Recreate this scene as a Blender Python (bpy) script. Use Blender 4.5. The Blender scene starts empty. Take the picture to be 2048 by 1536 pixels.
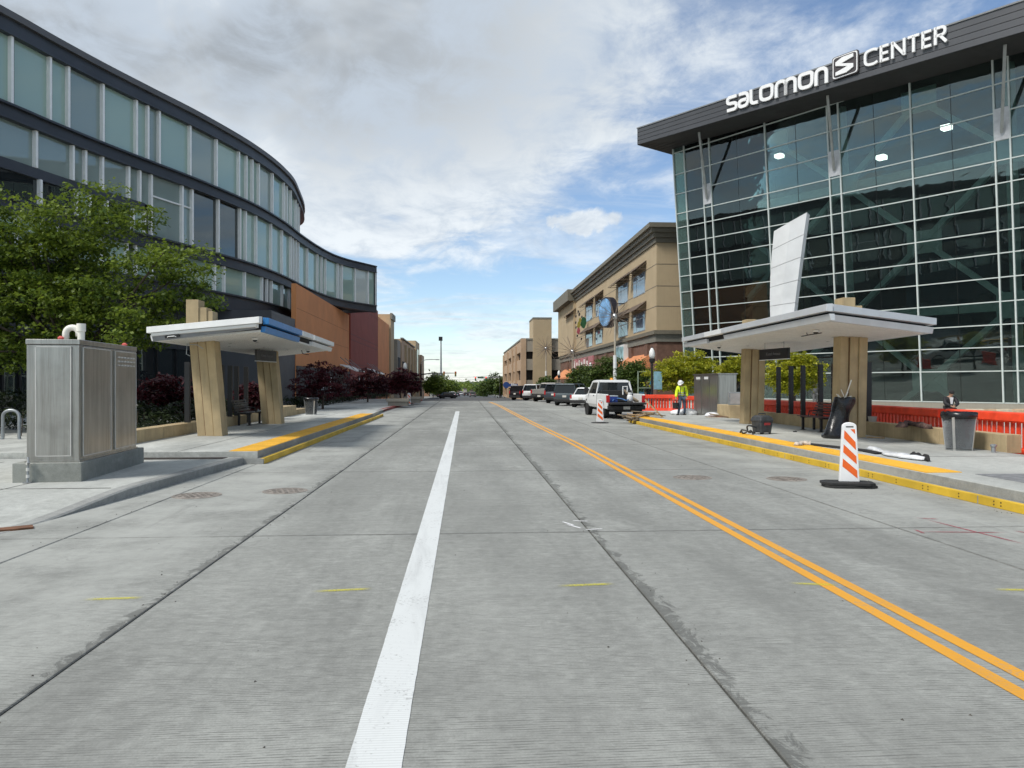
import bpy, bmesh, math, random
from mathutils import Vector, Matrix
random.seed(7)
R = math.radians
scene = bpy.context.scene
COL = scene.collection

# ------------------------------------------------------------------ camera
FPX, EYE = 1500.0, 1.75            # focal length in photo pixels (2048 wide), eye height
YAW = math.atan(96.0 / FPX)        # the street runs a little left of the optical axis
CY, SY = math.cos(YAW), math.sin(YAW)
cam_d = bpy.data.cameras.new("camera")
cam_d.sensor_width = 36.0
cam_d.lens = 36.0 * FPX / 2048.0
cam_d.clip_start = 0.05
cam_d.clip_end = 6000.0
cam = bpy.data.objects.new("camera", cam_d)
COL.objects.link(cam)
cam.location = (0, 0, EYE)
cam.rotation_euler = (R(90), 0, -YAW)
scene.camera = cam

# ------------------------------------------------------------------ light
SUN_EL, SUN_AZ = R(52), R(238)      # azimuth clockwise from +Y: behind and left of the viewer
sun_d = bpy.data.lights.new("sun", 'SUN')
sun_d.energy = 2.4
sun_d.angle = R(13)
sun_d.color = (1.0, 0.96, 0.9)
sun = bpy.data.objects.new("sun", sun_d)
COL.objects.link(sun)
sdir = Vector((math.sin(SUN_AZ) * math.cos(SUN_EL), math.cos(SUN_AZ) * math.cos(SUN_EL), math.sin(SUN_EL)))
sun.rotation_euler = (-sdir).to_track_quat('-Z', 'Y').to_euler()
sun.location = sdir * 100

vs = scene.view_settings
vs.view_transform = 'Standard'
vs.look = 'None'
vs.gamma = 1.0
vs.exposure = 0.55
vs.use_curve_mapping = False
scene.cycles.use_denoising = True
scene.cycles.max_bounces = 5
scene.cycles.diffuse_bounces = 3
scene.cycles.glossy_bounces = 3
scene.cycles.use_adaptive_sampling = True
scene.cycles.adaptive_threshold = 0.025
scene.cycles.transparent_max_bounces = 8
scene.cycles.sample_clamp_indirect = 4.0


class NT:
    """small node-tree helper"""
    def __init__(s, tree):
        s.t = tree
    def n(s, typ, **kw):
        nd = s.t.nodes.new(typ)
        for k, v in kw.items():
            if k.startswith('i_'):
                nd.inputs[k[2:].replace('_', ' ')].default_value = v
            else:
                setattr(nd, k, v)
        return nd
    def l(s, a, b):
        s.t.links.new(a, b)
    def math(s, op, a, b=None, c=None, clamp=False):
        nd = s.t.nodes.new('ShaderNodeMath'); nd.operation = op; nd.use_clamp = clamp
        for i, x in enumerate((a, b, c)):
            if x is None: continue
            if hasattr(x, 'is_output'): s.l(x, nd.inputs[i])
            else: nd.inputs[i].default_value = x
        return nd.outputs[0]
    def smooth(s, x, lo, hi, inv=False):
        nd = s.t.nodes.new('ShaderNodeMapRange'); nd.interpolation_type = 'SMOOTHSTEP'
        s.l(x, nd.inputs['Value'])
        nd.inputs['From Min'].default_value = lo; nd.inputs['From Max'].default_value = hi
        nd.inputs['To Min'].default_value = 1.0 if inv else 0.0
        nd.inputs['To Max'].default_value = 0.0 if inv else 1.0
        return nd.outputs[0]
    def noise(s, vec, scale, detail=4, rough=0.55, dist=0.0):
        nd = s.t.nodes.new('ShaderNodeTexNoise')
        if vec is not None: s.l(vec, nd.inputs['Vector'])
        nd.inputs['Scale'].default_value = scale; nd.inputs['Detail'].default_value = detail
        nd.inputs['Roughness'].default_value = rough; nd.inputs['Distortion'].default_value = dist
        return nd.outputs['Fac']
    def mix(s, fac, a, b, blend='MIX'):
        nd = s.t.nodes.new('ShaderNodeMix'); nd.data_type = 'RGBA'; nd.blend_type = blend
        nd.clamp_factor = True
        for sock, x in ((nd.inputs[0], fac), (nd.inputs[6], a), (nd.inputs[7], b)):
            if hasattr(x, 'is_output'): s.l(x, sock)
            elif isinstance(x, (int, float)): sock.default_value = x
            else: sock.default_value = (x[0], x[1], x[2], 1)
        return nd.outputs[2]
    def scalevec(s, vec, sc):
        nd = s.t.nodes.new('ShaderNodeMapping'); nd.vector_type = 'POINT'
        s.l(vec, nd.inputs['Vector']); nd.inputs['Scale'].default_value = sc
        return nd.outputs[0]


# ------------------------------------------------------------------ sky
world = bpy.data.worlds.new("World")
scene.world = world
world.use_nodes = True
wt = world.node_tree
wt.nodes.clear()
W_ = NT(wt)
wout = W_.n('ShaderNodeOutputWorld')
sky = W_.n('ShaderNodeTexSky', sky_type='NISHITA', sun_disc=False)
sky.sun_elevation = SUN_EL
sky.sun_rotation = SUN_AZ
sky.altitude = 1300
sky.air_density = 1.1
sky.dust_density = 0.15
sky.ozone_density = 2.2
bg_sky = W_.n('ShaderNodeBackground'); bg_sky.inputs['Strength'].default_value = 0.105
W_.l(sky.outputs[0], bg_sky.inputs['Color'])
tc = W_.n('ShaderNodeTexCoord')
sep = W_.n('ShaderNodeSeparateXYZ'); W_.l(tc.outputs['Generated'], sep.inputs[0])
zc = W_.math('MAXIMUM', sep.outputs[2], 0.0)
den = W_.math('ADD', zc, 0.10)
comb = W_.n('ShaderNodeCombineXYZ')
W_.l(W_.math('DIVIDE', sep.outputs[0], den), comb.inputs[0])
W_.l(W_.math('DIVIDE', sep.outputs[1], den), comb.inputs[1])
P_ = comb.outputs[0]
Pst = W_.scalevec(P_, (1.0, 0.8, 1.0))
big = W_.noise(Pst, 0.55, 3, 0.5, 0.3)
med = W_.noise(Pst, 1.5, 9, 0.62, 0.7)
fin = W_.noise(W_.scalevec(P_, (1.2, 0.75, 1.0)), 4.5, 9, 0.66, 0.5)
# the bank of cloud lies to the left (west) half of the sky, the right half is broken and blue
side = W_.smooth(sep.outputs[0], -0.24, 0.46, inv=True)
cov = W_.math('ADD', W_.math('MULTIPLY', big, 0.7), W_.math('MULTIPLY', med, 1.15))
cov = W_.math('ADD', cov, W_.math('MULTIPLY', fin, 0.30))
high = W_.smooth(sep.outputs[2], 0.05, 0.42)
lowcut = W_.math('ADD', W_.math('MULTIPLY', W_.smooth(sep.outputs[2], 0.04, 0.22), 0.62), 0.38)
cov = W_.math('ADD', cov, W_.math('MULTIPLY', W_.math('SUBTRACT', W_.math('MULTIPLY', side, lowcut), 0.5), 0.72))
cov = W_.math('ADD', cov, W_.math('MULTIPLY', W_.math('SUBTRACT', high, 0.42), 0.62))
cov = W_.math('ADD', cov, W_.math('MULTIPLY', W_.smooth(sep.outputs[2], 0.0, 0.08, inv=True), 0.06))
mask = W_.smooth(cov, 0.95, 1.32)
# thin streaks
stre = W_.noise(W_.scalevec(P_, (0.45, 0.9, 1.0)), 1.5, 9, 0.62, 0.9)
mask2 = W_.math('MULTIPLY', W_.smooth(stre, 0.43, 0.66), 0.80)
mask2 = W_.math('MAXIMUM', mask2, W_.math('MULTIPLY', W_.smooth(sep.outputs[2], 0.0, 0.075, inv=True), 0.72))
mask = W_.math('MAXIMUM', mask, mask2)
# one small cumulus low over the right-hand roofs
def sky_dir(px, py):
    v = Vector(((px - 1024) / FPX, 1.0, (768 - py) / FPX))
    return Vector((v.x * CY + v.y * SY, -v.x * SY + v.y * CY, v.z)).normalized()
def puff(px, py, rx, rz):
    d = sky_dir(px, py)
    ax = W_.math('DIVIDE', W_.math('SUBTRACT', sep.outputs[0], d.x), rx)
    az = W_.math('DIVIDE', W_.math('SUBTRACT', sep.outputs[2], d.z), rz)
    r2 = W_.math('ADD', W_.math('MULTIPLY', ax, ax), W_.math('MULTIPLY', az, az))
    wob = W_.noise(tc.outputs['Generated'], 26, 6, 0.6, 0.6)
    v = W_.math('ADD', r2, W_.math('MULTIPLY', W_.math('SUBTRACT', wob, 0.5), 3.2))
    front = W_.math('GREATER_THAN', sep.outputs[1], 0.2)
    return W_.math('MULTIPLY', W_.smooth(v, 0.35, 1.25, inv=True), front)
p1 = W_.math('MAXIMUM', puff(1168, 442, 0.050, 0.019), puff(1215, 440, 0.026, 0.012))
mask = W_.math('MAXIMUM', mask, p1)
# shade inside the clouds: thick parts have grey undersides
thick = W_.smooth(W_.math('ADD', W_.noise(Pst, 0.8, 5, 0.55, 0.6), W_.math('MULTIPLY', high, 0.10)), 0.45, 0.62)
thick = W_.math('MULTIPLY', W_.math('MULTIPLY', thick, side), W_.smooth(sep.outputs[2], 0.16, 0.40))
ccol = W_.mix(thick, (0.62, 0.66, 0.69), (0.27, 0.295, 0.32))
ccol = W_.mix(W_.math('MULTIPLY', W_.smooth(W_.math('ADD', W_.math('MULTIPLY', fin, 0.55), W_.math('MULTIPLY', med, 0.45)), 0.38, 0.60, inv=True), 0.85), ccol, (0.40, 0.455, 0.52))
bg_c = W_.n('ShaderNodeBackground'); bg_c.inputs['Strength'].default_value = 1.0
W_.l(ccol, bg_c.inputs['Color'])
mixs = W_.n('ShaderNodeMixShader')
W_.l(W_.math('MULTIPLY', mask, 0.96), mixs.inputs[0])
W_.l(bg_sky.outputs[0], mixs.inputs[1]); W_.l(bg_c.outputs[0], mixs.inputs[2])
W_.l(mixs.outputs[0], wout.inputs['Surface'])

# ------------------------------------------------------------------ pixel -> place helpers (used to measure the street)
def c2w(x, z):                      # camera ground frame -> street frame
    return (x * CY + z * SY, -x * SY + z * CY)
def at(px, py, Z):                  # photo pixel at camera depth Z -> world point
    x, y = c2w((px - 1024) / FPX * Z, Z)
    return Vector((x, y, EYE + (768 - py) / FPX * Z))
def G(px, py, z=0.0):               # photo pixel on the horizontal plane z
    return at(px, py, FPX * (EYE - z) / (py - 768))
def gz(v):                          # height of the street: level, then falling away past the crest
    pts = ((80, 0), (150, -1.3), (250, -2.6), (400, -4.0), (700, -5.5), (1500, -6.5))
    if v <= 80: return 0.0
    for (a, za), (b, zb) in zip(pts, pts[1:]):
        if v <= b: return za + (zb - za) * (v - a) / (b - a)
    return pts[-1][1]

# ------------------------------------------------------------------ mesh helpers
class MB:
    def __init__(s):
        s.v = []; s.f = []
    def add(s, vs_, fs):
        o = len(s.v)
        s.v += [tuple(x) for x in vs_]
        s.f += [tuple(i + o for i in f) for f in fs]
        return s
    def box(s, x0, x1, y0, y1, z0, z1, M=None):
        vs_ = [Vector(p) for p in ((x0,y0,z0),(x1,y0,z0),(x1,y1,z0),(x0,y1,z0),(x0,y0,z1),(x1,y0,z1),(x1,y1,z1),(x0,y1,z1))]
        if M is not None: vs_ = [M @ p for p in vs_]
        return s.add(vs_, ((3,2,1,0),(4,5,6,7),(0,1,5,4),(1,2,6,5),(2,3,7,6),(3,0,4,7)))
    def bar(s, p, q, w, h=None, up=(0,0,1)):
        p = Vector(p); q = Vector(q); h = w if h is None else h
        d = (q - p).normalized(); up = Vector(up)
        if abs(d.dot(up)) > 0.98: up = Vector((0,1,0))
        a = d.cross(up).normalized() * w / 2; b = a.cross(d).normalized() * h / 2
        vs_ = [p-a-b, p+a-b, p+a+b, p-a+b, q-a-b, q+a-b, q+a+b, q-a+b]
        return s.add(vs_, ((0,1,2,3),(7,6,5,4),(0,4,5,1),(1,5,6,2),(2,6,7,3),(3,7,4,0)))
    def tube(s, pts, r, n=8, caps=True):
        pts = [Vector(p) for p in pts]
        rr = r if isinstance(r, (list, tuple)) else [r] * len(pts)
        o = len(s.v); prev = None
        for i, p in enumerate(pts):
            d = (pts[min(i+1, len(pts)-1)] - pts[max(i-1, 0)])
            d = d.normalized() if d.length > 1e-9 else Vector((0,0,1))
            if prev is None:
                a = d.orthogonal().normalized()
            else:
                a = prev - d * prev.dot(d)
                a = a.normalized() if a.length > 1e-6 else d.orthogonal().normalized()
            prev = a; b = d.cross(a)
            for k in range(n):
                t = 2 * math.pi * k / n
                s.v.append(tuple(p + (a * math.cos(t) + b * math.sin(t)) * rr[i]))
        for i in range(len(pts) - 1):
            for k in range(n):
                k2 = (k + 1) % n
                s.f.append((o+i*n+k, o+i*n+k2, o+(i+1)*n+k2, o+(i+1)*n+k))
        if caps:
            s.f.append(tuple(o + k for k in range(n))[::-1])
            s.f.append(tuple(o + (len(pts)-1)*n + k for k in range(n)))
        return s
    def lathe(s, prof, n=16, M=None, c=(0,0,0), ring=False):
        o = len(s.v)
        for r, z in prof:
            for k in range(n):
                t = 2 * math.pi * k / n
                p = Vector((c[0] + r*math.cos(t), c[1] + r*math.sin(t), c[2] + z))
                s.v.append(tuple(M @ p if M is not None else p))
        for i in range(len(prof) - 1):
            for k in range(n):
                k2 = (k + 1) % n
                s.f.append((o+i*n+k, o+i*n+k2, o+(i+1)*n+k2, o+(i+1)*n+k))
        if ring:
            e = o + (len(prof)-1)*n
            for k in range(n):
                k2 = (k + 1) % n; s.f.append((e+k, e+k2, o+k2, o+k))
            return s
        s.f.append(tuple(o + k for k in range(n))[::-1])
        s.f.append(tuple(o + (len(prof)-1)*n + k for k in range(n)))
        return s
    def loft(s, secs, caps=True):
        n = len(secs[0]); o = len(s.v)
        for sec in secs: s.v += [tuple(p) for p in sec]
        for i in range(len(secs) - 1):
            for k in range(n):
                k2 = (k + 1) % n
                s.f.append((o+i*n+k, o+i*n+k2, o+(i+1)*n+k2, o+(i+1)*n+k))
        if caps:
            s.f.append(tuple(o + k for k in range(n))[::-1])
            s.f.append(tuple(o + (len(secs)-1)*n + k for k in range(n)))
        return s
    def prism(s, poly, ext, M=None):      # poly: 3-D loop, ext: extrusion vector
        a = [Vector(p) for p in poly]; b = [p + Vector(ext) for p in a]
        if M is not None: a = [M @ p for p in a]; b = [M @ p for p in b]
        return s.loft([a, b])
    def build(s, name, mat, parent=None, smooth=False, bevel=0.0, world=False, fix=True):
        me = bpy.data.meshes.new(name)
        me.from_pydata(s.v, [], s.f)
        if fix and len(s.f) < 6000:
            bm = bmesh.new(); bm.from_mesh(me)
            bmesh.ops.recalc_face_normals(bm, faces=bm.faces)
            bm.to_mesh(me); bm.free()
        if smooth:
            for p in me.polygons: p.use_smooth = True
        me.materials.append(mat)
        return link(name, me, parent, world, bevel)

ROOTM = {}
def link(name, me, parent=None, world=False, bevel=0.0):
    o = bpy.data.objects.new(name, me)
    COL.objects.link(o)
    if parent is not None:
        o.parent = parent
        if world and parent.name in ROOTM:
            o.matrix_parent_inverse = ROOTM[parent.name].inverted()
    if bevel:
        md = o.modifiers.new("bevel", 'BEVEL'); md.width = bevel; md.segments = 2
        md.limit_method = 'ANGLE'; md.angle_limit = R(40)
    return o
def thing(name, label, cat, loc=(0,0,0), rz=0.0, group=None):
    o = bpy.data.objects.new(name, None)
    COL.objects.link(o)
    o.empty_display_size = 0.2
    o.location = loc; o.rotation_euler = (0, 0, rz)
    ROOTM[o.name] = Matrix.Translation(Vector(loc)) @ Matrix.Rotation(rz, 4, 'Z')
    o["label"] = label; o["category"] = cat
    if group: o["group"] = group
    return o
def tag(o, label, cat, group=None):
    o["label"] = label; o["category"] = cat
    if group: o["group"] = group
    return o
def struct(o, label=None):
    o["kind"] = "structure"
    if label: o["label"] = label
    return o
def kids(o):
    return [c for c in COL.objects if c.parent == o]
CH = {}
def copy_tree(o, parent=None, children=None):
    c = o.copy(); COL.objects.link(c)
    if parent is not None: c.parent = parent
    for ch in (o.children): copy_tree(ch, c)
    return c
def place(o, loc, rz=0.0, label=None, group=None):
    o.location = loc; o.rotation_euler = (0, 0, rz)
    if label: o["label"] = label
    if group: o["group"] = group
    return o
def rounded(path, r, seg=4, closed=False):
    """round the corners of a polyline"""
    out = []; n = len(path); P = [Vector(p) for p in path]
    for i in range(n):
        if not closed and i in (0, n - 1): out.append(P[i]); continue
        a, b, c = P[i-1], P[i], P[(i+1) % n]
        d1 = (a - b); d2 = (c - b)
        rr = min(r, d1.length * 0.49, d2.length * 0.49)
        p1 = b + d1.normalized() * rr; p2 = b + d2.normalized() * rr
        for k in range(seg + 1):
            t = k / seg
            out.append(p1 * (1-t)**2 + b * 2*t*(1-t) + p2 * t*t)
    return out
def stroke(path, w, closed=False):
    """2-D stroke -> list of quads (left/right offsets with mitred joints)"""
    P = [Vector((p[0], p[1])) for p in path]; n = len(P); L = []; Rr = []
    for i in range(n):
        a = P[i-1] if (closed or i > 0) else None
        c = P[(i+1) % n] if (closed or i < n-1) else None
        d1 = (P[i]-a).normalized() if a is not None else None
        d2 = (c-P[i]).normalized() if c is not None else None
        if d1 is None: d1 = d2
        if d2 is None: d2 = d1
        n1 = Vector((-d1.y, d1.x)); n2 = Vector((-d2.y, d2.x))
        m = (n1 + n2)
        m = m.normalized() if m.length > 1e-6 else n1
        k = 1.0 / max(0.5, m.dot(n1))
        L.append(P[i] + m * w/2 * k); Rr.append(P[i] - m * w/2 * k)
    return L, Rr
def add_stroke(mb, path, w, to3, depth, closed=False):
    """extruded stroke; to3(x, y, d) maps the flat drawing onto its plane"""
    L, Rr = stroke(path, w, closed); n = len(L)
    secs = [[to3(L[i].x, L[i].y, 0), to3(Rr[i].x, Rr[i].y, 0), to3(Rr[i].x, Rr[i].y, depth), to3(L[i].x, L[i].y, depth)] for i in range(n)]
    if closed: secs.append(secs[0])
    mb.loft(secs, caps=not closed)
def text_mesh(txt, size, extrude):
    cu = bpy.data.curves.new("lettering", 'FONT'); cu.body = txt; cu.size = size; cu.extrude = extrude
    cu.align_x = 'CENTER'; cu.align_y = 'CENTER'; cu.resolution_u = 3
    o = bpy.data.objects.new("lettering", cu); COL.objects.link(o)
    bpy.context.view_layer.update()
    me = bpy.data.meshes.new_from_object(o.evaluated_get(bpy.context.evaluated_depsgraph_get()))
    bpy.data.objects.remove(o); bpy.data.curves.remove(cu)
    return me

# ------------------------------------------------------------------ materials
MATS = {}
def mat(name, col, rough=0.6, metal=0.0, var=0.12, vscale=3.0, bump=0.0, bscale=40.0, spec=0.5, streak=0.0, grime=0.0, coat=0.0):
    if name in MATS: return MATS[name]
    m = bpy.data.materials.new(name); m.use_nodes = True
    t = NT(m.node_tree); b = m.node_tree.nodes["Principled BSDF"]
    b.inputs['Roughness'].default_value = rough; b.inputs['Metallic'].default_value = metal
    b.inputs['Specular IOR Level'].default_value = spec
    if coat: b.inputs['Coat Weight'].default_value = coat; b.inputs['Coat Roughness'].default_value = 0.04
    geo = t.n('ShaderNodeNewGeometry'); pos = geo.outputs['Position']
    f = t.noise(pos, vscale, 5, 0.6)
    c = t.mix(t.smooth(f, 0.3, 0.7), [x*(1-var) for x in col], [min(1, x*(1+var)) for x in col])
    if streak:
        sn = t.noise(t.scalevec(pos, (6, 6, 0.35)), 1.6, 5, 0.6)
        c = t.mix(t.math('MULTIPLY', t.smooth(sn, 0.45, 0.75), streak), c, [x*0.45 for x in col])
    if grime:
        gn = t.noise(pos, 0.9, 7, 0.65)
        c = t.mix(t.math('MULTIPLY', t.smooth(gn, 0.5, 0.75), grime), c, [x*0.5 for x in col])
    t.l(c, b.inputs['Base Color'])
    rn = t.noise(pos, vscale*3, 4)
    t.l(t.math('ADD', t.math('MULTIPLY', rn, 0.14), rough - 0.07, clamp=True), b.inputs['Roughness'])
    if bump:
        bp = t.n('ShaderNodeBump'); bp.inputs['Strength'].default_value = bump; bp.inputs['Distance'].default_value = 0.01
        t.l(t.noise(pos, bscale, 4, 0.6), bp.inputs['Height']); t.l(bp.outputs[0], b.inputs['Normal'])
    MATS[name] = m
    return m
def emit(name, col, s):
    m = bpy.data.materials.new(name); m.use_nodes = True
    b = m.node_tree.nodes["Principled BSDF"]
    b.inputs['Base Color'].default_value = (*col, 1); b.inputs['Emission Color'].default_value = (*col, 1)
    b.inputs['Emission Strength'].default_value = s
    return m

def pavement(name, base, kind):
    """concrete: mottling, rake grooves, spalled joints, scattered grit"""
    m = bpy.data.materials.new(name); m.use_nodes = True
    t = NT(m.node_tree); b = m.node_tree.nodes["Principled BSDF"]
    geo = t.n('ShaderNodeNewGeometry'); pos = geo.outputs['Position']
    sx = t.n('ShaderNodeSeparateXYZ'); t.l(pos, sx.inputs[0])
    a = t.noise(pos, 0.22, 5, 0.6, 0.4); bb = t.noise(t.scalevec(pos, (1.0, 0.22, 1)), 1.1, 7, 0.65); cc = t.noise(pos, 9, 6, 0.7); dd = t.noise(pos, 70, 4, 0.7)
    k = t.math('ADD', t.math('MULTIPLY', a, 0.30), t.math('MULTIPLY', bb, 0.36))
    k = t.math('ADD', k, t.math('MULTIPLY', cc, 0.26)); k = t.math('ADD', k, t.math('MULTIPLY', dd, 0.20))
    c = t.mix(t.smooth(k, 0.42, 0.70), [x*0.60 for x in base], [x*1.36 for x in base])
    # slab to slab differences
    oi = t.n('ShaderNodeObjectInfo')
    c = t.mix(t.math('MULTIPLY', oi.outputs['Random'], 0.34), c, [x*0.74 for x in base])
    # pale laitance patches and dark drips
    pale = t.smooth(t.noise(t.scalevec(pos, (0.8, 0.4, 1)), 0.9, 8, 0.7, 0.6), 0.54, 0.72)
    c = t.mix(t.math('MULTIPLY', pale, 0.55), c, [min(1, x*1.50) for x in base])
    broad = t.smooth(t.noise(t.scalevec(pos, (0.5, 0.3, 1)), 0.5, 4, 0.6, 0.5), 0.40, 0.62)
    c = t.mix(t.math('MULTIPLY', broad, 0.30), c, [x*0.66 for x in base])
    spots = t.smooth(t.noise(pos, 15, 2, 0.5), 0.76, 0.82)
    c = t.mix(t.math('MULTIPLY', spots, 0.6), c, [x*0.35 for x in base])
    speck = t.smooth(t.noise(pos, 160, 2, 0.5), 0.62, 0.75)
    c = t.mix(t.math('MULTIPLY', speck, 0.6), c, [x*0.5 for x in base])
    hgt = t.math('MULTIPLY', dd, 0.25)
    if kind == 'road':
        # tining: raked grooves across the lane, 24 mm apart, worn away in patches
        wob = t.math('MULTIPLY', t.noise(t.scalevec(pos, (0.5, 1, 1)), 1.4, 2), 0.10)
        ph = t.math('MULTIPLY', t.math('ADD', sx.outputs[1], wob), 2*math.pi/0.025)
        gr = t.smooth(t.math('SINE', ph), 0.1, 0.9)
        wear = t.smooth(t.noise(t.scalevec(pos, (0.6, 3.5, 1)), 1.8, 6, 0.7), 0.30, 0.58)
        wear2 = t.smooth(t.noise(t.scalevec(pos, (9, 40, 1)), 1.0, 3, 0.6), 0.35, 0.6)
        grw = t.math('MULTIPLY', t.math('MULTIPLY', gr, wear), wear2)
        c = t.mix(t.math('MULTIPLY', grw, 0.85), c, [x*0.40 for x in base])
        hgt = t.math('SUBTRACT', hgt, t.math('MULTIPLY', grw, 0.5))
        # spalled concrete beside the two long joints
        for (u0, sgn, wid) in ((1.49, 1.0, 0.30), (-2.45, -1.0, 0.24)):
            du = t.math('MULTIPLY', t.math('SUBTRACT', sx.outputs[0], u0), sgn)
            near = t.math('MULTIPLY', t.smooth(du, 0.0, wid, inv=True), t.math('GREATER_THAN', du, -0.01))
            sp = t.noise(t.scalevec(pos, (1, 0.55, 1)), 6, 7, 0.72, 1.2)
            pat = t.noise(t.scalevec(pos, (0.2, 0.5, 1)), 1.0, 2)
            sp = t.math('ADD', sp, t.math('MULTIPLY', near, 0.34))
            sp = t.math('ADD', sp, t.math('MULTIPLY', t.math('SUBTRACT', pat, 0.5), 0.40))
            ms = t.math('MULTIPLY', t.smooth(sp, 0.74, 0.84), t.smooth(near, 0.0, 0.06))
            c = t.mix(t.math('MULTIPLY', ms, 0.62), c, [x*0.26 for x in base])
            hgt = t.math('SUBTRACT', hgt, t.math('MULTIPLY', ms, 0.7))
            thin = t.smooth(t.math('ABSOLUTE', t.math('SUBTRACT', sx.outputs[0], u0)), 0.012, 0.03, inv=True)
            c = t.mix(t.math('MULTIPLY', thin, 0.35), c, [x*0.3 for x in base])
        # dirt and chipped edges along the sawn joints
        md = t.math('FRACT', t.math('DIVIDE', t.math('ADD', sx.outputs[1], 10.1 + 63), 6.3))
        dv = t.math('MULTIPLY', t.math('MINIMUM', md, t.math('SUBTRACT', 1.0, md)), 6.3)
        jn = t.math('ADD', dv, t.math('MULTIPLY', t.math('SUBTRACT', t.noise(pos, 7, 4, 0.7), 0.5), 0.05))
        c = t.mix(t.math('MULTIPLY', t.smooth(jn, 0.016, 0.042, inv=True), 0.55), c, [x*0.2 for x in base])
        for u0 in (-4.52, 5.26):
            jd = t.math('ADD', t.math('ABSOLUTE', t.math('SUBTRACT', sx.outputs[0], u0)), t.math('MULTIPLY', t.math('SUBTRACT', t.noise(pos, 7, 4, 0.7), 0.5), 0.05))
            c = t.mix(t.math('MULTIPLY', t.smooth(jd, 0.008, 0.035, inv=True), 0.6), c, [x*0.2 for x in base])
        # paler dusty concrete towards the left gutter and the right platform
        dust = t.math('MAXIMUM', t.smooth(sx.outputs[0], -3.2, -2.4, inv=True), t.math('MULTIPLY', t.smooth(sx.outputs[0], 4.6, 6.6), 0.7))
        dust = t.math('MULTIPLY', dust, t.smooth(t.noise(pos, 0.8, 6, 0.65), 0.3, 0.65))
        c = t.mix(t.math('MULTIPLY', dust, 0.55), c, [min(1, x*1.45) for x in base])
        # darker wheel tracks
        for u0 in (-1.9, 0.35, 2.2, 4.3):
            tr = t.smooth(t.math('ABSOLUTE', t.math('SUBTRACT', sx.outputs[0], u0)), 0.1, 0.65, inv=True)
            c = t.mix(t.math('MULTIPLY', tr, 0.16), c, [x*0.62 for x in base])
        # oil drip lines and scuffs along the lanes
        oil = t.noise(t.scalevec(pos, (2.6, 0.16, 1)), 1.0, 7, 0.7, 0.4)
        c = t.mix(t.math('MULTIPLY', t.smooth(oil, 0.55, 0.74), 0.42), c, [x*0.52 for x in base])
        blot = t.noise(pos, 2.6, 7, 0.75, 0.8)
        c = t.mix(t.math('MULTIPLY', t.smooth(blot, 0.58, 0.70), 0.30), c, [x*0.50 for x in base])
        chalk = t.noise(t.scalevec(pos, (0.7, 3.0, 1)), 2.2, 7, 0.75, 0.5)
        c = t.mix(t.math('MULTIPLY', t.smooth(chalk, 0.58, 0.72), 0.20), c, [min(1, x*1.6) for x in base])
    t.l(c, b.inputs['Base Color'])
    b.inputs['Roughness'].default_value = 0.85
    b.inputs['Specular IOR Level'].default_value = 0.3
    bp = t.n('ShaderNodeBump'); bp.inputs['Strength'].default_value = 0.55; bp.inputs['Distance'].default_value = 0.006
    t.l(hgt, bp.inputs['Height']); t.l(bp.outputs[0], b.inputs['Normal'])
    MATS[name] = m
    return m

def paint(name, col, wear=0.3):
    m = bpy.data.materials.new(name); m.use_nodes = True
    t = NT(m.node_tree); b = m.node_tree.nodes["Principled BSDF"]
    pos = t.n('ShaderNodeNewGeometry').outputs['Position']
    f = t.noise(pos, 34, 6, 0.75); g = t.noise(pos, 2.2, 5, 0.6)
    k = t.smooth(t.math('ADD', t.math('MULTIPLY', f, 0.75), t.math('MULTIPLY', g, 0.36)), 0.60, 0.70)
    sy = t.n('ShaderNodeSeparateXYZ'); t.l(pos, sy.inputs[0])
    gr = t.smooth(t.math('SINE', t.math('MULTIPLY', sy.outputs[1], 2*math.pi/0.025)), 0.2, 0.95)
    k = t.math('MAXIMUM', t.math('MULTIPLY', k, wear), t.math('MULTIPLY', gr, wear*0.35))
    scuff = t.smooth(t.noise(t.scalevec(pos, (3.0, 0.35, 1)), 1.3, 7, 0.7, 0.5), 0.46, 0.72)
    c0 = t.mix(t.math('MULTIPLY', scuff, wear*0.55), col, [x*0.45 + 0.06 for x in col])
    t.l(t.mix(k, c0, (0.26, 0.26, 0.25)), b.inputs['Base Color'])
    b.inputs['Roughness'].default_value = 0.6
    MATS[name] = m
    return m

def spray(name, col, dens=0.5):
    """sprayed survey paint: feathered, see-through dust of colour"""
    m = bpy.data.materials.new(name); m.use_nodes = True
    t = NT(m.node_tree); b = m.node_tree.nodes["Principled BSDF"]; out = m.node_tree.nodes["Material Output"]
    uv = t.n('ShaderNodeTexCoord').outputs['Generated']
    s = t.n('ShaderNodeSeparateXYZ'); t.l(uv, s.inputs[0])
    ex = t.math('MULTIPLY', t.smooth(s.outputs[0], 0.0, 0.35), t.smooth(s.outputs[0], 0.75, 1.0, inv=True))
    ey = t.math('MULTIPLY', t.smooth(s.outputs[1], 0.0, 0.4), t.smooth(s.outputs[1], 0.6, 1.0, inv=True))
    nz = t.noise(t.n('ShaderNodeNewGeometry').outputs['Position'], 90, 4, 0.7)
    a = t.math('MULTIPLY', t.math('MULTIPLY', ex, ey), t.smooth(nz, 0.25, 0.6))
    tr = t.n('ShaderNodeBsdfTransparent'); mx = t.n('ShaderNodeMixShader')
    t.l(t.math('MULTIPLY', a, dens*1.6, clamp=True), mx.inputs[0]); t.l(tr.outputs[0], mx.inputs[1]); t.l(b.outputs[0], mx.inputs[2])
    t.l(mx.outputs[0], out.inputs['Surface'])
    b.inputs['Base Color'].default_value = (*col, 1); b.inputs['Roughness'].default_value = 0.8
    return m

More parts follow.
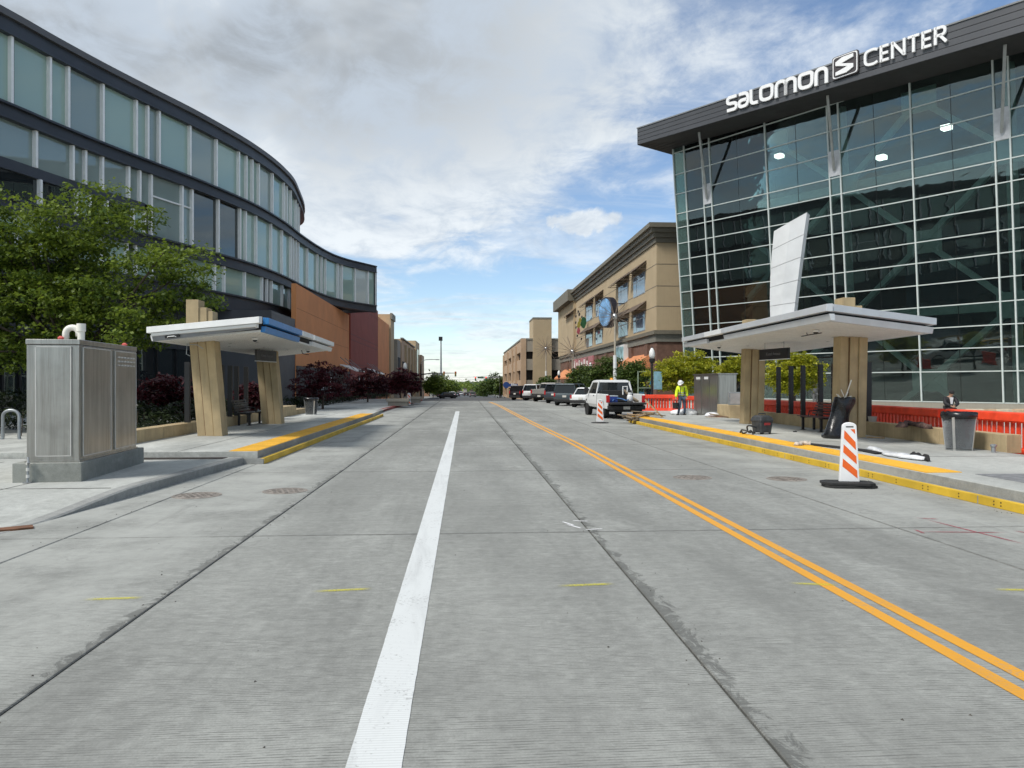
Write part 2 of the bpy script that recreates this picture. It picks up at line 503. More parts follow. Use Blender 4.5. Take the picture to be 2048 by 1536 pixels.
def glass(name, tint, trans=0.4, base=(0.02, 0.03, 0.03), wob=0.0, refl=1.0, ior=1.62):
    """window pane: part clear, part body colour, mirror by fresnel"""
    m = bpy.data.materials.new(name); m.use_nodes = True
    t = NT(m.node_tree); nt = m.node_tree; nt.nodes.remove(nt.nodes["Principled BSDF"]); out = nt.nodes["Material Output"]
    pos = t.n('ShaderNodeNewGeometry').outputs['Position']
    dif = t.n('ShaderNodeBsdfDiffuse'); dif.inputs['Color'].default_value = (*base, 1)
    tra = t.n('ShaderNodeBsdfTransparent'); tra.inputs['Color'].default_value = (*tint, 1)
    gl = t.n('ShaderNodeBsdfGlossy'); gl.inputs['Roughness'].default_value = 0.015
    gl.inputs['Color'].default_value = (0.9, 0.97, 0.95, 1)
    fr = t.n('ShaderNodeFresnel'); fr.inputs['IOR'].default_value = ior
    if wob:
        bp = t.n('ShaderNodeBump'); bp.inputs['Strength'].default_value = wob; bp.inputs['Distance'].default_value = 0.05
        oi = t.n('ShaderNodeObjectInfo')
        h = t.noise(t.scalevec(pos, (0.5, 0.5, 0.9)), 0.8, 2, 0.5, 0.5)
        h = t.math('ADD', h, t.math('MULTIPLY', oi.outputs['Random'], 3.0))
        t.l(h, bp.inputs['Height']); t.l(bp.outputs[0], gl.inputs['Normal']); t.l(bp.outputs[0], fr.inputs['Normal'])
    m1 = t.n('ShaderNodeMixShader'); m1.inputs[0].default_value = trans
    t.l(dif.outputs[0], m1.inputs[1]); t.l(tra.outputs[0], m1.inputs[2])
    m2 = t.n('ShaderNodeMixShader'); t.l(t.math('MULTIPLY', fr.outputs[0], refl, clamp=True), m2.inputs[0])
    t.l(m1.outputs[0], m2.inputs[1]); t.l(gl.outputs[0], m2.inputs[2])
    t.l(m2.outputs[0], out.inputs['Surface'])
    MATS[name] = m
    return m

def leafmat(name, dark, light, trans=0.35):
    m = bpy.data.materials.new(name); m.use_nodes = True
    t = NT(m.node_tree); b = m.node_tree.nodes["Principled BSDF"]; out = m.node_tree.nodes["Material Output"]
    at_ = t.n('ShaderNodeAttribute'); at_.attribute_name = 'tone'
    c = t.mix(at_.outputs['Fac'], dark, light)
    t.l(c, b.inputs['Base Color']); b.inputs['Roughness'].default_value = 0.5; b.inputs['Specular IOR Level'].default_value = 0.35
    tl = t.n('ShaderNodeBsdfTranslucent'); t.l(t.mix(0.5, c, light), tl.inputs['Color'])
    mx = t.n('ShaderNodeMixShader'); mx.inputs[0].default_value = trans
    t.l(b.outputs[0], mx.inputs[1]); t.l(tl.outputs[0], mx.inputs[2]); t.l(mx.outputs[0], out.inputs['Surface'])
    return m

def steel(name):
    """brushed stainless sheet, weather-streaked"""
    m = bpy.data.materials.new(name); m.use_nodes = True
    t = NT(m.node_tree); b = m.node_tree.nodes["Principled BSDF"]
    pos = t.n('ShaderNodeNewGeometry').outputs['Position']
    br = t.noise(t.scalevec(pos, (60, 60, 0.9)), 2.0, 4, 0.6)
    st = t.noise(t.scalevec(pos, (7, 7, 0.35)), 1.5, 6, 0.65)
    cl = t.noise(pos, 1.6, 5, 0.6)
    c = t.mix(t.smooth(st, 0.35, 0.7), (0.44, 0.43, 0.40), (0.30, 0.29, 0.265))
    c = t.mix(t.math('MULTIPLY', t.smooth(br, 0.4, 0.7), 0.45), c, (0.52, 0.51, 0.48))
    c = t.mix(t.math('MULTIPLY', t.smooth(cl, 0.5, 0.75), 0.35), c, (0.22, 0.215, 0.20))
    t.l(c, b.inputs['Base Color']); b.inputs['Metallic'].default_value = 0.92
    t.l(t.math('ADD', t.math('MULTIPLY', br, 0.2), 0.24), b.inputs['Roughness'])
    b.inputs['Anisotropic'].default_value = 0.5
    bp = t.n('ShaderNodeBump'); bp.inputs['Strength'].default_value = 0.12; bp.inputs['Distance'].default_value = 0.004
    t.l(t.math('ADD', br, t.math('MULTIPLY', cl, 6.0)), bp.inputs['Height']); t.l(bp.outputs[0], b.inputs['Normal'])
    MATS[name] = m
    return m

ROAD = pavement('road_concrete', (0.312, 0.318, 0.296), 'road')
WALK = pavement('walk_concrete', (0.455, 0.465, 0.435), 'walk')
KERB = pavement('kerb_concrete', (0.31, 0.315, 0.30), 'walk')
BASE = pavement('base_concrete', (0.27, 0.28, 0.255), 'walk')
JOINT = mat('joint_filler', (0.045, 0.045, 0.043), 0.9)
ASPH = mat('asphalt', (0.07, 0.072, 0.075), 0.9, var=0.25, vscale=0.6)
GROUND = mat('far_ground', (0.17, 0.165, 0.15), 0.9, var=0.3, vscale=0.05)
WHITEL = paint('white_line', (0.66, 0.68, 0.67), 0.7)
YELLOWL = paint('yellow_line', (0.74, 0.34, 0.015), 0.55)
TACT = mat('tactile_yellow', (0.74, 0.40, 0.03), 0.6, var=0.12, vscale=2, grime=0.2)
BEAMY = mat('beam_yellow', (0.62, 0.40, 0.03), 0.6, var=0.15, vscale=1.2, grime=0.45, bump=0.2)
BEAMF = mat('beam_face', (0.55, 0.33, 0.03), 0.6, var=0.15, vscale=1.2, grime=0.5, bump=0.2)
BOLT = mat('bolt_dark', (0.06, 0.04, 0.02), 0.6)
TAN = mat('tan_cast_stone', (0.45, 0.345, 0.195), 0.8, var=0.14, vscale=1.3, bump=0.35, bscale=25, streak=0.25)
TANW = mat('tan_wall_stone', (0.43, 0.335, 0.195), 0.85, var=0.14, vscale=2, bump=0.35, bscale=25, streak=0.35)
TANG = mat('tan_groove', (0.16, 0.10, 0.05), 0.9)
WHITEM = mat('white_metal', (0.74, 0.75, 0.74), 0.42, var=0.05, vscale=1.5)
SILV = mat('silver_fascia', (0.58, 0.60, 0.62), 0.38, metal=0.25, var=0.06, vscale=1.5)
SOFF = mat('white_soffit', (0.82, 0.82, 0.80), 0.5, var=0.05)
BLUEF = mat('blue_fascia', (0.03, 0.20, 0.50), 0.4, var=0.06)
GREYM = mat('grey_metal', (0.20, 0.21, 0.22), 0.5, var=0.1)
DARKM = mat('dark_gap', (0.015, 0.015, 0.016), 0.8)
BLACK = mat('black_metal', (0.012, 0.012, 0.013), 0.45, var=0.2)
CHAR = mat('charcoal_panel', (0.055, 0.058, 0.066), 0.55, var=0.1, vscale=0.8)
BAND = mat('charcoal_band', (0.035, 0.040, 0.050), 0.5, var=0.12, vscale=0.5)
CORN = mat('grey_cornice', (0.10, 0.098, 0.10), 0.6, var=0.12, vscale=0.5)
FIN = mat('pale_fin', (0.86, 0.86, 0.84), 0.45, var=0.03)
STEEL = steel('stainless')
SEAM = mat('panel_seam', (0.56, 0.55, 0.52), 0.4, var=0.1)
SEAMD = mat('panel_shadow_gap', (0.10, 0.095, 0.085), 0.6)
REDP = mat('red_plastic', (0.80, 0.065, 0.022), 0.5, var=0.14, vscale=3, grime=0.35)
RUBBER = mat('black_rubber', (0.02, 0.02, 0.02), 0.75, var=0.25, vscale=4, bump=0.3)
PVC = mat('white_pvc', (0.80, 0.78, 0.70), 0.4, var=0.05)
ORANGE = mat('orange_stucco', (0.68, 0.28, 0.11), 0.85, var=0.07, vscale=0.4, bump=0.2)
MAROON = mat('maroon_brick', (0.27, 0.062, 0.045), 0.85, var=0.10, vscale=0.5, bump=0.2)
TANB = mat('tan_stucco', (0.45, 0.355, 0.225), 0.88, var=0.06, vscale=0.4, bump=0.2, streak=0.12)
TANP = mat('pink_tan_stucco', (0.47, 0.335, 0.22), 0.88, var=0.06, vscale=0.4, bump=0.2, streak=0.12)
PRECAST = mat('grey_precast', (0.30, 0.275, 0.23), 0.85, var=0.1, vscale=0.5, streak=0.2)
BRICKB = mat('brown_brick', (0.155, 0.085, 0.060), 0.85, var=0.18, vscale=2.5, bump=0.3)
TRIM = mat('olive_trim', (0.16, 0.145, 0.11), 0.7, var=0.08)
TRIM2 = mat('grey_green_trim', (0.20, 0.195, 0.165), 0.75, var=0.08)
WFRAME = mat('window_frame', (0.42, 0.44, 0.46), 0.45)
AWN = mat('brown_awning', (0.12, 0.085, 0.06), 0.7)
CORAL = mat('coral_awning', (0.62, 0.25, 0.11), 0.8, var=0.1)
BARK = mat('bark', (0.075, 0.058, 0.045), 0.9, var=0.25, vscale=8, bump=0.6)
WOOD = mat('raw_wood', (0.42, 0.29, 0.16), 0.8, var=0.25, vscale=6, streak=0.3)
OLDW = mat('old_wood', (0.23, 0.18, 0.12), 0.85, var=0.3, vscale=6)
MAN = mat('manhole_iron', (0.23, 0.205, 0.18), 0.8, var=0.3, vscale=7, bump=0.5)
CHROME = mat('bright_metal', (0.6, 0.6, 0.6), 0.3, metal=0.9)
GALV = mat('galvanised', (0.32, 0.34, 0.35), 0.45, metal=0.6, var=0.12, vscale=6)
TYRE = mat('tyre', (0.018, 0.018, 0.018), 0.8)
# ================================================================== the setting: ground, road, pavements
def sheet(name, us, vs_, zf, m):
    mb = MB()
    for v in vs_:
        for u in us: mb.v.append((u, v, zf(u, v)))
    n = len(us)
    for j in range(len(vs_) - 1):
        for i in range(n - 1):
            mb.f.append((j*n+i, j*n+i+1, (j+1)*n+i+1, (j+1)*n+i))
    return mb.build(name, m, fix=False)
VS = [-300, -60, 0, 40, 80, 100, 120, 150, 200, 250, 320, 400, 550, 700, 1000, 1500, 3000]
o = sheet('ground', [-3000, -400, -60, -20, 20, 60, 400, 3000], VS, lambda u, v: gz(v) - 0.30, GROUND); struct(o)
o = sheet('asphalt_road', [-9.5, -4, 4, 12.5], [79.5, 90, 100, 120, 150, 200, 250, 320, 400, 550, 700, 1000], lambda u, v: gz(v) - 0.02, ASPH); struct(o)
o = sheet('cross_street', [-200, -9.5], [112, 130, 142], lambda u, v: gz(v) - 0.10, ASPH); struct(o)
o = sheet('cross_street', [12.5, 200], [112, 130, 142], lambda u, v: gz(v) - 0.10, ASPH); struct(o)

# concrete carriageway: one bed and separate slabs with open joints
road = struct(sheet('road', [-7.0, 8.6], [-30, 0, 40, 80], lambda u, v: -0.045, JOINT))
def slab_mesh(w, l, h=0.09, c=0.007):
    mb = MB()
    x, y = w/2, l/2
    lo = [(-x,-y,-h),(x,-y,-h),(x,y,-h),(-x,y,-h)]
    mi = [(-x,-y,-c),(x,-y,-c),(x,y,-c),(-x,y,-c)]
    x -= c; y -= c
    hi = [(-x,-y,0),(x,-y,0),(x,y,0),(-x,y,0)]
    mb.loft([lo, mi, hi])
    me = bpy.data.meshes.new('slab'); me.from_pydata(mb.v, [], mb.f); me.materials.append(ROAD)
    return me
UJ = [-6.2, -4.52, -2.45, 1.49, 5.26, 7.62]
GAP = 0.014
VJ = [-10.1 + 6.3*k for k in range(0, 15)]
for i in range(len(UJ) - 1):
    w = UJ[i+1] - UJ[i] - GAP; l = 6.3 - GAP
    me = slab_mesh(w, l)
    for j in range(len(VJ) - 1):
        o = bpy.data.objects.new('slab', me); COL.objects.link(o); o.parent = road
        o.location = ((UJ[i]+UJ[i+1])/2, (VJ[j]+VJ[j+1])/2, 0)
        if VJ[j] < -4 and i in (0,): pass

def ribbon(name, uf, v0, v1, w, z, m, parent=None, n=24):
    mb = MB(); a = []
    for k in range(n + 1):
        v = v0 + (v1 - v0) * k / n; u = uf(v)
        j1, j2 = random.gauss(0, .0008), random.gauss(0, .0008)      # ragged paint edge over the grooves
        a.append(((u - w/2 + j1, v, z), (u + w/2 + j2, v, z)))
    for p, q in a: mb.v += [p, q]
    for k in range(n): mb.f.append((2*k, 2*k+1, 2*k+3, 2*k+2))
    return mb.build(name, m, parent, fix=False)
ribbon('white_lane_line', lambda v: -0.412, -3, 48.2, 0.255, 0.004, WHITEL, road, 700)
def yc(v):
    pts = ((-5, 3.24), (22, 3.24), (34, 3.05), (45, 2.95), (60, 2.85), (74, 2.5))
    for (a, ua), (b, ub) in zip(pts, pts[1:]):
        if v <= b: return ua + (ub-ua)*(v-a)/(b-a)
    return 2.5
ribbon('yellow_centre_line', lambda v: yc(v) - 0.10, -3, 73, 0.112, 0.004, YELLOWL, road, 900)
ribbon('yellow_centre_line', lambda v: yc(v) + 0.10, -3, 73, 0.112, 0.004, YELLOWL, road, 900)
# loose grit swept into the joints and gutters
rg = random.Random(4); mb = MB()
for _ in range(420):
    u = rg.choice((1.52, -2.47, -4.6, 7.35, rg.uniform(-4.4, 7.3), rg.uniform(-4.4, 7.3))) + rg.gauss(0, .09); v = 1.2 + 24*rg.random()**1.6; r = rg.uniform(.004, .012)
    if 7.38 < u: u = 7.3
    a = rg.uniform(0, 6.28); mb.add([(u + r*math.cos(a + k*2.09), v + r*math.sin(a + k*2.09), .001) for k in range(3)] + [(u, v, r*.9)], [(0,1,3),(1,2,3),(2,0,3)])
o = mb.build('grit', mat('grit_dark', (.09, .085, .075), .9, var=.5, vscale=30), fix=False); o["kind"] = "stuff"; o["label"] = "scattered dark grit on the road concrete"
# survey paint
SPY = spray('survey_yellow', (0.66, 0.60, 0.05), 0.42)
SPR = spray('survey_red', (0.38, 0.03, 0.06), 0.6)
SPW = spray('survey_white', (0.8, 0.8, 0.8), 0.8)
def mark(name, p, q, w, m, z=0.005):
    p = Vector((p.x, p.y, z)); q = Vector((q.x, q.y, z))
    d = (q - p); L = d.length; mb = MB()
    mb.add([(0, -w/2, 0), (L, -w/2, 0), (L, w/2, 0), (0, w/2, 0)], [(0,1,2,3)])
    o = mb.build(name, m, road, fix=False)
    o.location = p; o.rotation_euler = (0, 0, math.atan2(d.y, d.x))
for a, b in (((620,1184),(748,1178)), ((1110,1173),(1232,1168)), ((1575,1167),(1680,1171)), ((1985,1180),(2090,1181)), ((160,1200),(290,1196))):
    mark('survey_mark', G(*a), G(*b), 0.095, SPY)
for a, b in (((1828,1064),(2020,1066)), ((1838,1036),(2062,1092)), ((1828,1036),(1880,1039)), ((1828,1059),(1850,1068)), ((2025,1062),(2080,1070))):
    mark('survey_mark', G(*a), G(*b), 0.05, SPR)
for a, b in (((1122,1043),(1150,1052)), ((1140,1042),(1180,1043)), ((1130,1048),(1165,1058)), ((1165,1060),(1210,1058))):
    mark('survey_mark', G(*a), G(*b), 0.06, SPW)
# manhole covers: ring, lid with raised ribs
def manhole(px, py, label, r):
    c = G(px, py)
    t = thing('manhole_cover', label, 'manhole cover', (c.x, c.y, 0.0), random.random(), 'manhole covers in the road')
    mb = MB(); mb.lathe([(r+0.05, -0.03), (r+0.05, 0.004), (r+0.005, 0.006), (r+0.005, -0.03)], 28, ring=True); mb.build('frame', MAN, t)
    mb = MB(); mb.lathe([(r-0.006, -0.03), (r-0.006, 0.003), (0.02, 0.005)], 28); lid = mb.build('lid', MAN, t)
    mb = MB()
    for i in range(-3, 4):
        for j in range(-3, 4):
            if i*i + j*j < 10: mb.box(i*0.085-0.024, i*0.085+0.024, j*0.085-0.024, j*0.085+0.024, 0.002, 0.012)
    mb.build('tread', MAN, lid)
manhole(394, 991, 'round manhole cover nearest the kerb in front of the tall steel cabinet', 0.32)
manhole(570, 982, 'round rusty manhole cover in the left lane, nearer the long joint', 0.31)
manhole(1385, 955, 'round manhole cover just right of the double yellow line', 0.31)
manhole(1573, 958, 'round manhole cover between the double yellow line and near striped panel', 0.31)

# ------------------------------------------------------------------ left pavement
def hk(v):                                   # kerb height: dropped at the ramp, full further on
    t = max(0.0, min(1.0, (v - 9.4) / 3.0)); return 0.005 + 0.155 * t*t*(3-2*t)
def uk(v):                                   # kerb line
    return -5.42 + (v - 8.6) * 0.077
def walkz(u, v):
    t = max(0.0, min(1.0, (uk(v) - 0.2 - u) / 1.7)); h = hk(v)
    return h + (0.155 - h) * t*t*(3-2*t)
vLp = G(533, 928).y                          # near end of the raised platform
kv = [-6, 0, 5, 8, 9.4, 9.9, 10.4, 10.9, 11.4, 11.9, 12.4, 13.5, 15.0, vLp - 0.05]
mb = MB()
secs = [[(uk(v), v, -0.05), (uk(v) + 0.01, v, hk(v) - 0.02), (uk(v) - 0.02, v, hk(v)), (uk(v) - 0.19, v, hk(v)), (uk(v) - 0.19, v, -0.05)] for v in kv]
mb.loft(secs)
struct(mb.build('kerb', KERB))
walk_l = struct(sheet('sidewalk', [uk(10) - 20, -13.0, -11.0, -9.0, -8.0, -7.3, -6.8, -6.4, -6.0, -5.8, -5.6], kv, lambda u, v: walkz(min(u, uk(v)-0.195), v) - 0.004, WALK))
for i, v_ in enumerate(kv):                   # follow the kerb with the edge column
    walk_l.data.vertices[i*11 + 10].co.x = uk(v_) - 0.195
    walk_l.data.vertices[i*11 + 9].co.x = uk(v_) - 0.45
# scored joints of the pavement, thin grooves filled dark
def groove(a, b, z, parent, w=0.012):
    mb = MB(); mb.bar((a[0], a[1], z), (b[0], b[1], z), w, 0.006); mb.build('scored_joint', SEAMD, parent)
for v in (11.9, 9.0):
    groove((-14, v - 0.1), (uk(v) - 0.25, v), walkz(-9, v) - 0.003, walk_l)
groove((-7.0, 9.4), (-6.95, 16.0), 0.1525, walk_l)
groove((-9.6, 8.0), (-9.4, 16.0), 0.1525, walk_l)
# rusty plank by the ramp
mb = MB(); p = G(-40, 1062, 0.02); q = G(66, 1052, 0.02); mb.bar((p.x, p.y, 0.012), (q.x, q.y, 0.012), 0.20, 0.022)
tag(mb.build('wood_plank', mat('rusty_plank', (0.16, 0.075, 0.04), 0.9, var=0.3, vscale=5)), 'rust-brown plank lying at the foot of the dropped kerb', 'plank')

PZ, BZ = 0.28, 0.13                          # platform height, edge beam height
DOM = MB()
def tile_mesh(l):
    mb = MB(); mb.box(-0.305, 0.305, -l/2 + 0.002, l/2 - 0.002, -0.02, 0.0)
    n = int(l / 0.061)
    for i in range(10):
        for j in range(n):
            x = -0.305 + 0.061*(i + 0.5); y = -l/2 + l/n*(j + 0.5)
            a = [(x + 0.017*math.cos(R(60*k)), y + 0.017*math.sin(R(60*k)), 0.0) for k in range(6)]
            b = [(x + 0.010*math.cos(R(60*k)), y + 0.010*math.sin(R(60*k)), 0.006) for k in range(6)]
            o = len(mb.v); mb.v += a + b
            mb.f += [(o+k, o+(k+1) % 6, o+6+(k+1) % 6, o+6+k) for k in range(6)] + [tuple(o+6+k for k in range(6))]
    me = bpy.data.meshes.new('tactile_tile'); me.from_pydata(mb.v, [], mb.f); me.materials.append(TACT)
    return me
TILE = tile_mesh(1.22)
def beams(parent, path, inward, bolts):
    """yellow rub beam pieces along a line, with pairs of bolts"""
    for k, (p, q) in enumerate(zip(path, path[1:])):
        p = Vector((*p, 0)); q = Vector((*q, 0)); d = (q - p).normalized()
        nrm = Vector((inward, 0, 0))
        a, b = p + d*0.012, q - d*0.012
        mb = MB()
        mb.prism([a + Vector((0,0,0.0)), a + Vector((0,0,BZ)), a + nrm*0.085 + Vector((0,0,BZ)), a + nrm*0.085], b - a)
        o = mb.build('edge_beam', BEAMY, parent, bevel=0.008)
        mb = MB(); L = (q - p).length; n = max(1, int(L / 0.75))
        if bolts:
            for i in range(n):
                c = p + d * (L * (i + 0.5) / n)
                for zz in (0.045, 0.09):
                    for dy in ((-0.07, 0.07) if i % 2 else (0,)):
                        e = c + d*dy
                        mb.tube([e + Vector((-inward*0.004, 0, zz)), e + Vector((inward*0.01, 0, zz))], 0.012, 8)
            mb.build('bolt', BOLT, o)

# ------------------------------------------------------------------ left bus platform
vLe = 41.0
plat_l = None
mb = MB()
mb.prism([(-4.50, vLp, 0.0), (-4.50, 37.5, 0.0), (-4.62, vLe, 0.0), (-30, vLe + 2, 0.0), (-30, vLp - 0.05, 0.0)], (0, 0, PZ))
plat_l = struct(mb.build('platform', WALK, bevel=0.01), 'raised concrete bus platform on the left')
mb = MB(); mb.prism([(-4.36, vLp - 0.02, -0.03), (-4.36, vLp - 0.02, BZ - 0.012), (-4.505, vLp - 0.02, BZ - 0.004), (-4.505, vLp - 0.02, -0.03)], (0, vLe - vLp, 0)); mb.build('ledge', KERB, plat_l)
mb = MB(); mb.box(-5.05, -4.37, vLp - 0.045, vLp - 0.022, -0.04, BZ - 0.006); mb.build('end_step', KERB, plat_l)
mb = MB(); mb.box(-4.504, -4.498, vLp, 37.5, BZ, PZ - 0.012); mb.build('face', KERB, plat_l)
n = 17
for k in range(n):
    o = bpy.data.objects.new('tactile_tile', TILE); COL.objects.link(o); o.parent = plat_l
    o.location = (-4.50 - 0.31, vLp + 0.62 + 1.22*k, PZ + 0.012)
seg = [vLp - 0.03]
while seg[-1] < vLe: seg.append(min(vLe, seg[-1] + 3.4))
beams(plat_l, [(-4.355, v) for v in seg], -1, False)
groove((-4.9, 24), (-8.0, 24.1), PZ + 0.001, plat_l)
groove((-6.2, vLp), (-6.3, 38), PZ + 0.001, plat_l)
groove((-5.1, 30), (-8.0, 30.1), PZ + 0.001, plat_l)
# open trench with a board between the pavement and the platform
mb = MB(); mb.box(-8.2, -5.12, vLp - 0.42, vLp - 0.06, 0.155, 0.161); tag(mb.build('trench_board', mat('dark_board', (0.03, 0.022, 0.018), 0.9)), 'dark board over the trench at the near end of the left platform', 'board')

# pavement beyond the left platform, with a red-painted kerb
def far_walk(u, v): return gz(v) + 0.15
o = sheet('sidewalk', [-30, -10, -7, -5.0], [42, 50, 60, 70, 80, 95, 110], far_walk, WALK); struct(o)
REDK = mat('red_kerb_paint', (0.30, 0.07, 0.06), 0.8, var=0.25, vscale=3)
mb = MB(); mb.loft([[(u, v, gz(v)-0.05), (u, v, gz(v)+0.155), (u-0.25, v, gz(v)+0.155), (u-0.25, v, gz(v)-0.05)] for u, v in ((-4.62, 41.0), (-4.95, 44), (-5.1, 48))]); struct(mb.build('kerb', KERB))
mb = MB(); mb.loft([[(u, v, gz(v)-0.05), (u, v, gz(v)+0.157), (u-0.25, v, gz(v)+0.157), (u-0.25, v, gz(v)-0.05)] for u, v in ((-5.1, 48.0), (-4.9, 58), (-4.3, 74), (-4.4, 80), (-5.0, 90), (-6.0, 105))]); struct(mb.build('kerb', REDK))

# ------------------------------------------------------------------ right bus platform and plaza
mb = MB()
mb.prism([(7.63, -6, 0.0), (11.62, -6, 0.0), (11.62, 34.8, 0.0), (9.0, 34.8, 0.0), (8.0, 33.6, 0.0), (7.63, 32.6, 0.0)], (0, 0, PZ))
plat_r = struct(mb.build('platform', WALK, bevel=0.01), 'raised concrete bus platform on the right')
mb = MB(); mb.prism([(7.49, -6, -0.03), (7.49, -6, BZ - 0.012), (7.635, -6, BZ - 0.004), (7.635, -6, -0.03)], (0, 39.8, 0)); mb.build('ledge', KERB, plat_r)
mb = MB(); mb.box(7.626, 7.632, -6, 32.6, BZ, PZ - 0.012); mb.build('face', KERB, plat_r)
v = 12.55
k = 0
while v < 33.4:
    o = bpy.data.objects.new('tactile_tile', TILE); COL.objects.link(o); o.parent = plat_r
    o.location = (7.63 + 0.31, v, PZ + 0.012); v += 1.22
seg = [-6.0]
while seg[-1] < 33.8: seg.append(min(33.8, seg[-1] + 3.3))
beams(plat_r, [(7.485, v) for v in seg], 1, True)
mb = MB(); mb.box(8.30, 10.2, 6.0, 11.7, PZ, PZ + 0.006); mb.build('asphalt_patch', mat('patch_asphalt', (0.19, 0.195, 0.20), 0.9, var=0.2, vscale=8), plat_r)
for v in (14.6, 18.7, 22.8, 26.9, 31.0):
    groove((8.3, v), (11.6, v), PZ + 0.001, plat_r)
mb = MB()
mb.prism([(11.63, -30, -0.2), (120, -30, -0.2), (120, 110, -0.2), (12.2, 110, -0.2), (12.0, 52, -0.2), (10.6, 44, -0.2), (9.7, 37, -0.2), (8.05, 34.85, -0.2), (11.63, 34.85, -0.2)], (0, 0, 0.35))
plaza = struct(mb.build('plaza', WALK))
mb = MB()   # parking bay paving between the carriageway and the pavement
mb.prism([(7.63, 33.9, -0.1), (8.05, 34.8, -0.1), (9.65, 37, -0.1), (10.55, 44, -0.1), (11.95, 52, -0.1), (12.15, 80, -0.1), (7.63, 80, -0.1)], (0, 0, 0.098))
struct(mb.build('parking_bay', pavement('bay_concrete', (0.30, 0.305, 0.295), 'walk')))
for k in range(9):
    v = 47 + 3.6*k
    mb = MB(); a = Vector((7.7, v, 0.004)); b = Vector((11.6, v + 3.0, 0.004)); d = (b-a).normalized(); nn = Vector((-d.y, d.x, 0))*0.05
    mb.add([a-nn, a+nn, b+nn, b-nn], [(0,1,2,3)]); mb.build('bay_line', WHITEL, road, fix=False)
mb = MB(); mb.prism([(8.02, 34.9, 0.0), (9.68, 37.05, 0), (10.58, 44.0, 0.0), (11.98, 52.0, 0.0), (12.16, 80.0, 0.0), (12.36, 80.0, 0.0), (12.18, 52.0, 0.0), (10.78, 44.0, 0.0), (9.88, 37.05, 0), (8.32, 34.9, 0.0)], (0, 0, 0.156))
struct(mb.build('kerb', KERB))
# ================================================================== left: curved glass office building
K_ = 1.15
def zk(z): return 1.75 + (z - 1.75) * K_
def cpt(px, py, z):                 # plan point on the curved front from the roof edge in the photo
    Z = FPX * (zk(z) - 1.75) / (768 - py)
    x, y = c2w((px - 1024) / FPX * Z, Z); return Vector((x, y))
def densify(pts, n=8):
    out = []
    for i in range(len(pts) - 1):
        p0 = pts[max(i-1, 0)]; p1 = pts[i]; p2 = pts[i+1]; p3 = pts[min(i+2, len(pts)-1)]
        for k in range(n):
            t = k / n
            out.append(0.5*((2*p1) + (p2-p0)*t + (2*p0-5*p1+4*p2-p3)*t*t + (3*p1-p0-3*p2+p3)*t**3))
    out.append(pts[-1]); return out
roofpx = [(0,20),(100,76),(200,130),(300,181),(400,232),(500,290),(560,336)]
A0 = [cpt(x, y, 16.0) for x, y in roofpx]
d0 = (A0[0] - A0[1])
pre = [A0[0] + d0*5.0 + Vector((-1.6, 0)), A0[0] + d0*2.2 + Vector((-0.3, 0))]
e1 = cpt(588, 374, 16.0); e2 = cpt(598, 428, 16.0)
CURVE_A = densify(pre + A0 + [e1, e2, e2 + Vector((-4.5, 3.2)), e2 + Vector((-10, 3.6))])
parpx = [(597,470),(630,492),(660,508),(690,518.5),(720,526),(749.5,533)]
Bt = [cpt(x, y, 12.5) for x, y in parpx]
CURVE_B = densify(pre + A0 + Bt)
def outn(curve, i):
    a = curve[max(i-1, 0)]; b = curve[min(i+1, len(curve)-1)]
    d = (b - a).normalized(); return Vector((d.y, -d.x))
def hit(curve, px):
    """first place on the curve seen along photo column px"""
    dx, dy = c2w((px - 1024) / FPX, 1.0)
    prev = None
    for i, p in enumerate(curve):
        s = p.x * dy - p.y * dx
        if prev is not None and (s > 0) != (prev > 0) and p.y > 0:
            t = prev / (prev - s); return i - 1 + t
        prev = s
    return None
def cp(curve, f):
    i = max(0, min(len(curve) - 2, int(f))); t = f - i
    p = curve[i].lerp(curve[i+1], t)
    return p, (curve[i+1] - curve[i]).normalized()
off = thing('office_building', 'charcoal and glass office building with sweeping curved front on the left', 'building', (-24, 50, 0))
def band(name, curve, z0, z1, proud, m, parent=off, back=0.35, i0=0, i1=None):
    mb = MB(); secs = []
    i1 = len(curve) if i1 is None else i1
    for i in range(i0, i1):
        n_ = outn(curve, i); p = curve[i]; a = p + n_*proud; b = p - n_*back
        secs.append([(a.x, a.y, z0), (a.x, a.y, z1), (b.x, b.y, z1), (b.x, b.y, z0)])
    mb.loft(secs); return mb.build(name, m, parent, world=True)
GLA = glass('teal_pane', (0.30, 0.42, 0.40), 0.0, (0.325, 0.440, 0.380), refl=0.85, wob=0.02, ior=1.9)
GLB = glass('grey_pane', (0.30, 0.35, 0.36), 0.0, (0.245, 0.305, 0.285), refl=0.9, wob=0.02, ior=1.9)
GLD = glass('dark_pane', (0.3, 0.35, 0.36), 0.0, (0.018, 0.022, 0.024), refl=1.0, wob=0.02, ior=1.9)
SKYLIT = glass('pane_sky_bright', (0.3, 0.35, 0.36), 0.0, (0.55, 0.60, 0.57), refl=0.9)  # pale body colour stands in for bright sky light on the end panes
FINE = mat('fin_edge', (0.02, 0.02, 0.022), 0.6)
CUBE = {}
def unit(m):
    if m.name not in CUBE:
        mb = MB(); mb.box(-.5, .5, -.5, .5, -.5, .5)
        me = bpy.data.meshes.new('piece'); me.from_pydata(mb.v, [], mb.f); me.materials.append(m); CUBE[m.name] = me
    return CUBE[m.name]
def piece(name, m, c, size, rz, parent, world=True):
    """a plain slab piece sharing one mesh"""
    o = bpy.data.objects.new(name, unit(m)); COL.objects.link(o); o.parent = parent
    if world and parent.name in ROOTM: o.matrix_parent_inverse = ROOTM[parent.name].inverted()
    o.location = c; o.scale = size; o.rotation_euler = (0, 0, rz); return o
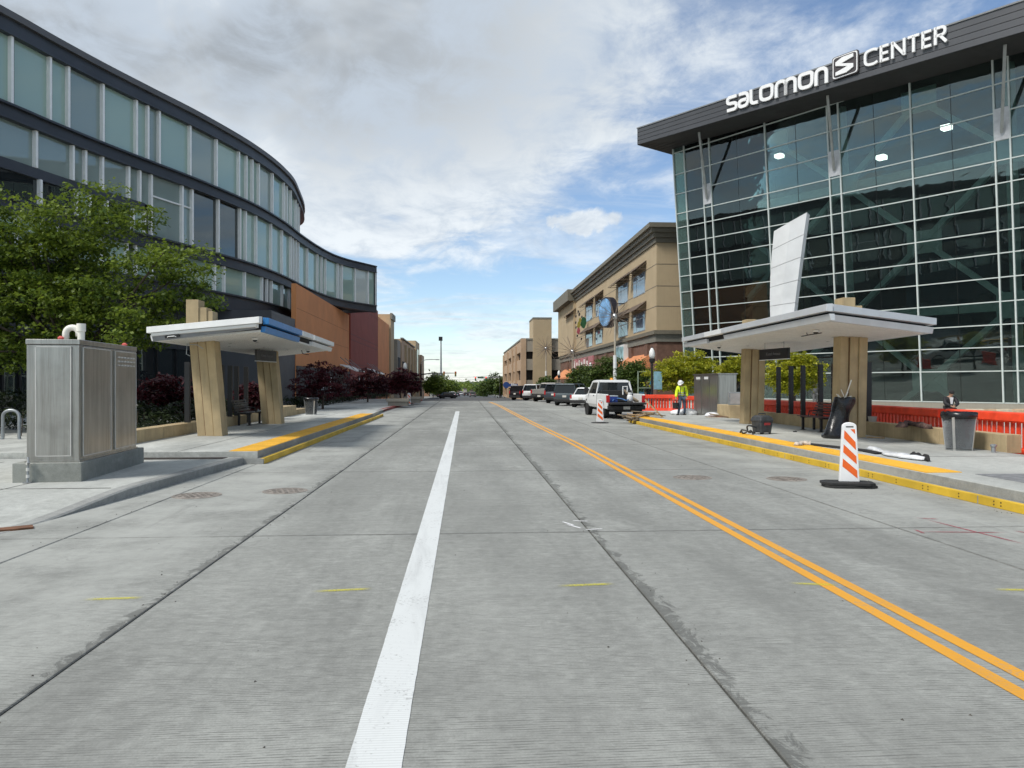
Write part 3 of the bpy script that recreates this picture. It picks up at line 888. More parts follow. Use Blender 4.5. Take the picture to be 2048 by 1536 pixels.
def glazing(curve, pxs, z0, z1, mats, fin=True, extra=(), skipend=True):
    fs = [f for f in list(extra) + [hit(curve, x) for x in pxs] if f is not None]
    fs = sorted(fs)
    for i, f in enumerate(fs):
        p, d = cp(curve, f); n_ = Vector((d.y, -d.x)); rz = math.atan2(d.y, d.x)
        c = p + n_*0.06
        piece('window_fin', FIN, (c.x, c.y, (z0+z1)/2), (0.13, 0.24, z1 - z0), rz, off)
        c = p + n_*0.02 + d*0.115
        piece('fin_shadow_gap', FINE, (c.x, c.y, (z0+z1)/2), (0.10, 0.15, z1 - z0 - 0.01), rz, off)
        if i < len(fs) - 1:
            q, _ = cp(curve, fs[i+1]); mid = (p+q)/2; dd = q - p
            if dd.length < 0.03: continue
            nn = Vector((dd.y, -dd.x)).normalized(); c = mid - nn*0.04
            m = mats(i, fs[i], dd.length)
            piece('window_pane', m, (c.x, c.y, (z0+z1)/2), (dd.length, 0.04, z1 - z0), math.atan2(dd.y, dd.x), off)
random.seed(3)
up_px = [18.6,95.7,132.6,202,269,292,315,376.7,429.5,474.4,489.4,501.4,514.3,542,564.6,570.6,578.7,589,592.5,595.5]
tall_px = [299,361,381,433.4,476.8,488,509,539,561,578.7,583,589,594,612,632.6,640.7,648.5,673,682,708.4,734.5,749]
mid_px = [-20,67.5,141.6,166.8,201,253.7,276,299]
low_px = [30,76,110,150,200,250,268,300,345,426,445,486.4,521,531,540,561.6,575.7,584.7]
ext = [k*1.7 for k in range(2, 10)]
iend = len(CURVE_A) - 1
glazing(CURVE_A, up_px, zk(12.5), zk(15.2), lambda i, f, l: GLA if random.random() < .8 else GLB, extra=[2, 4.5, 6.5, 9, 11.5, iend-14, iend-10, iend-6, iend-3])
glazing(CURVE_B, tall_px, zk(8.9), zk(11.9), lambda i, f, l: (GLB if i < 2 else GLD if i in (2, 3) else SKYLIT if (f > len(CURVE_B) - 27 and random.random() < .8) else GLA))
glazing(CURVE_B, mid_px, zk(10.42), zk(11.9), lambda i, f, l: GLB, extra=[2, 5, 8, 11])
glazing(CURVE_B, [x + 9 for x in mid_px[:-1]] + [299], zk(8.9), zk(10.0), lambda i, f, l: GLD if i % 3 else GLA, extra=[2, 5, 8, 11])
glazing(CURVE_A, low_px, zk(6.8), zk(8.3), lambda i, f, l: GLD if (i % 5 == 2 or l < 0.9) else GLA, extra=[2, 4.5, 7, 10, 12.5, iend-14, iend-10, iend-6, iend-3])
q0, _ = cp(CURVE_B, hit(CURVE_B, 301)); q1, _ = cp(CURVE_B, hit(CURVE_B, 379))
piece('window_rail', FIN, ((q0.x+q1.x)/2 + .06, (q0.y+q1.y)/2 - .02, zk(10.9)), ((q1-q0).length, 0.07, 0.08), math.atan2(q1.y-q0.y, q1.x-q0.x), off)
iA = len(CURVE_A)
band('cornice', CURVE_A, zk(15.78), zk(16.05), 0.34, CORN)
band('roof_band', CURVE_A, zk(15.2), zk(15.78), 0.16, BAND)
band('roof_lip', CURVE_A, zk(15.16), zk(15.24), 0.30, BAND)
# the upper floor sits on the spandrel; the middle floor runs on to the right and ends in a parapet
band('spandrel', CURVE_B, zk(11.98), zk(12.5), 0.14, BAND)
band('spandrel_flange', CURVE_B, zk(12.44), zk(12.53), 0.32, BAND)
band('spandrel_flange', CURVE_B, zk(11.9), zk(12.0), 0.30, BAND)
band('spandrel', CURVE_B, zk(8.38), zk(8.9), 0.14, BAND)
band('spandrel_flange', CURVE_B, zk(8.84), zk(8.93), 0.32, BAND)
band('spandrel_flange', CURVE_B, zk(8.3), zk(8.40), 0.30, BAND)
band('spandrel', CURVE_B, zk(10.0), zk(10.42), 0.10, BAND, i1=int(hit(CURVE_B, 299)) + 1)
band('spandrel', CURVE_A, zk(5.95), zk(6.8), 0.14, BAND)
band('spandrel_flange', CURVE_A, zk(6.74), zk(6.83), 0.32, BAND)
band('spandrel_flange', CURVE_A, zk(5.9), zk(6.0), 0.36, BAND)
# dark body behind the glazing: floor plates and inner walls
def plate(name, curve, z0, z1, m, inset=0.4, backx=-34):
    mb = MB(); loop = []
    for i in range(len(curve)):
        p = curve[i] - outn(curve, i)*inset; loop.append((p.x, p.y, z0))
    loop += [(backx, curve[-1].y + 1, z0), (backx, curve[0].y - 2, z0)]
    mb.prism(loop, (0, 0, z1 - z0)); return mb.build(name, m, off, world=True)
plate('upper_floor_body', CURVE_A, zk(12.3), zk(15.7), DARKM, 0.45)
plate('roof', CURVE_A, zk(15.72), zk(15.9), GREYM, 0.1)
plate('middle_floor_body', CURVE_B, zk(8.5), zk(12.2), DARKM, 0.45)
plate('terrace_roof', CURVE_B, zk(12.2), zk(12.28), GREYM, 0.2)
plate('lower_floor_body', CURVE_A, zk(6.1), zk(8.5), DARKM, 0.45)
# end cap of the middle floor
e = CURVE_B[-1]; d = (CURVE_B[-1]-CURVE_B[-2]).normalized()
piece('end_post', BAND, (e.x - .1, e.y + .1, zk(10.4)), (0.3, 0.5, zk(12.5) - zk(8.3)), math.atan2(d.y, d.x), off)
mb = MB(); mb.prism([(e.x, e.y, zk(8.38)), (e.x, e.y, zk(12.5)), (e.x - 6, e.y + 3.5, zk(12.5)), (e.x - 6, e.y + 3.5, zk(8.38))], (0.05, 0.25, 0)); mb.build('end_wall', CHAR, off, world=True)
# ground floor: charcoal panels set back under the overhang, dark glass below
uW = -13.2
vE = 56.3
GW = [(CURVE_A[i] - outn(CURVE_A, i)*1.6) for i in range(0, len(CURVE_A)) if CURVE_A[i].y < 55 and i < len(CURVE_A) - 12]
mb = MB(); mb.loft([[(p.x, p.y, 3.9), (p.x, p.y, zk(5.95)), (p.x - .4, p.y, zk(5.95)), (p.x - .4, p.y, 3.9)] for p in GW]); mb.build('ground_floor_wall', CHAR, off, world=True)
mb = MB(); mb.box(-17.5, -12.45, 49.5, vE, 0.1, zk(5.95) - .05); mb.build('end_pier', CHAR, off, world=True)
for p, q in zip(GW[::3], GW[3::3]):
    d = q - p; L = d.length; c = (p + q)/2; rz = math.atan2(d.y, d.x)
    piece('shopfront_pane', GLD, (c.x - .2, c.y, 2.0), (L - .1, .05, 3.78), rz, off)
    piece('shopfront_mullion', BLACK, (p.x - .12, p.y, 2.0), (.12, .16, 3.8), rz, off)
    piece('wall_seam', SEAMD, (p.x + .02, p.y, 5.2), (0.03, 0.03, 2.5), rz, off)
mb = MB(); mb.loft([[(p.x - 4, p.y, 0), (p.x - 4, p.y, 6.4), (p.x - 4.4, p.y, 6.4), (p.x - 4.4, p.y, 0)] for p in GW]); mb.build('inner_wall', DARKM, off, world=True)

# ================================================================== left: orange and maroon block behind it
blk = thing('cinema_block', 'orange stucco block with a maroon end bay beyond the curved offices', 'building', (-20, 80, 0))
v1 = FPX*12.4/228; v2 = FPX*12.4/173
mb = MB(); mb.box(-12.75, -12.4, vE + 0.1, v1*CY+.7, -0.3, 9.2); mb.build('orange_wall', ORANGE, blk, world=True)
mb = MB(); mb.box(-30, -12.25, v1*CY + .7, v2*CY + .7, -0.5, 12.15); mb.build('maroon_wall', MAROON, blk, world=True)
for zz in (10.9, 7.2, 6.6, 4.0):
    piece('wall_band', mat('maroon_band', (0.21, 0.065, 0.055), 0.85), (-12.245, (v1+v2)/2*CY + .7, zz), (0.02, (v2-v1)*CY - .2, 0.12), 0, blk)
mb = MB(); mb.box(-30, -13.3, v2*CY + .7, 134.5, -1.5, 12.2); mb.build('orange_wall', ORANGE, blk, world=True)
mb = MB(); mb.box(-13.0, -12.3, vE + .12, v1*CY + .69, -0.3, 3.1); mb.build('plinth', mat('dark_plinth', (.085, .08, .078), .8, var=.12), blk, world=True)
mat('orange_joint', (.47, .185, .072), .9)
for zz in (5.6, 7.4):
    piece('control_joint', MATS['orange_joint'], (-12.398, (vE + v1*CY)/2 + .3, zz), (.012, v1*CY - vE - .2, .045), 0, blk)
for i, (v, w) in enumerate(((66, 1.0), (70, 1.0), (88, 1.0), (92, 1.0), (97, 1.0))):
    fr = piece('poster_case', BLACK, (-12.15 if i > 1 else -12.3, v, 1.75), (0.14, w*1.25, 1.9), 0, blk)
    mb = MB(); uu = -12.07 if i > 1 else -12.22
    mb.box(uu - .02, uu + .004, v - w/2, v + w/2, 0.95, 2.55); mb.build('poster', mat('poster_paper', (0.62, 0.64, 0.66), 0.6, var=0.5, vscale=2.5), blk, world=True)
for v in (78, 98.5):
    mb = MB(); mb.prism([(-12.2, v - 3.2, 3.6), (-12.2, v + 3.2, 3.6), (-10.6, v + 3.2, 3.0), (-10.6, v - 3.2, 3.0)], (0, 0, 0.12)); mb.build('glass_canopy', WHITEM, blk, world=True)
    for dv in (-3, 0, 3):
        mb = MB(); mb.bar((-12.2, v+dv, 4.4), (-10.7, v+dv, 3.1), 0.06); mb.build('canopy_rod', GREYM, blk, world=True)

# ================================================================== left: tan garage past the block
def garage_floor_openings(root, ax, c, spans, levels, depth, m):
    for (a, b) in spans:
        for (z0, z1) in levels:
            if ax == 'x': piece('opening', m, ((a+b)/2, c, (z0+z1)/2), (b-a, depth, z1-z0), 0, root)
            else: piece('opening', m, (c, (a+b)/2, (z0+z1)/2), (depth, b-a, z1-z0), 0, root)
gl_ = thing('parking_garage', 'tan stucco parking garage past the orange block on the left', 'building', (-18, 160, -1.5))
mb = MB(); mb.box(-30, -13.0, 134.7, 141, -2, 14.2); mb.build('stair_tower', TANB, gl_, world=True)
mb = MB(); mb.box(-13.15, -12.75, 134.6, 141.1, 13.3, 14.4); mb.build('tower_cornice', TRIM2, gl_, world=True)
mb = MB(); mb.box(-30, -12.2, 148, 185, -3, 10.6); mb.build('front_wall', TANP, gl_, world=True)
mb = MB(); mb.box(-30, -12.4, 141.1, 147.9, -2.5, 10.1); mb.build('recessed_bay', PRECAST, gl_, world=True)
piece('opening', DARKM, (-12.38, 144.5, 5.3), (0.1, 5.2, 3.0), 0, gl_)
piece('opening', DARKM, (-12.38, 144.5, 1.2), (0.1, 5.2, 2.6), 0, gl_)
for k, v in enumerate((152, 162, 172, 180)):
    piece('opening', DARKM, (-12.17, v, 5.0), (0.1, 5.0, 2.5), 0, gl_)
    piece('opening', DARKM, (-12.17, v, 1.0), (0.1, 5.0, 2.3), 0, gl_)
    piece('pilaster', TANB, (-12.0, v + 4.6, 3.5), (0.5, 2.0, 12.5), 0, gl_)
mb = MB(); mb.box(-30, -11.8, 185.1, 200, -3, 12.4); mb.build('corner_block', TANB, gl_, world=True)
mb = MB(); mb.box(-30, -11.2, 200.1, 212, -3, 9.5); mb.build('corner_block', TANP, gl_, world=True)
piece('parapet_cap', TRIM2, (-12.15, 166, 10.7), (0.5, 37, 0.25), 0, gl_)
piece('glass_strip', GLB, (-11.75, 192, 5), (0.1, 5, 11), 0, gl_)

# ================================================================== right: glass hall with the big sign
SV = -130.0                                   # vanishing column of its front
fx, fy = c2w((SV - 1024) / FPX, 1.0); fl = math.hypot(fx, fy)
FD = Vector((fx/fl, fy/fl))                    # along the front, away from the viewer
FN = Vector((-FD.y, FD.x))                     # out of the front, towards the street
if FN.dot(Vector((-1, -1))) < 0: FN = -FN
Z0F = 46.0; x0, y0 = c2w((1997 - 1024) / FPX * Z0F, Z0F); FB = Vector((x0, y0))
LEAN, ZS = 0.085, 0.58
def FP(s, z, o=0.0):
    p = FB + FD*s + FN*(LEAN*(z - ZS) + o); return Vector((p.x, p.y, z))
def s_of(px, z=10.0, o=0.0):
    dx, dy = c2w((px - 1024) / FPX, 1.0)
    b = FB + FN*(LEAN*(z - ZS) + o)
    # b + s*FD parallel to (dx,dy)
    return -(b.x*dy - b.y*dx) / (FD.x*dy - FD.y*dx)
def z_of(py, s, o=0.0):
    z = 8.0
    for _ in range(30):
        p = FP(s, z, o); Zc = p.x*SY + p.y*CY
        z = EYE + (768 - py) / FPX * Zc
    return z
rows = [806,742,694,649,603,555,507,462,414,368,323,283,227,171,109,66]
zr = [z_of(y, s_of(1997)) for y in rows]
ZS = zr[0]
cols = [1361.5,1383,1417.5,1433,1544,1668,1690,1833,1997.5,2028]
sc_ = [s_of(x) for x in cols]
bay = sc_[5] - sc_[8]
more = [sc_[9] - (sc_[6]-sc_[7]), sc_[9] - (sc_[6]-sc_[8]), sc_[9] - (sc_[6]-sc_[8]) - 1.0, sc_[9] - bay - (sc_[6]-sc_[7]), sc_[9] - 2*bay]
hall = thing('glass_hall', 'tall dark glass hall with an overhanging grey roof on the right', 'building', (FB.x + 8, FB.y + 4, 0.15))
HG = glass('hall_glass', (0.68, 0.79, 0.77), 0.90, (0.060, 0.078, 0.078), wob=0.12, refl=1.0, ior=1.75)
HGP = glass('hall_glass_pale', (0.62, 0.80, 0.74), 0.75, (0.20, 0.29, 0.27), wob=0.06, refl=0.85)
WM = mat('white_mullion', (0.55, 0.60, 0.58), 0.45, var=0.05)
BUTT = mat('butt_joint', (0.008, 0.01, 0.01), 0.5)
alls = sorted(sc_ + more, reverse=True)       # from the far corner towards the viewer
def lean_piece(name, m, s0, s1, z0, z1, o, th):
    mb = MB()
    a, b, c, d = FP(s0, z0, o), FP(s1, z0, o), FP(s1, z1, o), FP(s0, z1, o)
    e = Vector((FN.x*th, FN.y*th, 0))
    mb.prism([a, b, c, d], e); return mb.build(name, m, hall, world=True)
for i in range(len(alls) - 1):
    s0, s1 = alls[i], alls[i+1]
    wide = (s0 - s1) > 3.0
    parts_ = [(s0, (s0+s1)/2), ((s0+s1)/2, s1)] if wide else [(s0, s1)]
    for (a, b) in parts_:
        for k in range(len(zr) - 1):
            pale = i == 0
            lean_piece('glass_pane', HGP if pale else HG, a - 0.012, b + 0.012, zr[k] + 0.02, zr[k+1] - 0.02, -0.03, 0.024)
    if wide: lean_piece('glazing_joint', BUTT, (s0+s1)/2 + 0.02, (s0+s1)/2 - 0.02, zr[0], zr[-1], -0.045, 0.03)
for s in alls:
    lean_piece('mullion', WM, s + 0.045, s - 0.045, zr[0], zr[-1] + .3, -0.02, 0.11)
for k, z in enumerate(zr):
    lean_piece('transom', WM, alls[0], alls[-1], z - 0.032, z + 0.032, 0.0, 0.072)
# sill wall
lean_piece('sill_wall', PRECAST, alls[0] + .2, alls[-1], 0.1, zr[0] - 0.05, -0.3, 0.42)
# columns, diagonal bracing and beams behind the glass
BR = mat('brace_paint', (0.80, 0.86, 0.82), 0.6, var=0.08)
colS = [(sc_[2]+sc_[3])/2, (sc_[5]+sc_[6])/2, (sc_[8]+sc_[9])/2]
colS.append(colS[2] - (colS[1]-colS[2])); colS.append(colS[3] - (colS[1]-colS[2]))
midS = [(a+b)/2 for a, b in zip(colS, colS[1:])]
IN = -1.3
def brace(name, s0, z0, s1, z1, w=0.36, o=IN):
    mb = MB(); mb.bar(FP(s0, z0, o), FP(s1, z1, o), 0.35, w, up=(FN.x, FN.y, 0) if False else (0,0,1)); return mb.build(name, BR, hall, world=True)
lv = [(15.9, 11.2), (6.6, 11.2), (6.6, 2.0), (15.9, 20.4), (-2.4, 2.0)]
for i in range(len(colS) - 1):
    for cs in (colS[i], colS[i+1]):
        for (zc_, zm) in lv:
            z_lo, s_lo = zc_, cs
            if zc_ < 0:
                t = (0.2 - zc_) / (zm - zc_); s_lo = cs + (midS[i] - cs)*t; z_lo = 0.2
            brace('diagonal_brace', s_lo, z_lo, midS[i], zm)
    for z in (11.2, 2.0, 20.4):
        lean_piece('gusset_plate', BR, midS[i] + 1.1, midS[i] - 1.1, z - 0.75, z + 0.75, IN - 0.05, 0.1)
    for z in (15.9, 6.6):
        brace('floor_beam', colS[i], z, colS[i+1], z, 0.55, IN - 0.3)
for cs in colS:
    brace('column', cs, 0.2, cs, zr[-1], 0.55)
    for z in (15.9, 6.6): lean_piece('gusset_plate', BR, cs + 1.0, cs - 1.0, z - 0.8, z + 0.8, IN + 0.16, 0.1)
brace('corner_column', alls[0] - .5, 0.2, alls[0] - .5, zr[-1], 0.35)
# interior shell
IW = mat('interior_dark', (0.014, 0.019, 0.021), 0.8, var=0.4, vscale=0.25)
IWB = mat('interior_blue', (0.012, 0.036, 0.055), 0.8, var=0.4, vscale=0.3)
sL, sR = alls[0], alls[-1]
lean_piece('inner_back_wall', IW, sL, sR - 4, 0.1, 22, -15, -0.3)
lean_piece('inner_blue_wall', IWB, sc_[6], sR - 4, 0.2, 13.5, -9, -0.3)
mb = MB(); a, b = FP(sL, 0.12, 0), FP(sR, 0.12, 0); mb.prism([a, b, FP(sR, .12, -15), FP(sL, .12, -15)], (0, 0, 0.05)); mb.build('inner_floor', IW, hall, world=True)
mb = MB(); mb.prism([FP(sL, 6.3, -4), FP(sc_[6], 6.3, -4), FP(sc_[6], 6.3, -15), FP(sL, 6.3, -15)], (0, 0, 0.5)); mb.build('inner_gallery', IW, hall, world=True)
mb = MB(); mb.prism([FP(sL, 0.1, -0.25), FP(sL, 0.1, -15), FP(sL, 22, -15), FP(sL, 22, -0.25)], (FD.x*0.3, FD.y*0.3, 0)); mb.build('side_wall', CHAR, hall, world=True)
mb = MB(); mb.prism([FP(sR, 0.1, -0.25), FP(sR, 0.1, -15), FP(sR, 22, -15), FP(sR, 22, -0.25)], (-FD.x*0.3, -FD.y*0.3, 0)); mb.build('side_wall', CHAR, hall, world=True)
LAMP = emit('lit_lamp', (1.0, 0.97, 0.9), 4.0)
for (px, py) in ((1562, 312), (1764, 315), (1895, 255)):
    s = s_of(px, 17, -3.0); z = z_of(py, s, -3.0); p = FP(s, z, -3.0)
    piece('hanging_lamp', LAMP, p, (0.55, 0.55, 0.28), 0.6, hall)
# roof: fascia with seams, soffit, top
OV = 5.0 - LEAN*21
FASC = mat('roof_fascia', (0.080, 0.083, 0.090), 0.45, var=0.08, vscale=0.3, metal=0.3)
SOFD = mat('roof_soffit', (0.030, 0.028, 0.028), 0.7, var=0.15, vscale=0.5)
def RP(s, z, o=5.0):
    p = FB + FD*s + FN*o; return Vector((p.x, p.y, z))
def rs_of(px, o=5.0):
    dx, dy = c2w((px - 1024) / FPX, 1.0); b = FB + FN*o
    return -(b.x*dy - b.y*dx) / (FD.x*dy - FD.y*dx)
def rz_of(py, s, o=5.0):
    p = RP(s, 0, o); Zc = p.x*SY + p.y*CY; return EYE + (768 - py)/FPX*Zc
ra, rb = rs_of(1276), rs_of(2048)
bA, tA = rz_of(290, ra), rz_of(258, ra)
bB, tB = rz_of(64, rb), rz_of(3, rb)
def zb(s): return bA + (bB - bA)*(s - ra)/(rb - ra)
def zt(s): return tA + (tB - tA)*(s - ra)/(rb - ra)
sEnd = sR - 6
mb = MB(); mb.loft([[RP(s, zb(s)), RP(s, zt(s)), RP(s, zt(s), -16), RP(s, zt(s) - 0.4, -16)] for s in (ra, sEnd)]); mb.build('roof', SOFD, hall, world=True)
for k in range(4):
    f0, f1 = k/4, (k+1)/4
    mb = MB(); mb.loft([[RP(s, zb(s) + (zt(s)-zb(s))*f0 + .02, 5.003), RP(s, zb(s) + (zt(s)-zb(s))*f1 - .015, 5.003), RP(s, zb(s) + (zt(s)-zb(s))*f1 - .015, 5.06), RP(s, zb(s) + (zt(s)-zb(s))*f0 + .02, 5.06)] for s in (ra + .02, sEnd)]); mb.build('fascia_board', FASC, hall, world=True)
mb = MB(); mb.loft([[RP(s, zt(s) + .005, 4.7), RP(s, zt(s) + .10, 4.7), RP(s, zt(s) + .10, 5.12), RP(s, zt(s) + .005, 5.12)] for s in (ra + .05, sEnd)]); mb.build('roof_edge', GREYM, hall, world=True)
for k in range(3):
    mb = MB(); oo = 5.0 - (k+0)*7.0; o1 = oo - 6.96
    mb.prism([RP(ra + .003, zb(ra) + .01, oo), RP(ra + .003, zt(ra) - .01, oo), RP(ra + .003, zt(ra) - .01, o1), RP(ra + .003, zb(ra) + 0.01 + 0.1*k, o1)], (FD.x*.06, FD.y*.06, 0)); mb.build('fascia_board', FASC, hall, world=True)
# soffit boards under the far eave
for k in range(14):
    oo = 4.8 - 0.55*k
    mb = MB(); mb.prism([RP(ra - .1, zb(ra) - .02, oo), RP(ra - 4.2, zb(ra) - .02, oo), RP(ra - 4.2, zb(ra) - .02, oo - .5), RP(ra - .1, zb(ra) - .02, oo - .5)], (0, 0, 0.02)); mb.build('soffit_board', SOFD, hall, world=True)
# struts from the eave to grey anchor panels
STR = mat('strut_grey', (0.30, 0.31, 0.30), 0.5); PANEL = mat('anchor_panel', (0.55, 0.56, 0.58), 0.5)
for (sa, sb_, py0, py1, topx) in ((sc_[2], sc_[3], 410, 370, 1398), (sc_[5], sc_[6], 355, 305, 1655), (sc_[8], sc_[9], 283, 220, 2010)):
    z0_, z1_ = z_of(py0, sa), z_of(py1, sa)
    lean_piece('anchor_panel', PANEL, sa, sb_, z0_, z1_, 0.02, 0.08)
    sm = (sa + sb_)/2; st = rs_of(topx, 3.9)
    mb = MB(); mb.bar(FP(sm, z0_ + 0.4, 0.15), RP(st, zb(st) + .05, 3.9), 0.16); mb.build('strut', STR, hall, world=True)

# the sign on the eave
SIGNW = mat('sign_white', (0.82, 0.82, 0.82), 0.4, var=0.03); SIGND = mat('sign_dark', (0.05, 0.042, 0.045), 0.5)
sign = thing('rooftop_sign', 'white SALOMON S CENTER letters along the grey roof edge of the glass hall', 'sign', (RP(rs_of(1660), 20).x, RP(rs_of(1660), 20).y, 21))
SO = 5.08
def sign_to3(px0, py0, px1, py1, h_px):
    """flat letter space (x 0..1 along, y 0..1 up) on the roof edge between two photo points of the base line"""
    sa, sb2 = rs_of(px0, SO), rs_of(px1, SO)
    za, zb2 = rz_of(py0, sa, SO), rz_of(py1, sb2, SO)
    pm = RP((sa+sb2)/2, 0, SO); H = h_px/FPX*(pm.x*SY + pm.y*CY)
    def f(x, y, d):
        s = sa + (sb2 - sa)*x; p = RP(s, za + (zb2 - za)*x + y*H, SO + 0.02 + d); return p
    return f, abs(sb2 - sa), H
def letter(name, paths, f, L, H, w, parent, x0, x1):
    """paths in a unit box; the stroke is drawn in metres so it stays even"""
    mb = MB(); wl = (x1 - x0)*L
    for path, closed in paths:
        pp = rounded([(p[0]*wl, p[1]*H, 0) for p in path], 0.30*H, 4, closed)
        add_stroke(mb, pp, w, lambda x, y, d: f(x0 + x/L, y/H, d), 0.14, closed)
    mb.build(name, SIGNW, parent, world=True)
f, L, H = sign_to3(1456, 226, 1657, 166, 33)
e_ = .09
LT = {
 's': [([(.97,.9),(.06,.9),(.06,.52),(.94,.48),(.94,.1),(.02,.1)], False)],
 'a': [([(.05,.9),(.92,.9),(.92,.1),(.08,.1),(.08,.50),(.86,.50)], False)],
 'L': [([(.10,.98),(.10,.1),(.98,.1)], False)],
 'o': [([(.5,.9),(.08,.9),(.08,.1),(.92,.1),(.92,.9)], True)],
 'm': [([(.06,.0),(.06,.9),(.50,.9),(.50,.0)], False), ([(.50,.0),(.50,.9),(.94,.9),(.94,.0)], False)],
 'n': [([(.08,.0),(.08,.9),(.92,.9),(.92,.0)], False)]}
x = 0.0
wid = {'s': .118, 'a': .118, 'L': .088, 'o': .148, 'm': .225, 'n': .118}
tot = sum(wid[c] for c in 'saLomon') + 6*0.018
for c in 'saLomon':
    letter('letter', LT[c], f, L, H, 0.20*H, sign, x/tot, (x + wid[c])/tot); x += wid[c] + 0.018
f, L, H = sign_to3(1731, 136, 1896, 84, 34)
CT = {
 'C': [([(.98,.86),(.70,.95),(.05,.90),(.05,.10),(.70,.05),(.98,.14)], False)],
 'E': [([(.98,.92),(.12,.92)], False), ([(.12,1.0),(.12,0)], False), ([(.12,.5),(.9,.5)], False), ([(.12,.08),(.98,.08)], False)],
 'N': [([(.08,0),(.08,1)], False), ([(.10,.95),(.90,.05)], False), ([(.92,0),(.92,1)], False)],
 'T': [([(.0,.92),(1.0,.92)], False), ([(.5,.92),(.5,0)], False)],
 'R': [([(.10,1),(.10,0)], False), ([(.10,.92),(.85,.92),(.85,.48),(.10,.48)], False), ([(.45,.48),(.95,.02)], False)]}
wid = {'C': .19, 'E': .125, 'N': .19, 'T': .15, 'R': .16}
tot = sum(wid[c] for c in 'CENTER') + 5*0.032; x = 0
for c in 'CENTER':
    letter('letter', CT[c], f, L, H, 0.155*H, sign, x/tot, (x + wid[c])/tot); x += wid[c] + 0.032
# square badge with the S
f, L, H = sign_to3(1666, 163, 1719, 145, 46)
def plaque(name, inset, m, d0, d1):
    mb = MB(); pp = rounded([(inset, inset, 0), (1-inset, inset, 0), (1-inset, 1-inset, 0), (inset, 1-inset, 0)], 0.12, 4, True)
    mb.loft([[f(p.x, p.y, d0) for p in pp], [f(p.x, p.y, d1) for p in pp]]); return mb.build(name, m, sign, world=True)
plaque('badge_back', 0.0, SIGND, 0.0, 0.10); plaque('badge_border', 0.035, SIGNW, 0.101, 0.13); plaque('badge_field', 0.075, SIGND, 0.131, 0.15)
mb = MB(); S2 = [(.84,.86),(.42,.86),(.17,.72),(.17,.57),(.62,.395),(.17,.28),(.17,.14),(.58,.14),(.84,.28),(.84,.43),(.38,.605),(.84,.72)]
mb.prism([f(a, b, 0.151) for a, b in S2], (FN.x*.08, FN.y*.08, 0)); mb.build('badge_letter', SIGNW, sign, world=True)

# ================================================================== right: tan building with blue-grey windows
UB = 18.0
tb = thing('tan_building', 'tan three-storey building with heavy cornice and brown brick base', 'building', (UB + 10, 100, 0.15))
va = 70.0*CY - (1313-1024)/FPX*70*SY
def v_of(px, u=UB):                     # where a street-parallel plane is seen in photo column px
    dx, dy = c2w((px - 1024)/FPX, 1.0); return u/dx*dy
def zf(py, px, u=UB):
    v = v_of(px, u); Zc = u*SY + v*CY; return EYE + (768 - py)/FPX*Zc
vA, vB, vC = v_of(1313), v_of(1152), v_of(1121)
def block(name, m, z0, z1, out=0.0):
    mb = MB(); mb.box(UB - out, UB + 26, vA - out, vC + out*0, z0, z1); return mb.build(name, m, tb, world=True)
block('stucco_wall', TANB, 6.7, 15.3)
block('brick_base', BRICKB, -1.5, 5.75)
block('belt_course', TRIM2, 5.72, 6.45, 0.12); block('belt_cap', TRIM, 6.42, 6.78, 0.32)
block('cornice_frieze', TRIM, 15.0, 15.5, 0.14); block('cornice_step', TRIM, 15.46, 15.95, 0.34); block('cornice_step', TRIM, 15.9, 16.35, 0.62); block('cornice_top', TRIM, 16.3, 16.72, 0.9)
mb = MB(); mb.box(UB - 1.35, UB + 4, vB, vC + .4, 15.2, 17.0); mb.build('cornice_corner', TRIM, tb, world=True)
mb = MB(); mb.box(UB - .4, UB + 4, vB + .2, vC + .3, 6.8, 15.25); mb.build('corner_bay', TANB, tb, world=True)
for z in (9.05, 10.95, 13.0):
    piece('control_joint', SEAMD, (UB - .004, (vA+vB)/2, z), (0.02, vB - vA, 0.045), 0, tb)
    piece('control_joint', SEAMD, (UB + 6, vA - .004, z), (12, 0.02, 0.045), 0, tb)
BLG = glass('blue_pane', (.3, .35, .4), 0.0, (0.20, 0.25, 0.32), refl=1.0)
def window(va_, vb_, z0, z1, u=UB):
    fr = piece('window', WFRAME, (u + .05, (va_+vb_)/2, (z0+z1)/2), (0.16, vb_-va_, z1-z0), 0, tb)
    w = vb_ - va_; h = z1 - z0
    for (a, b) in ((0.03, .30), (.345, .97)):
        for (c, d) in ((.03, .66), (.71, .97)):
            piece('pane', BLG, (u - .035, va_ + w*(1-(a+b)/2), z0 + h*(c+d)/2), (0.03, w*(b-a), h*(d-c)), 0, tb)
wins = [(1290.6,1267),(1256,1237),(1205,1192),(1185,1173),(1150,1140)]
for i, (xa, xb) in enumerate(wins):
    a, b = v_of(xa), v_of(xb)
    window(a, b, 10.85, 13.0 - .2*(i > 3)); 
    if i < 4: window(a, b, 7.1, 9.0)
for (xa, xb) in ((1293,1264),(1259,1233),(1207,1190),(1187,1171),(1152,1137)):
    a, b = v_of(xa), v_of(xb)
    for (z, ok) in ((13.45, True), (9.45, xa > 1160)):
        if not ok: continue
        aw = [(UB - .02, z + .55), (UB - 1.05, z - .28), (UB - 1.05, z - .33), (UB - .02, z + .47)]
        mb = MB(); mb.prism([(p[0], a, p[1]) for p in aw], (0, b - a, 0)); mb.build('awning', AWN, tb, world=True)
        for k in range(5):
            v = a + (b-a)*k/4
            mb = MB(); mb.bar((UB - .02, v, z - .30), (UB - 1.03, v, z - .33), 0.05); mb.bar((UB - .02, v, z + .3), (UB - .8, v, z - .30), 0.05); mb.build('awning_bracket', AWN, tb, world=True)
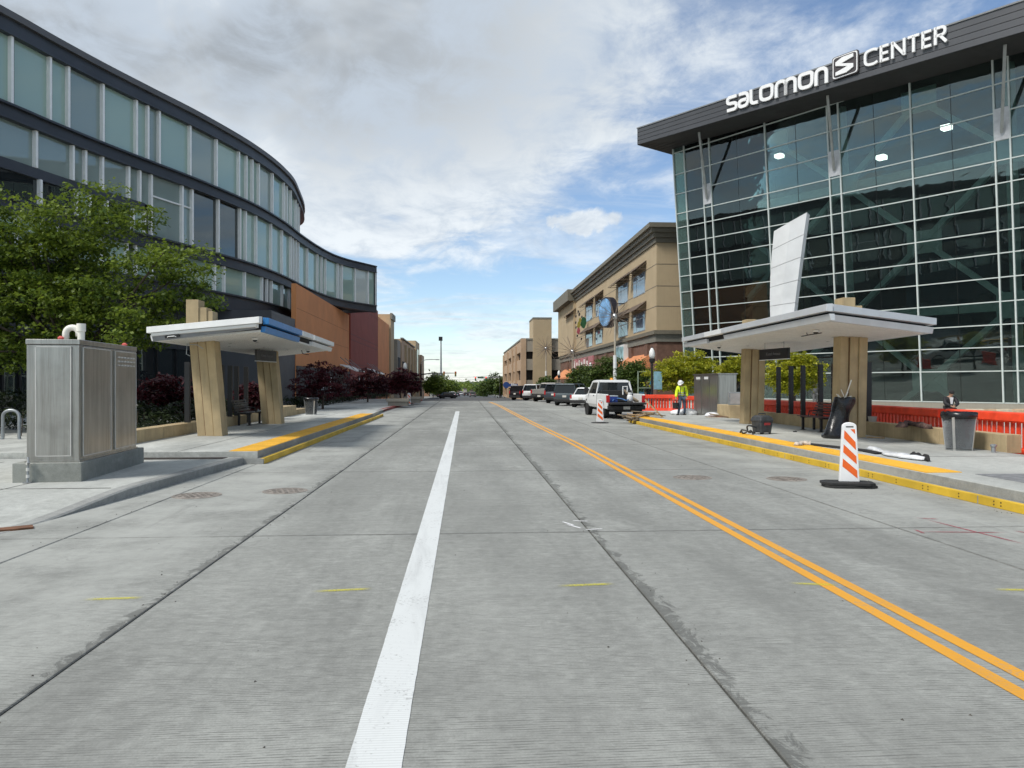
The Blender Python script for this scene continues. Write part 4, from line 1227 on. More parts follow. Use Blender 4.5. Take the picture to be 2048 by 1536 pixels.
for (xa, xb, z) in ((1300,1262,3.2),(1262,1240,3.2),(1165,1150,2.8),(1150,1128,2.8)):
    a, b = v_of(xa), v_of(xb)
    mb = MB(); mb.prism([(UB - .02, a, z + 1.5), (UB - 1.8, a, z), (UB - 1.8, a, z - .25), (UB - .02, a, z - .25)], (0, b - a - .4, 0)); mb.build('shop_awning', CORAL, tb, world=True)
for k in range(9):
    v = vA + 4 + k*7.0
    piece('shop_window', GLD, (UB - .01, v + 2.2, 1.4), (0.1, 4.4, 2.7), 0, tb)
    piece('shop_pier', BRICKB, (UB - .12, v - 0.9, 2.8), (0.3, 1.2, 5.6), 0, tb)
# lit panel, red shop sign, blue door and banners on the brick base
a, b = v_of(1257), v_of(1237)
mb = MB(); mb.box(UB - .5, UB - .02, a, b, 4.3, 6.1); mb.build('sign_box', WHITEM, tb, world=True)
mb = MB(); mb.box(UB - .53, UB - .51, a + .3, b - .3, 4.5, 5.9); mb.build('sign_face', mat('teal_sign', (0.25, 0.42, 0.46), 0.5, var=0.5, vscale=1.5), tb, world=True)
a, b = v_of(1189), v_of(1150)
mb = MB(); mb.box(UB - .25, UB - .02, a, b, 4.0, 5.7); mb.build('sign_board', mat('pink_sign', (0.42, 0.16, 0.17), 0.6), tb, world=True)
for k in range(6):
    v = b - 1 - k*(b-a)/7.5
    mb = MB(); mb.box(UB - .33, UB - .26, v - 1.1, v, 4.2, 5.4 - .3*(k % 2)); mb.build('sign_letter', mat('sign_letter_white', (0.75, 0.7, 0.66), 0.5), tb, world=True)
piece('blue_door', mat('door_blue', (0.03, 0.22, 0.38), 0.5), (UB - .1, v_of(1292), 1.3), (0.2, 4.0, 2.5), 0, tb)

# round blue hanging sign and the multicoloured cluster sign
rs = thing('round_sign', 'big blue disc sign with dark rim on the tan building wall', 'sign', (UB - 1.8, v_of(1218), 8.0))
vv = v_of(1217, UB - 1.8)
def disc(name, r, x0, x1, m, n=28, sq=1.0):
    mb = MB(); loop = [(UB - 1.8 + x0, vv + r*sq*math.cos(2*math.pi*k/n), zc_s + r*math.sin(2*math.pi*k/n)) for k in range(n)]
    mb.prism(loop, (x1 - x0, 0, 0)); return mb.build(name, m, rs, world=True)
Zc = vv*CY; zc_s = EYE + (768 - 625)/FPX*(vv*CY + (UB-1.8)*SY)
# it stands out from the wall at an angle to the street
rr = 31/FPX*Zc
RM = Matrix.Translation((UB - 1.9, vv, zc_s)) @ Matrix.Rotation(R(-75), 4, 'Z')
def adisc(name, r, y0, y1, m, n=32):
    mb = MB(); mb.prism([(r*math.cos(2*math.pi*k/n), y0, r*math.sin(2*math.pi*k/n)) for k in range(n)], (0, y1 - y0, 0), RM); return mb.build(name, m, rs, world=True)
adisc('rim', rr, -.30, .45, mat('dark_rim', (0.02, 0.02, 0.03), 0.5)); adisc('face', rr*.9, -.34, -.301, mat('sign_blue', (0.16, 0.34, 0.58), 0.4, var=0.6, vscale=0.9))
mb = MB(); mb.bar((UB - 1.6, vv, zc_s + 1), (UB, vv, zc_s + 1), .12); mb.bar((UB - 1.6, vv, zc_s - 1), (UB, vv, zc_s - 1), .12); mb.build('bracket', BLACK, rs, world=True)
cs_ = thing('cluster_sign', 'colourful cluster sign of green, yellow and pink shapes with black blobs', 'sign', (UB - 1.2, v_of(1160), 6.5))
v6 = v_of(1161, UB - 1.2); Z6 = v6*CY
for (px, py, r_, cname, c_) in ((1168,645,14,'sign_green',(0.03,0.16,0.06)),(1158,650,8,'sign_yellow',(0.5,0.42,0.06)),(1161,640,6,'sign_yellow',(0.5,0.42,0.06)),(1157,662,8,'sign_pink',(0.6,0.13,0.16)),(1160,628,4,'k',None),(1153,632,3,'k',None),(1165,633,3,'k',None),(1158,622,3,'k',None),(1152,645,3,'k',None),(1154,672,3,'k',None),(1162,678,3,'k',None),(1152,655,3,'k',None)):
    c = at(px, py, Z6 + 1)
    m = BLACK if c_ is None else mat(cname, [x*.6 for x in c_], 0.5)
    mb = MB(); q = .75*r_/FPX*Z6; nseg = 9
    mb.prism([(c.x + .55*q*math.cos(2*math.pi*k/nseg)*(1+.35*math.sin(3*k)), 0, c.z + q*1.15*math.sin(2*math.pi*k/nseg)) for k in range(nseg)], (0, .35, 0), Matrix.Translation((0, v6 - .02*py + 13, 0))); mb.build('shape', m, cs_, world=True)

# ================================================================== right: far parking garage
gr = thing('parking_garage', 'tan parking garage with a tall stair tower at the far right corner', 'building', (20, 165, -1.2))
uG = 11.3; vG = v_of(1043, uG)
Zg = vG*CY + uG*SY
def gzp(py): return EYE + (768 - py)/FPX*Zg
def gup(px): return c2w((px-1024)/FPX*Zg, Zg)[0]
gb = -1.8
# street face (receding) and front face
zt_ = gzp(680)
lev = [(gzp(718), gzp(703)), (gzp(760), gzp(740)), (gzp(798), gzp(778))]
front = [(1045, 1064), (1104, 1124)]
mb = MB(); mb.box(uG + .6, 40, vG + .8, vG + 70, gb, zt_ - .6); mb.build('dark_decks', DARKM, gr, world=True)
zz = [gb] + [z for ab in reversed(lev) for z in ab] + [zt_]
spanz = [(gb, lev[2][0]), (lev[2][1], lev[1][0]), (lev[1][1], lev[0][0]), (lev[0][1], zt_)]
for k, (z0, z1) in enumerate(spanz):
    if z1 - z0 < .05: continue
    mb = MB(); mb.box(uG + .05, gup(1135) + 18, vG + .05, vG + .55, z0, z1); mb.build('spandrel_panel', PRECAST, gr, world=True)
    mb = MB(); mb.box(uG + .05, uG + .6, vG + .56, vG + 66, z0, z1); mb.build('spandrel_panel', TANP, gr, world=True)
for px in (1043,): 
    mb = MB(); mb.box(uG - .1, uG + .9, vG - .1, vG + 1.6, gb, zt_ + .3); mb.build('corner_pier', TANP, gr, world=True)
for v in (vG + 14, vG + 26, vG + 44, vG + 64):
    mb = MB(); mb.box(uG - .25, uG + .7, v, v + 3.0, gb, zt_ - .6); mb.build('pier', TANP, gr, world=True)
mb = MB(); mb.box(gup(1066), gup(1103), vG - .6, vG + 8, gb, gzp(638)); mb.build('stair_tower', TANB, gr, world=True)
mb = MB(); mb.box(gup(1066) - .06, gup(1103) + .06, vG - .66, vG + 8.1, gzp(638), gzp(638) + .3); mb.build('tower_cap', TRIM2, gr, world=True)
mb = MB(); mb.box(uG - .05, 40, vG - .05, vG + 67, zt_ + .002, zt_ + .35); mb.build('parapet', TRIM2, gr, world=True)
PB = mat('parking_blue', (0.02, 0.06, 0.22), 0.5)
ps = thing('parking_sign', 'dark blue parking sign board with white P on the far garage', 'sign', (uG - .3, v_of(1022, uG), gzp(770)))
vp = vG - 1.2
Zp = vp*CY
def pp_(px, py): return at(px, py, Zp)
c = pp_(1013, 770); mb = MB(); mb.prism([(c.x + 0.62*math.cos(2*math.pi*k/20), vp, c.z + .62*math.sin(2*math.pi*k/20)) for k in range(20)], (0, .2, 0)); mb.build('disc', PB, ps, world=True)
a, b = pp_(1016, 767.5), pp_(1036, 773.5); mb = MB(); mb.box(a.x, b.x, vp + .02, vp + .22, b.z, a.z); mb.build('board', PB, ps, world=True)
me = text_mesh('P', 1.0, 0.02); me.materials.append(SIGNW); o = link('letter', me, ps, True); o.location = (c.x + 1.2, vp - .02, c.z); o.rotation_euler = (R(90), 0, 0); 
mb = MB(); mb.box(b.x - 1.3, b.x - .2, vp - .02, vp + .01, c.z - .1, c.z + .1); mb.build('white_bar', SIGNW, ps, world=True)
# ================================================================== shelters
def pillar(name, base, top_dx, h, w, d, parent, rzf=0.0):
    """leaning board-formed pier with three stepped faces; base is its centre, top shifts by top_dx"""
    secs = []
    # plan outline: stepped front (towards the viewer) with grooves
    pl = [(-w/2, d/2), (-w/2, -d/2 + .10), (-w*.18, -d/2 + .10), (-w*.165, -d/2 + .13), (-w*.15, -d/2 + .04), (w*.16, -d/2 + .04), (w*.175, -d/2 + .07), (w*.19, -d/2), (w/2, -d/2), (w/2, d/2)]
    return pl
def make_shelter(side, near, far, canopy, label, blade=False):
    """side -1 left / +1 right; near, far: pier base centres; canopy: corner list (u, v, z) kerb-near, back-near, back-far, kerb-far"""
    root = thing('bus_shelter', label, 'bus shelter', (near.x, (near.y+far.y)/2, PZ))
    for k, (b, w) in enumerate(((near, .72), (far, .72))):
        d = 0.52; H1, H2 = 2.72, 3.86
        lean = 0.13 * side if side > 0 else -0.30
        pl = pillar('pier', b, lean, H1, w, d, root)
        if side < 0: pl = pl
        mb = MB()
        secs = []
        for z in (0.0, 1.2, H1 + .2):
            t = z/3.0
            secs.append([(b.x + x*(1 + .10*t*0) + lean*t, b.y + y + 0.12*t, PZ + z) for x, y in pl])
        mb.loft(secs); pr = mb.build('pier', TAN, root, world=True, bevel=0.008)
        # head standing above the roof, three fingers of different height
        t = 1.0
        for i, (xa, xb, hh) in enumerate(((-w/2, -w*.02, H2), (-w*.015, w*.28, H2 - .22), (w*.285, w/2, H2 - .32))):
            if side < 0: pass
            mb = MB(); mb.box(b.x + xa + lean*1.08, b.x + xb + lean*1.08, b.y - d/2 + .12 + .03*i, b.y + d/2 + .1, PZ + H1 + .45, PZ + hh); mb.build('pier_head', TAN, pr, bevel=0.008)
        mb = MB()
        for x in (-w*.165, w*.175):
            mb.bar((b.x + x, b.y - d/2 + .085, PZ + .02), (b.x + x + lean*.92, b.y - d/2 + .085 + .11, PZ + 2.75), .022, .05)
        mb.build('pier_groove', TANG, pr)
    A, B, C, D = [Vector(p) for p in canopy]           # underside corners
    cen = (A + B + C + D)/4
    def scale(p, f, dz): return Vector((cen.x + (p.x - cen.x)*f, cen.y + (p.y - cen.y)*f, p.z + dz))
    mb = MB(); mb.loft([[scale(p, .975, 0) for p in (A, B, C, D)], [scale(p, .975, .05) for p in (A, B, C, D)]]); sof = mb.build('soffit', SOFF, root, world=True)
    n = 26
    mb = MB()
    for k in range(1, n):
        t = k/n; p = A.lerp(B, t); q = D.lerp(C, t)
        p = scale(p, .97, -.003); q = scale(q, .97, -.003); mb.bar(p, q, .008, .004)
    mb.build('soffit_joint', mat('soffit_gap', (0.40, 0.40, 0.40), .7), sof)
    mb = MB(); mb.loft([[scale(p, .985, .05) for p in (A, B, C, D)], [scale(p, .985, .30) for p in (A, B, C, D)]]); mb.build('roof_core', DARKM, root, world=True)
    mb = MB(); mb.loft([[scale(p, 1.0, .30) for p in (A, B, C, D)], [scale(p, 1.0, .34) for p in (A, B, C, D)]]); mb.build('roof_deck', GREYM, root, world=True)
    def fascia(P, Q, t0, t1, m, lower=True, upper=True, m2=None):
        ns = int(abs(t1 - t0)*(Q - P).length/2.3)
        if ns > 1:                                   # boards come in lengths with an open joint
            for k in range(ns):
                fascia(P, Q, t0 + (t1 - t0)*k/ns + .0006, t0 + (t1 - t0)*(k + 1)/ns - .0006, m, lower, upper, m2)
            return
        a = P.lerp(Q, t0); b = P.lerp(Q, t1); d = (Q - P).normalized(); o = Vector((d.y, -d.x, 0))
        if o.dot(((P+Q)/2 - cen)) < 0: o = -o
        if upper:
            mb = MB(); pr = [(0.02, .19), (.17, .20), (.17, .36), (.02, .37)]
            mb.loft([[x + o*u + Vector((0,0,z)) for u, z in pr] for x in (a, b)]); mb.build('fascia_board', m, root, world=True, bevel=.006)
        if lower:
            mb = MB(); pr = [(-.04, -.01), (.06, -.012), (.10, .14), (-.02, .14)]
            mb.loft([[x + o*u + Vector((0,0,z)) for u, z in pr] for x in (a, b)]); mb.build('fascia_board', m2 or m, root, world=True, bevel=.006)
    if side > 0:
        fascia(A, B, -.015, 1.02, SILV); fascia(A, D, -.02, .60, SILV); fascia(A, D, .76, 1.0, SILV)
        fascia(A, D, .605, .755, WHITEM, lower=False); fascia(B, C, 0, 1, SILV)
        mb = MB()
    else:
        # near edge: fascia taken apart, grey trough hanging open under the white board
        fascia(A, B, -.02, 1.03, WHITEM, lower=False)
        a, b = A, B; d = (B - A).normalized(); o = Vector((d.y, -d.x, 0)); o = o if o.dot((A+B)/2 - cen) > 0 else -o
        mb = MB(); mb.loft([[x + o*u + Vector((0,0,z)) for u, z in ((.0,.09),(.11,.12),(.12,.19),(.0,.19))] for x in (a + d*.05, b)]); mb.build('fascia_board', WHITEM, root, world=True, bevel=.005)
        mb = MB(); mb.loft([[x + o*u + Vector((0,0,z)) for u, z in ((-.02,z0),(.03,z0 - .01),(.07,.105),(.0,.105))] for x, z0 in ((a + d*.12, .075), (b, -.015))]); tr = mb.build('open_trough', GREYM, root, world=True)
        c = b - d*.62 + o*.078 + Vector((0,0,.06))
        mb = MB(); mb.bar(c - d*.22, c + d*.22, .02, .07); mb.build('access_slot', DARKM, root, world=True)
        mb = MB(); mb.tube([c - d*.13 + o*.02 + Vector((0,0,-.02)), c - d*.10 + o*.05, c + d*.10 + o*.05, c + d*.13 + o*.02 + Vector((0,0,-.02))], .011, 6); mb.build('handle', WHITEM, root, world=True)
        fascia(A, D, .015, .42, BLUEF); fascia(A, D, .43, .60, WHITEM, lower=False); fascia(A, D, .62, 1.02, WHITEM, m2=WHITEM)
        fascia(B, C, 0, 1, WHITEM)
    # cameras, rods, sign under the roof
    for (tu, tv) in ((.22, .16), (.18, .80)):
        p = A.lerp(B, tu).lerp(D.lerp(C, tu), tv) + Vector((0, 0, -.01))
        mb = MB(); mb.lathe([(.09, 0), (.09, -.035), (.07, -.05)], 14, c=p); cmr = mb.build('dome_camera', WHITEM, root, world=True)
        mb = MB(); mb.lathe([(.065, -.05), (.055, -.085), (.02, -.105)], 14, c=p); mb.build('dome', BLACK, cmr)
    for (tu, tv) in ((.35, .30), (.5, .5), (.6, .25), (.4, .7), (.75, .35), (.7, .75)):
        p = A.lerp(B, tu).lerp(D.lerp(C, tu), tv) + Vector((0, 0, -.004))
        mb = MB(); mb.lathe([(.05, 0), (.05, -.006), (.03, -.008)], 12, c=p); mb.build('downlight', GALV, root, world=True)
    return root, (A, B, C, D, cen)
near = G(420, 872, PZ); far = G(543, 848, PZ); 
canL = [at(521, 662.6, 19.2), at(307.7, 681.4, 19.9), at(547, 714, 31.5), at(658, 702, 30.4)]
shl, _ = make_shelter(-1, Vector((near.x, near.y + .2, 0)), Vector((far.x, far.y + .25, 0)), canL, 'bus shelter with tan piers and partly blue fascia on the left platform')
near = G(1706, 875, PZ); far = G(1508, 848, PZ)
canR = [at(1658, 641.5, 17.1), at(1857, 666, 18.6), at(1520, 712, 31.0), at(1372, 694, 29.2)]
shr, cR = make_shelter(1, Vector((near.x, near.y + .25, 0)), Vector((far.x, far.y + .25, 0)), canR, 'bus shelter with tan piers and silver fascia on the right platform')
# lamp arm left dangling, cable on the right soffit
p = at(395, 690, 20.6); mb = MB(); mb.tube([p + Vector((.15,0,-.1)), p, p + Vector((-.28,0,.02)), p + Vector((-.3,0,-.25)), p + Vector((-.2,0,-.3))], .012, 6); mb.build('loose_conduit', GALV, shl, world=True)
p = at(1612, 668, 20.5); mb = MB(); mb.tube([p + Vector((0,0,.08)), p + Vector((-.1,-.3,-.05)), p + Vector((-.35,-.5,-.10))], .014, 6); mb.tube([p + Vector((-.1,-.3,-.05)), p + Vector((.2,-.5,0.0))], .014, 6); mb.build('loose_cable', BLACK, shr, world=True)
p = at(603, 705, 27.0); mb = MB(); mb.tube([p + Vector((0,0,.08)), p + Vector((.1,-.3,-.05)), p + Vector((.35,-.5,-.10))], .014, 6); mb.build('loose_cable', BLACK, shl, world=True)
# hanging name boards
def name_board(c, rz, w, h, label, dim):
    t = thing('name_sign', label, 'sign', c, rz, 'hanging stop name signs')
    mb = MB(); mb.box(-w/2, w/2, -.04, .04, -h/2, h/2); mb.build('board', mat('sign_black', (0.012, 0.012, 0.014), .45) if not dim else mat('sign_grey', (0.05, 0.05, 0.05), .5), t, bevel=.006)
    mb = MB(); mb.box(-w/2, w/2, -.045, .045, -h/2 - .022, -h/2 - .002); mb.build('edge_strip', WHITEM, t)
    for x in (-w*.33, w*.33):
        mb = MB(); mb.tube([(x, 0, h/2), (x, 0, h/2 + .32)], .010, 6); mb.build('rod', GALV, t)
    for s, r_ in ((-1, 0), (1, math.pi)):
        me = text_mesh('Kiesel Avenue', .15, .002); me.materials.append(mat('sign_letter_dim', (0.16, 0.16, 0.17), .6))
        o = link('lettering', me, t); o.location = (0, s*.043, 0); o.rotation_euler = (R(90), 0, r_)
    return t
a = at(1519, 712, 25.2); b = at(1580, 706, 23.4); c = (a + b)/2
name_board((c.x, c.y, a.lerp(b, .5).z + .02), math.atan2(b.y - a.y, b.x - a.x), (Vector((b.x-a.x, b.y-a.y))).length*.94, .34, 'black hanging sign under the right shelter roof', False)
a = at(513, 709, 25.8); b = at(550, 714, 27.2); c = (a + b)/2
name_board((c.x, c.y, c.z), math.atan2(b.y - a.y, b.x - a.x), 1.5, .38, 'dark grey hanging sign under the left shelter roof', True)
# tall white fin rising from the right shelter
fin = thing('station_fin', 'tall curved white fin standing up through the right shelter roof', 'fin', (at(1566, 640, 26.3).x, at(1566, 640, 26.3).y, 3.2))
FZ = 26.3
Lp = [(1541, 650), (1539.5, 603), (1540.5, 556), (1543.5, 509), (1548, 462)]
Rp = [(1585, 650), (1591.5, 594), (1598.5, 537), (1606, 480), (1614, 424)]
def fin_loop(t):
    def samp(P):
        f = t*(len(P)-1); i = min(int(f), len(P)-2); u = f - i
        return (P[i][0]*(1-u) + P[i+1][0]*u, P[i][1]*(1-u) + P[i+1][1]*u)
    return samp(Lp), samp(Rp)
dpt = Vector((0.30, .42, 0))
for k in range(5):
    mb = MB(); secs = []
    for t in (k/5 + .002, k/5 + .1, (k+1)/5 - .002):
        l, r_ = fin_loop(t); a = at(l[0], l[1], FZ + .25); b = at(r_[0], r_[1], FZ - .25); m_ = (a + b)/2 + Vector((-.02, -.06, 0))
        secs.append([a, m_, b, b + dpt, m_ + dpt, a + dpt])
    mb.loft(secs); mb.build('fin_panel', mat('fin_white', (0.60, 0.61, 0.61), .45, var=.08, vscale=1.0), fin, world=True)

# windscreen posts, black, on the low walls
postg = 'black windscreen posts'
for k, (px, lab) in enumerate(((1557, 'black post at the far end of the right row, standing clear'), (1582, 'second black post from the far end of the right row'), (1606, 'third black post from the far end of the right row'), (1641, 'black post behind the right half of the maroon bench'), (1668, 'black post just left of the near right pier'), (1737, 'black post just right of the near right pier'))):
    v = v_of(px, 11.82)
    t = thing('windscreen_post', lab, 'post', (11.82, v, PZ), 0, postg)
    mb = MB(); mb.box(-.075, .075, -.05, .05, 0.0, 2.12); mb.build('shaft', BLACK, t, bevel=.006)
    mb = MB()
    for i in range(9): mb.box(-.085, -.075, -.02, .02, .35 + .19*i, .37 + .19*i)
    mb.build('clip', GALV, t)
for k, (px, lab) in enumerate(((375, 'black post just left of the near left pier'), (443.5, 'black post just right of the near left pier'), (460, 'second black post right of the near left pier'), (473, 'third black post right of the near left pier'), (492, 'black post nearest the far left pier'))):
    v = v_of(px, -8.22)
    t = thing('windscreen_post', lab, 'post', (-8.22, v, PZ), 0, postg)
    mb = MB(); mb.box(-.075, .075, -.05, .05, 0.0, 2.12); mb.build('shaft', BLACK, t, bevel=.006)

# low tan walls
def low_wall(name, label, u0, u1, vs_, z0, z1, step=None):
    t = thing(name, label, 'low wall', ((u0+u1)/2, vs_[0], z0))
    for a, b in zip(vs_, vs_[1:]):
        mb = MB(); mb.box(u0, u1, a + .008, b - .008, z0 - .02, z1); mb.build('wall_block', TANW, t, world=True, bevel=.012)
    return t
low_wall('low_wall', 'long low tan wall along the back of the right platform', 11.63, 11.98, [15.4, 17.7, 21.3, 24.9, 28.5, 31.0], PZ, PZ + .38)
low_wall('low_wall', 'short taller tan wall end beyond the far right pier', 11.4, 12.0, [31.6, 33.2], PZ, PZ + .56)
low_wall('low_wall', 'long low tan wall along the back of the left platform', -8.5, -8.1, [vLp + 1.2, 20.8, 23.4, 26.0, 28.6], PZ, PZ + .32)
low_wall('low_wall', 'low tan wall past the far left pier', -8.5, -8.1, [28.9, 31.0, 33.6], PZ, PZ + .34)
mb = MB(); a = G(560, 836, PZ); mb.box(-8.62, -7.95, 33.8, 36.2, PZ - .02, PZ + .46); tag(mb.build('planter_block', TANW, bevel=.015), 'tan stone block at the foot of the dark pier past the left shelter', 'stone block')
mb = MB(); mb.box(-8.6, -8.0, 36.4, 39.2, PZ - .02, PZ + .24); tag(mb.build('planter_edge', TANW, bevel=.015), 'low tan planter edge behind the left litter bin', 'planter edge')

# benches
def bench(loc, rz, label, m, arm=True):
    t = thing('bench', label, 'bench', loc, rz)
    Lb = 1.85
    for k in range(4):
        mb = MB(); mb.box(-Lb/2, Lb/2, -.26 + .125*k, -.15 + .125*k, .43, .46); mb.build('seat_slat', m, t, bevel=.006)
    for k in range(5):
        z = .53 + .082*k; y = .265 + .035*k
        mb = MB(); mb.bar((-Lb/2, y, z), (Lb/2, y, z), .03, .06); mb.build('back_slat', m, t, bevel=.005)
    for x in (-Lb*.36, Lb*.36):
        mb = MB(); mb.box(x - .035, x + .035, -.20, -.13, 0, .43); mb.build('leg', BLACK, t)
        mb = MB(); mb.box(x - .035, x + .035, .16, .23, 0, .43); mb.build('leg', BLACK, t)
        mb = MB(); mb.box(x - .03, x + .03, -.24, .26, .39, .43); mb.bar((x, .25, .43), (x, .42, .92), .05, .04); mb.build('bracket', BLACK, t)
        mb = MB(); mb.box(x - .08, x + .08, -.25, -.09, 0, .012); mb.build('foot_plate', BLACK, t)
    mb = MB(); mb.tube([(-.1, -.24, .46), (-.1, -.2, .62), (-.1, .1, .64), (-.1, .27, .60)], .018, 6); mb.build('arm_rest', BLACK, t)
    return t
MAROONB = mat('bench_maroon', (0.075, 0.022, 0.022), .45, var=.2)
c = G(1635, 856, PZ)
bench((11.05, v_of(1634, 11.05), PZ), R(-92), 'maroon slatted bench under the right shelter', MAROONB)
bench((-7.75, v_of(500, -7.75) , PZ), R(90), 'black slatted bench under the left shelter', BLACK)

# litter bins: tapered mesh basket with steel uprights and a black liner
MESHM = mat('bin_mesh', (0.16, 0.165, 0.175), .5, metal=.3, var=.3, vscale=60)
LINER = mat('black_liner', (0.010, 0.010, 0.012), .28, var=.3, vscale=5)
def litter_bin(loc, label, h=.84, r0=.255, r1=.335):
    t = thing('litter_bin', label, 'litter bin', loc, .4, 'wire mesh litter bins')
    mb = MB(); mb.lathe([(r0 - .02, .05), (r1 - .02, h - .02), (r1 - .05, h - .02), (r0 - .04, .07)], 24); mb.build('liner_body', LINER, t, smooth=False)
    mb = MB(); n = 58
    for k in range(n):
        for s in (-1, 1):
            pts = []
            for j in range(7):
                z = .04 + (h - .14)*j/6; r = r0 + (r1 - r0)*z/h; a = 2*math.pi*(k/n + s*j*.03)
                pts.append((r*math.cos(a), r*math.sin(a), z))
            mb.tube(pts, .0034, 3, caps=False)
    mb.build('mesh_basket', GALV, t, fix=False)
    for k in range(4):
        a = 2*math.pi*k/4 + .25
        mb = MB(); mb.bar(((r0+.012)*math.cos(a), (r0+.012)*math.sin(a), 0), ((r1+.012)*math.cos(a), (r1+.012)*math.sin(a), h - .09), .055, .014, up=(math.cos(a), math.sin(a), 0)); mb.build('upright', CHROME, t)
    mb = MB(); mb.lathe([(r0 + .005, 0), (r0 + .016, .03), (r0 - .02, .03), (r0 - .02, 0)], 24); mb.build('base_ring', GALV, t)
    mb = MB(); prof = []
    n = 24; secs = []
    for (dr, z) in ((.018, h - .13), (.030, h - .06), (.022, h), (-.02, h + .012), (-.08, h - .04)):
        secs.append([((r1 + dr + .008*math.sin(5*k + 40*z))*math.cos(2*math.pi*k/n), (r1 + dr + .008*math.sin(5*k + 40*z))*math.sin(2*math.pi*k/n), z + .012*math.sin(3*k)) for k in range(n)])
    mb.loft(secs); mb.build('liner_rim', LINER, t, smooth=True)
    return t
c = G(1918, 900, PZ); litter_bin((c.x, c.y, PZ), 'grey wire mesh litter bin on the right platform by the red barrier')
c = G(622, 829, PZ); litter_bin((c.x, c.y, PZ), 'grey wire mesh litter bin past the left shelter, by the planting', .80)

# ================================================================== steel cabinets
def cabinet_big():
    p = G(163, 963, .155); q = G(288, 925, .155); d = Vector((q.x - p.x, q.y - p.y)); L = d.length; rz = math.atan2(d.y, d.x) - R(90)
    pl_ = G(35, 963, .155); w = (Vector((p.x, p.y)) - Vector((pl_.x, pl_.y))).length
    t = thing('equipment_cabinet', 'large stainless steel equipment cabinet on a concrete base by the left kerb', 'cabinet', (p.x, p.y, .155), rz)
    hB = .31; mb = MB(); mb.box(-w, 0, 0, L, -.02, hB); mb.build('concrete_base', BASE, t, bevel=.012)
    a, b, i0, i1, H = -w + .17, -.075, .10, L - .22, 2.02
    mb = MB(); mb.box(a, b, i0, i1, hB + .01, hB + H - .09); body = mb.build('body', STEEL, t, bevel=.01)
    mb = MB(); mb.box(a - .012, b + .012, i0 - .012, i1 + .012, hB + H - .085, hB + H); mb.build('roof', STEEL, t, bevel=.008)
    mb = MB(); mb.box(a - .02, b + .02, i0 - .02, i1 + .02, hB - .0, hB + .03); mb.build('foot_flange', STEEL, t)
    # doors: proud sheets with folded bright edges
    W2 = b - a
    def door(x0, x1, y0, y1, z0, z1, face):
        if face == 'f':
            mb = MB(); mb.box(x0, x1, i0 - .022, i0 - .001, z0, z1); dr = mb.build('door', STEEL, t, bevel=.004)
            mb = MB()
            for (u0, u1, v0_, v1_) in ((x0, x0 + .014, z0, z1), (x1 - .014, x1, z0, z1), (x0, x1, z1 - .012, z1), (x0, x1, z0, z0 + .012)): mb.box(u0, u1, i0 - .026, i0 - .0225, v0_, v1_)
        else:
            mb = MB(); mb.box(b + .001, b + .022, y0, y1, z0, z1); dr = mb.build('door', STEEL, t, bevel=.004)
            mb = MB()
            for (u0, u1, v0_, v1_) in ((y0, y0 + .02, z0, z1), (y1 - .02, y1, z0, z1), (y0, y1, z1 - .012, z1), (y0, y1, z0, z0 + .012)): mb.box(b + .0225, b + .026, u0, u1, v0_, v1_)
        mb.build('door_edge', SEAM, dr)
        return dr
    door(a + .14, a + W2*.86, 0, 0, hB + .10, hB + H - .12, 'f')
    Ls = i1 - i0
    door(0, 0, i0 + .10, i0 + Ls*.49, hB + .08, hB + H - .12, 's')
    d2 = door(0, 0, i0 + Ls*.56, i1 - .07, hB + .08, hB + H - .12, 's')
    mb = MB(); ya, yb = i0 + Ls*.60, i1 - .14
    for i in range(6):
        for j in range(3):
            y0 = ya + (yb - ya)*i/6; mb.box(b + .0225, b + .040, y0 + .02, y0 + (yb - ya)/6 - .055, hB + H - .40 + .075*j, hB + H - .372 + .075*j)
    mb.build('louvre', SEAM, d2)
    # vent pipes
    cx, cyy = b - .10, i0 + .55
    mb = MB(); arc = [(cx, cyy - .02, hB + H - .02), (cx, cyy - .02, hB + H + .12)] + [(cx - .0 - .0, cyy, 0)][:0]
    pts = [(cx - .23, i0 + .3, hB + H - .01), (cx - .23, i0 + .3, hB + H + .11)] + [(cx - .23 + .105 - .105*math.cos(R(x)), i0 + .3, hB + H + .11 + .105*math.sin(R(x))) for x in range(15, 166, 15)] + [(cx - .02, i0 + .3, hB + H + .07)]
    mb.tube(pts, .052, 14); mb.build('vent_elbow', PVC, t, smooth=True)
    mb = MB(); mb.lathe([(.055, 0), (.055, .14)], 16, c=(cx + .02, i0 + .28, hB + H)); mb.lathe([(.055, .14), (.07, .15), (.07, .28), (.05, .28)], 16, c=(cx + .02, i0 + .28, hB + H)); mb.build('vent_pipe', PVC, t, smooth=False)
    for (y, c_) in ((i0 + .1, (0.6, .12, .10)), (i1 - .5, (0.6, .22, .05))):
        mb = MB(); xx = a + .48 if y < i0 + .2 else b - .05
        mb.loft([[(xx + r_*math.cos(k*1.05), y + r_*math.sin(k*1.05)*.6, hB + H + z) for k in range(6)] for r_, z in ((.04, 0), (.055, .03), (.02, .06))]); mb.build('rag', mat('rag_red', c_, .8), t)
    # chained ground wire
    mb = MB(); x = -w + .26
    mb.tube([(x, -.045, hB + .10), (x + .03, -.10, hB + .02), (x, -.05, hB - .04), (x - .005, -.05, .05), (x, -.06, .0)], .017, 8); mb.build('conduit', GALV, t)
    mb = MB()
    for z in (hB - .02, hB - .12, .08): mb.lathe([(.028, 0), (.028, .05)], 10, c=(x, -.05, z))
    mb.build('conduit_coupling', SEAM, t); mb = MB(); mb.box(x - .06, x + .06, -.10, -.02, 0, .012); mb.build('conduit_foot', GREYM, t)
cabinet_big()
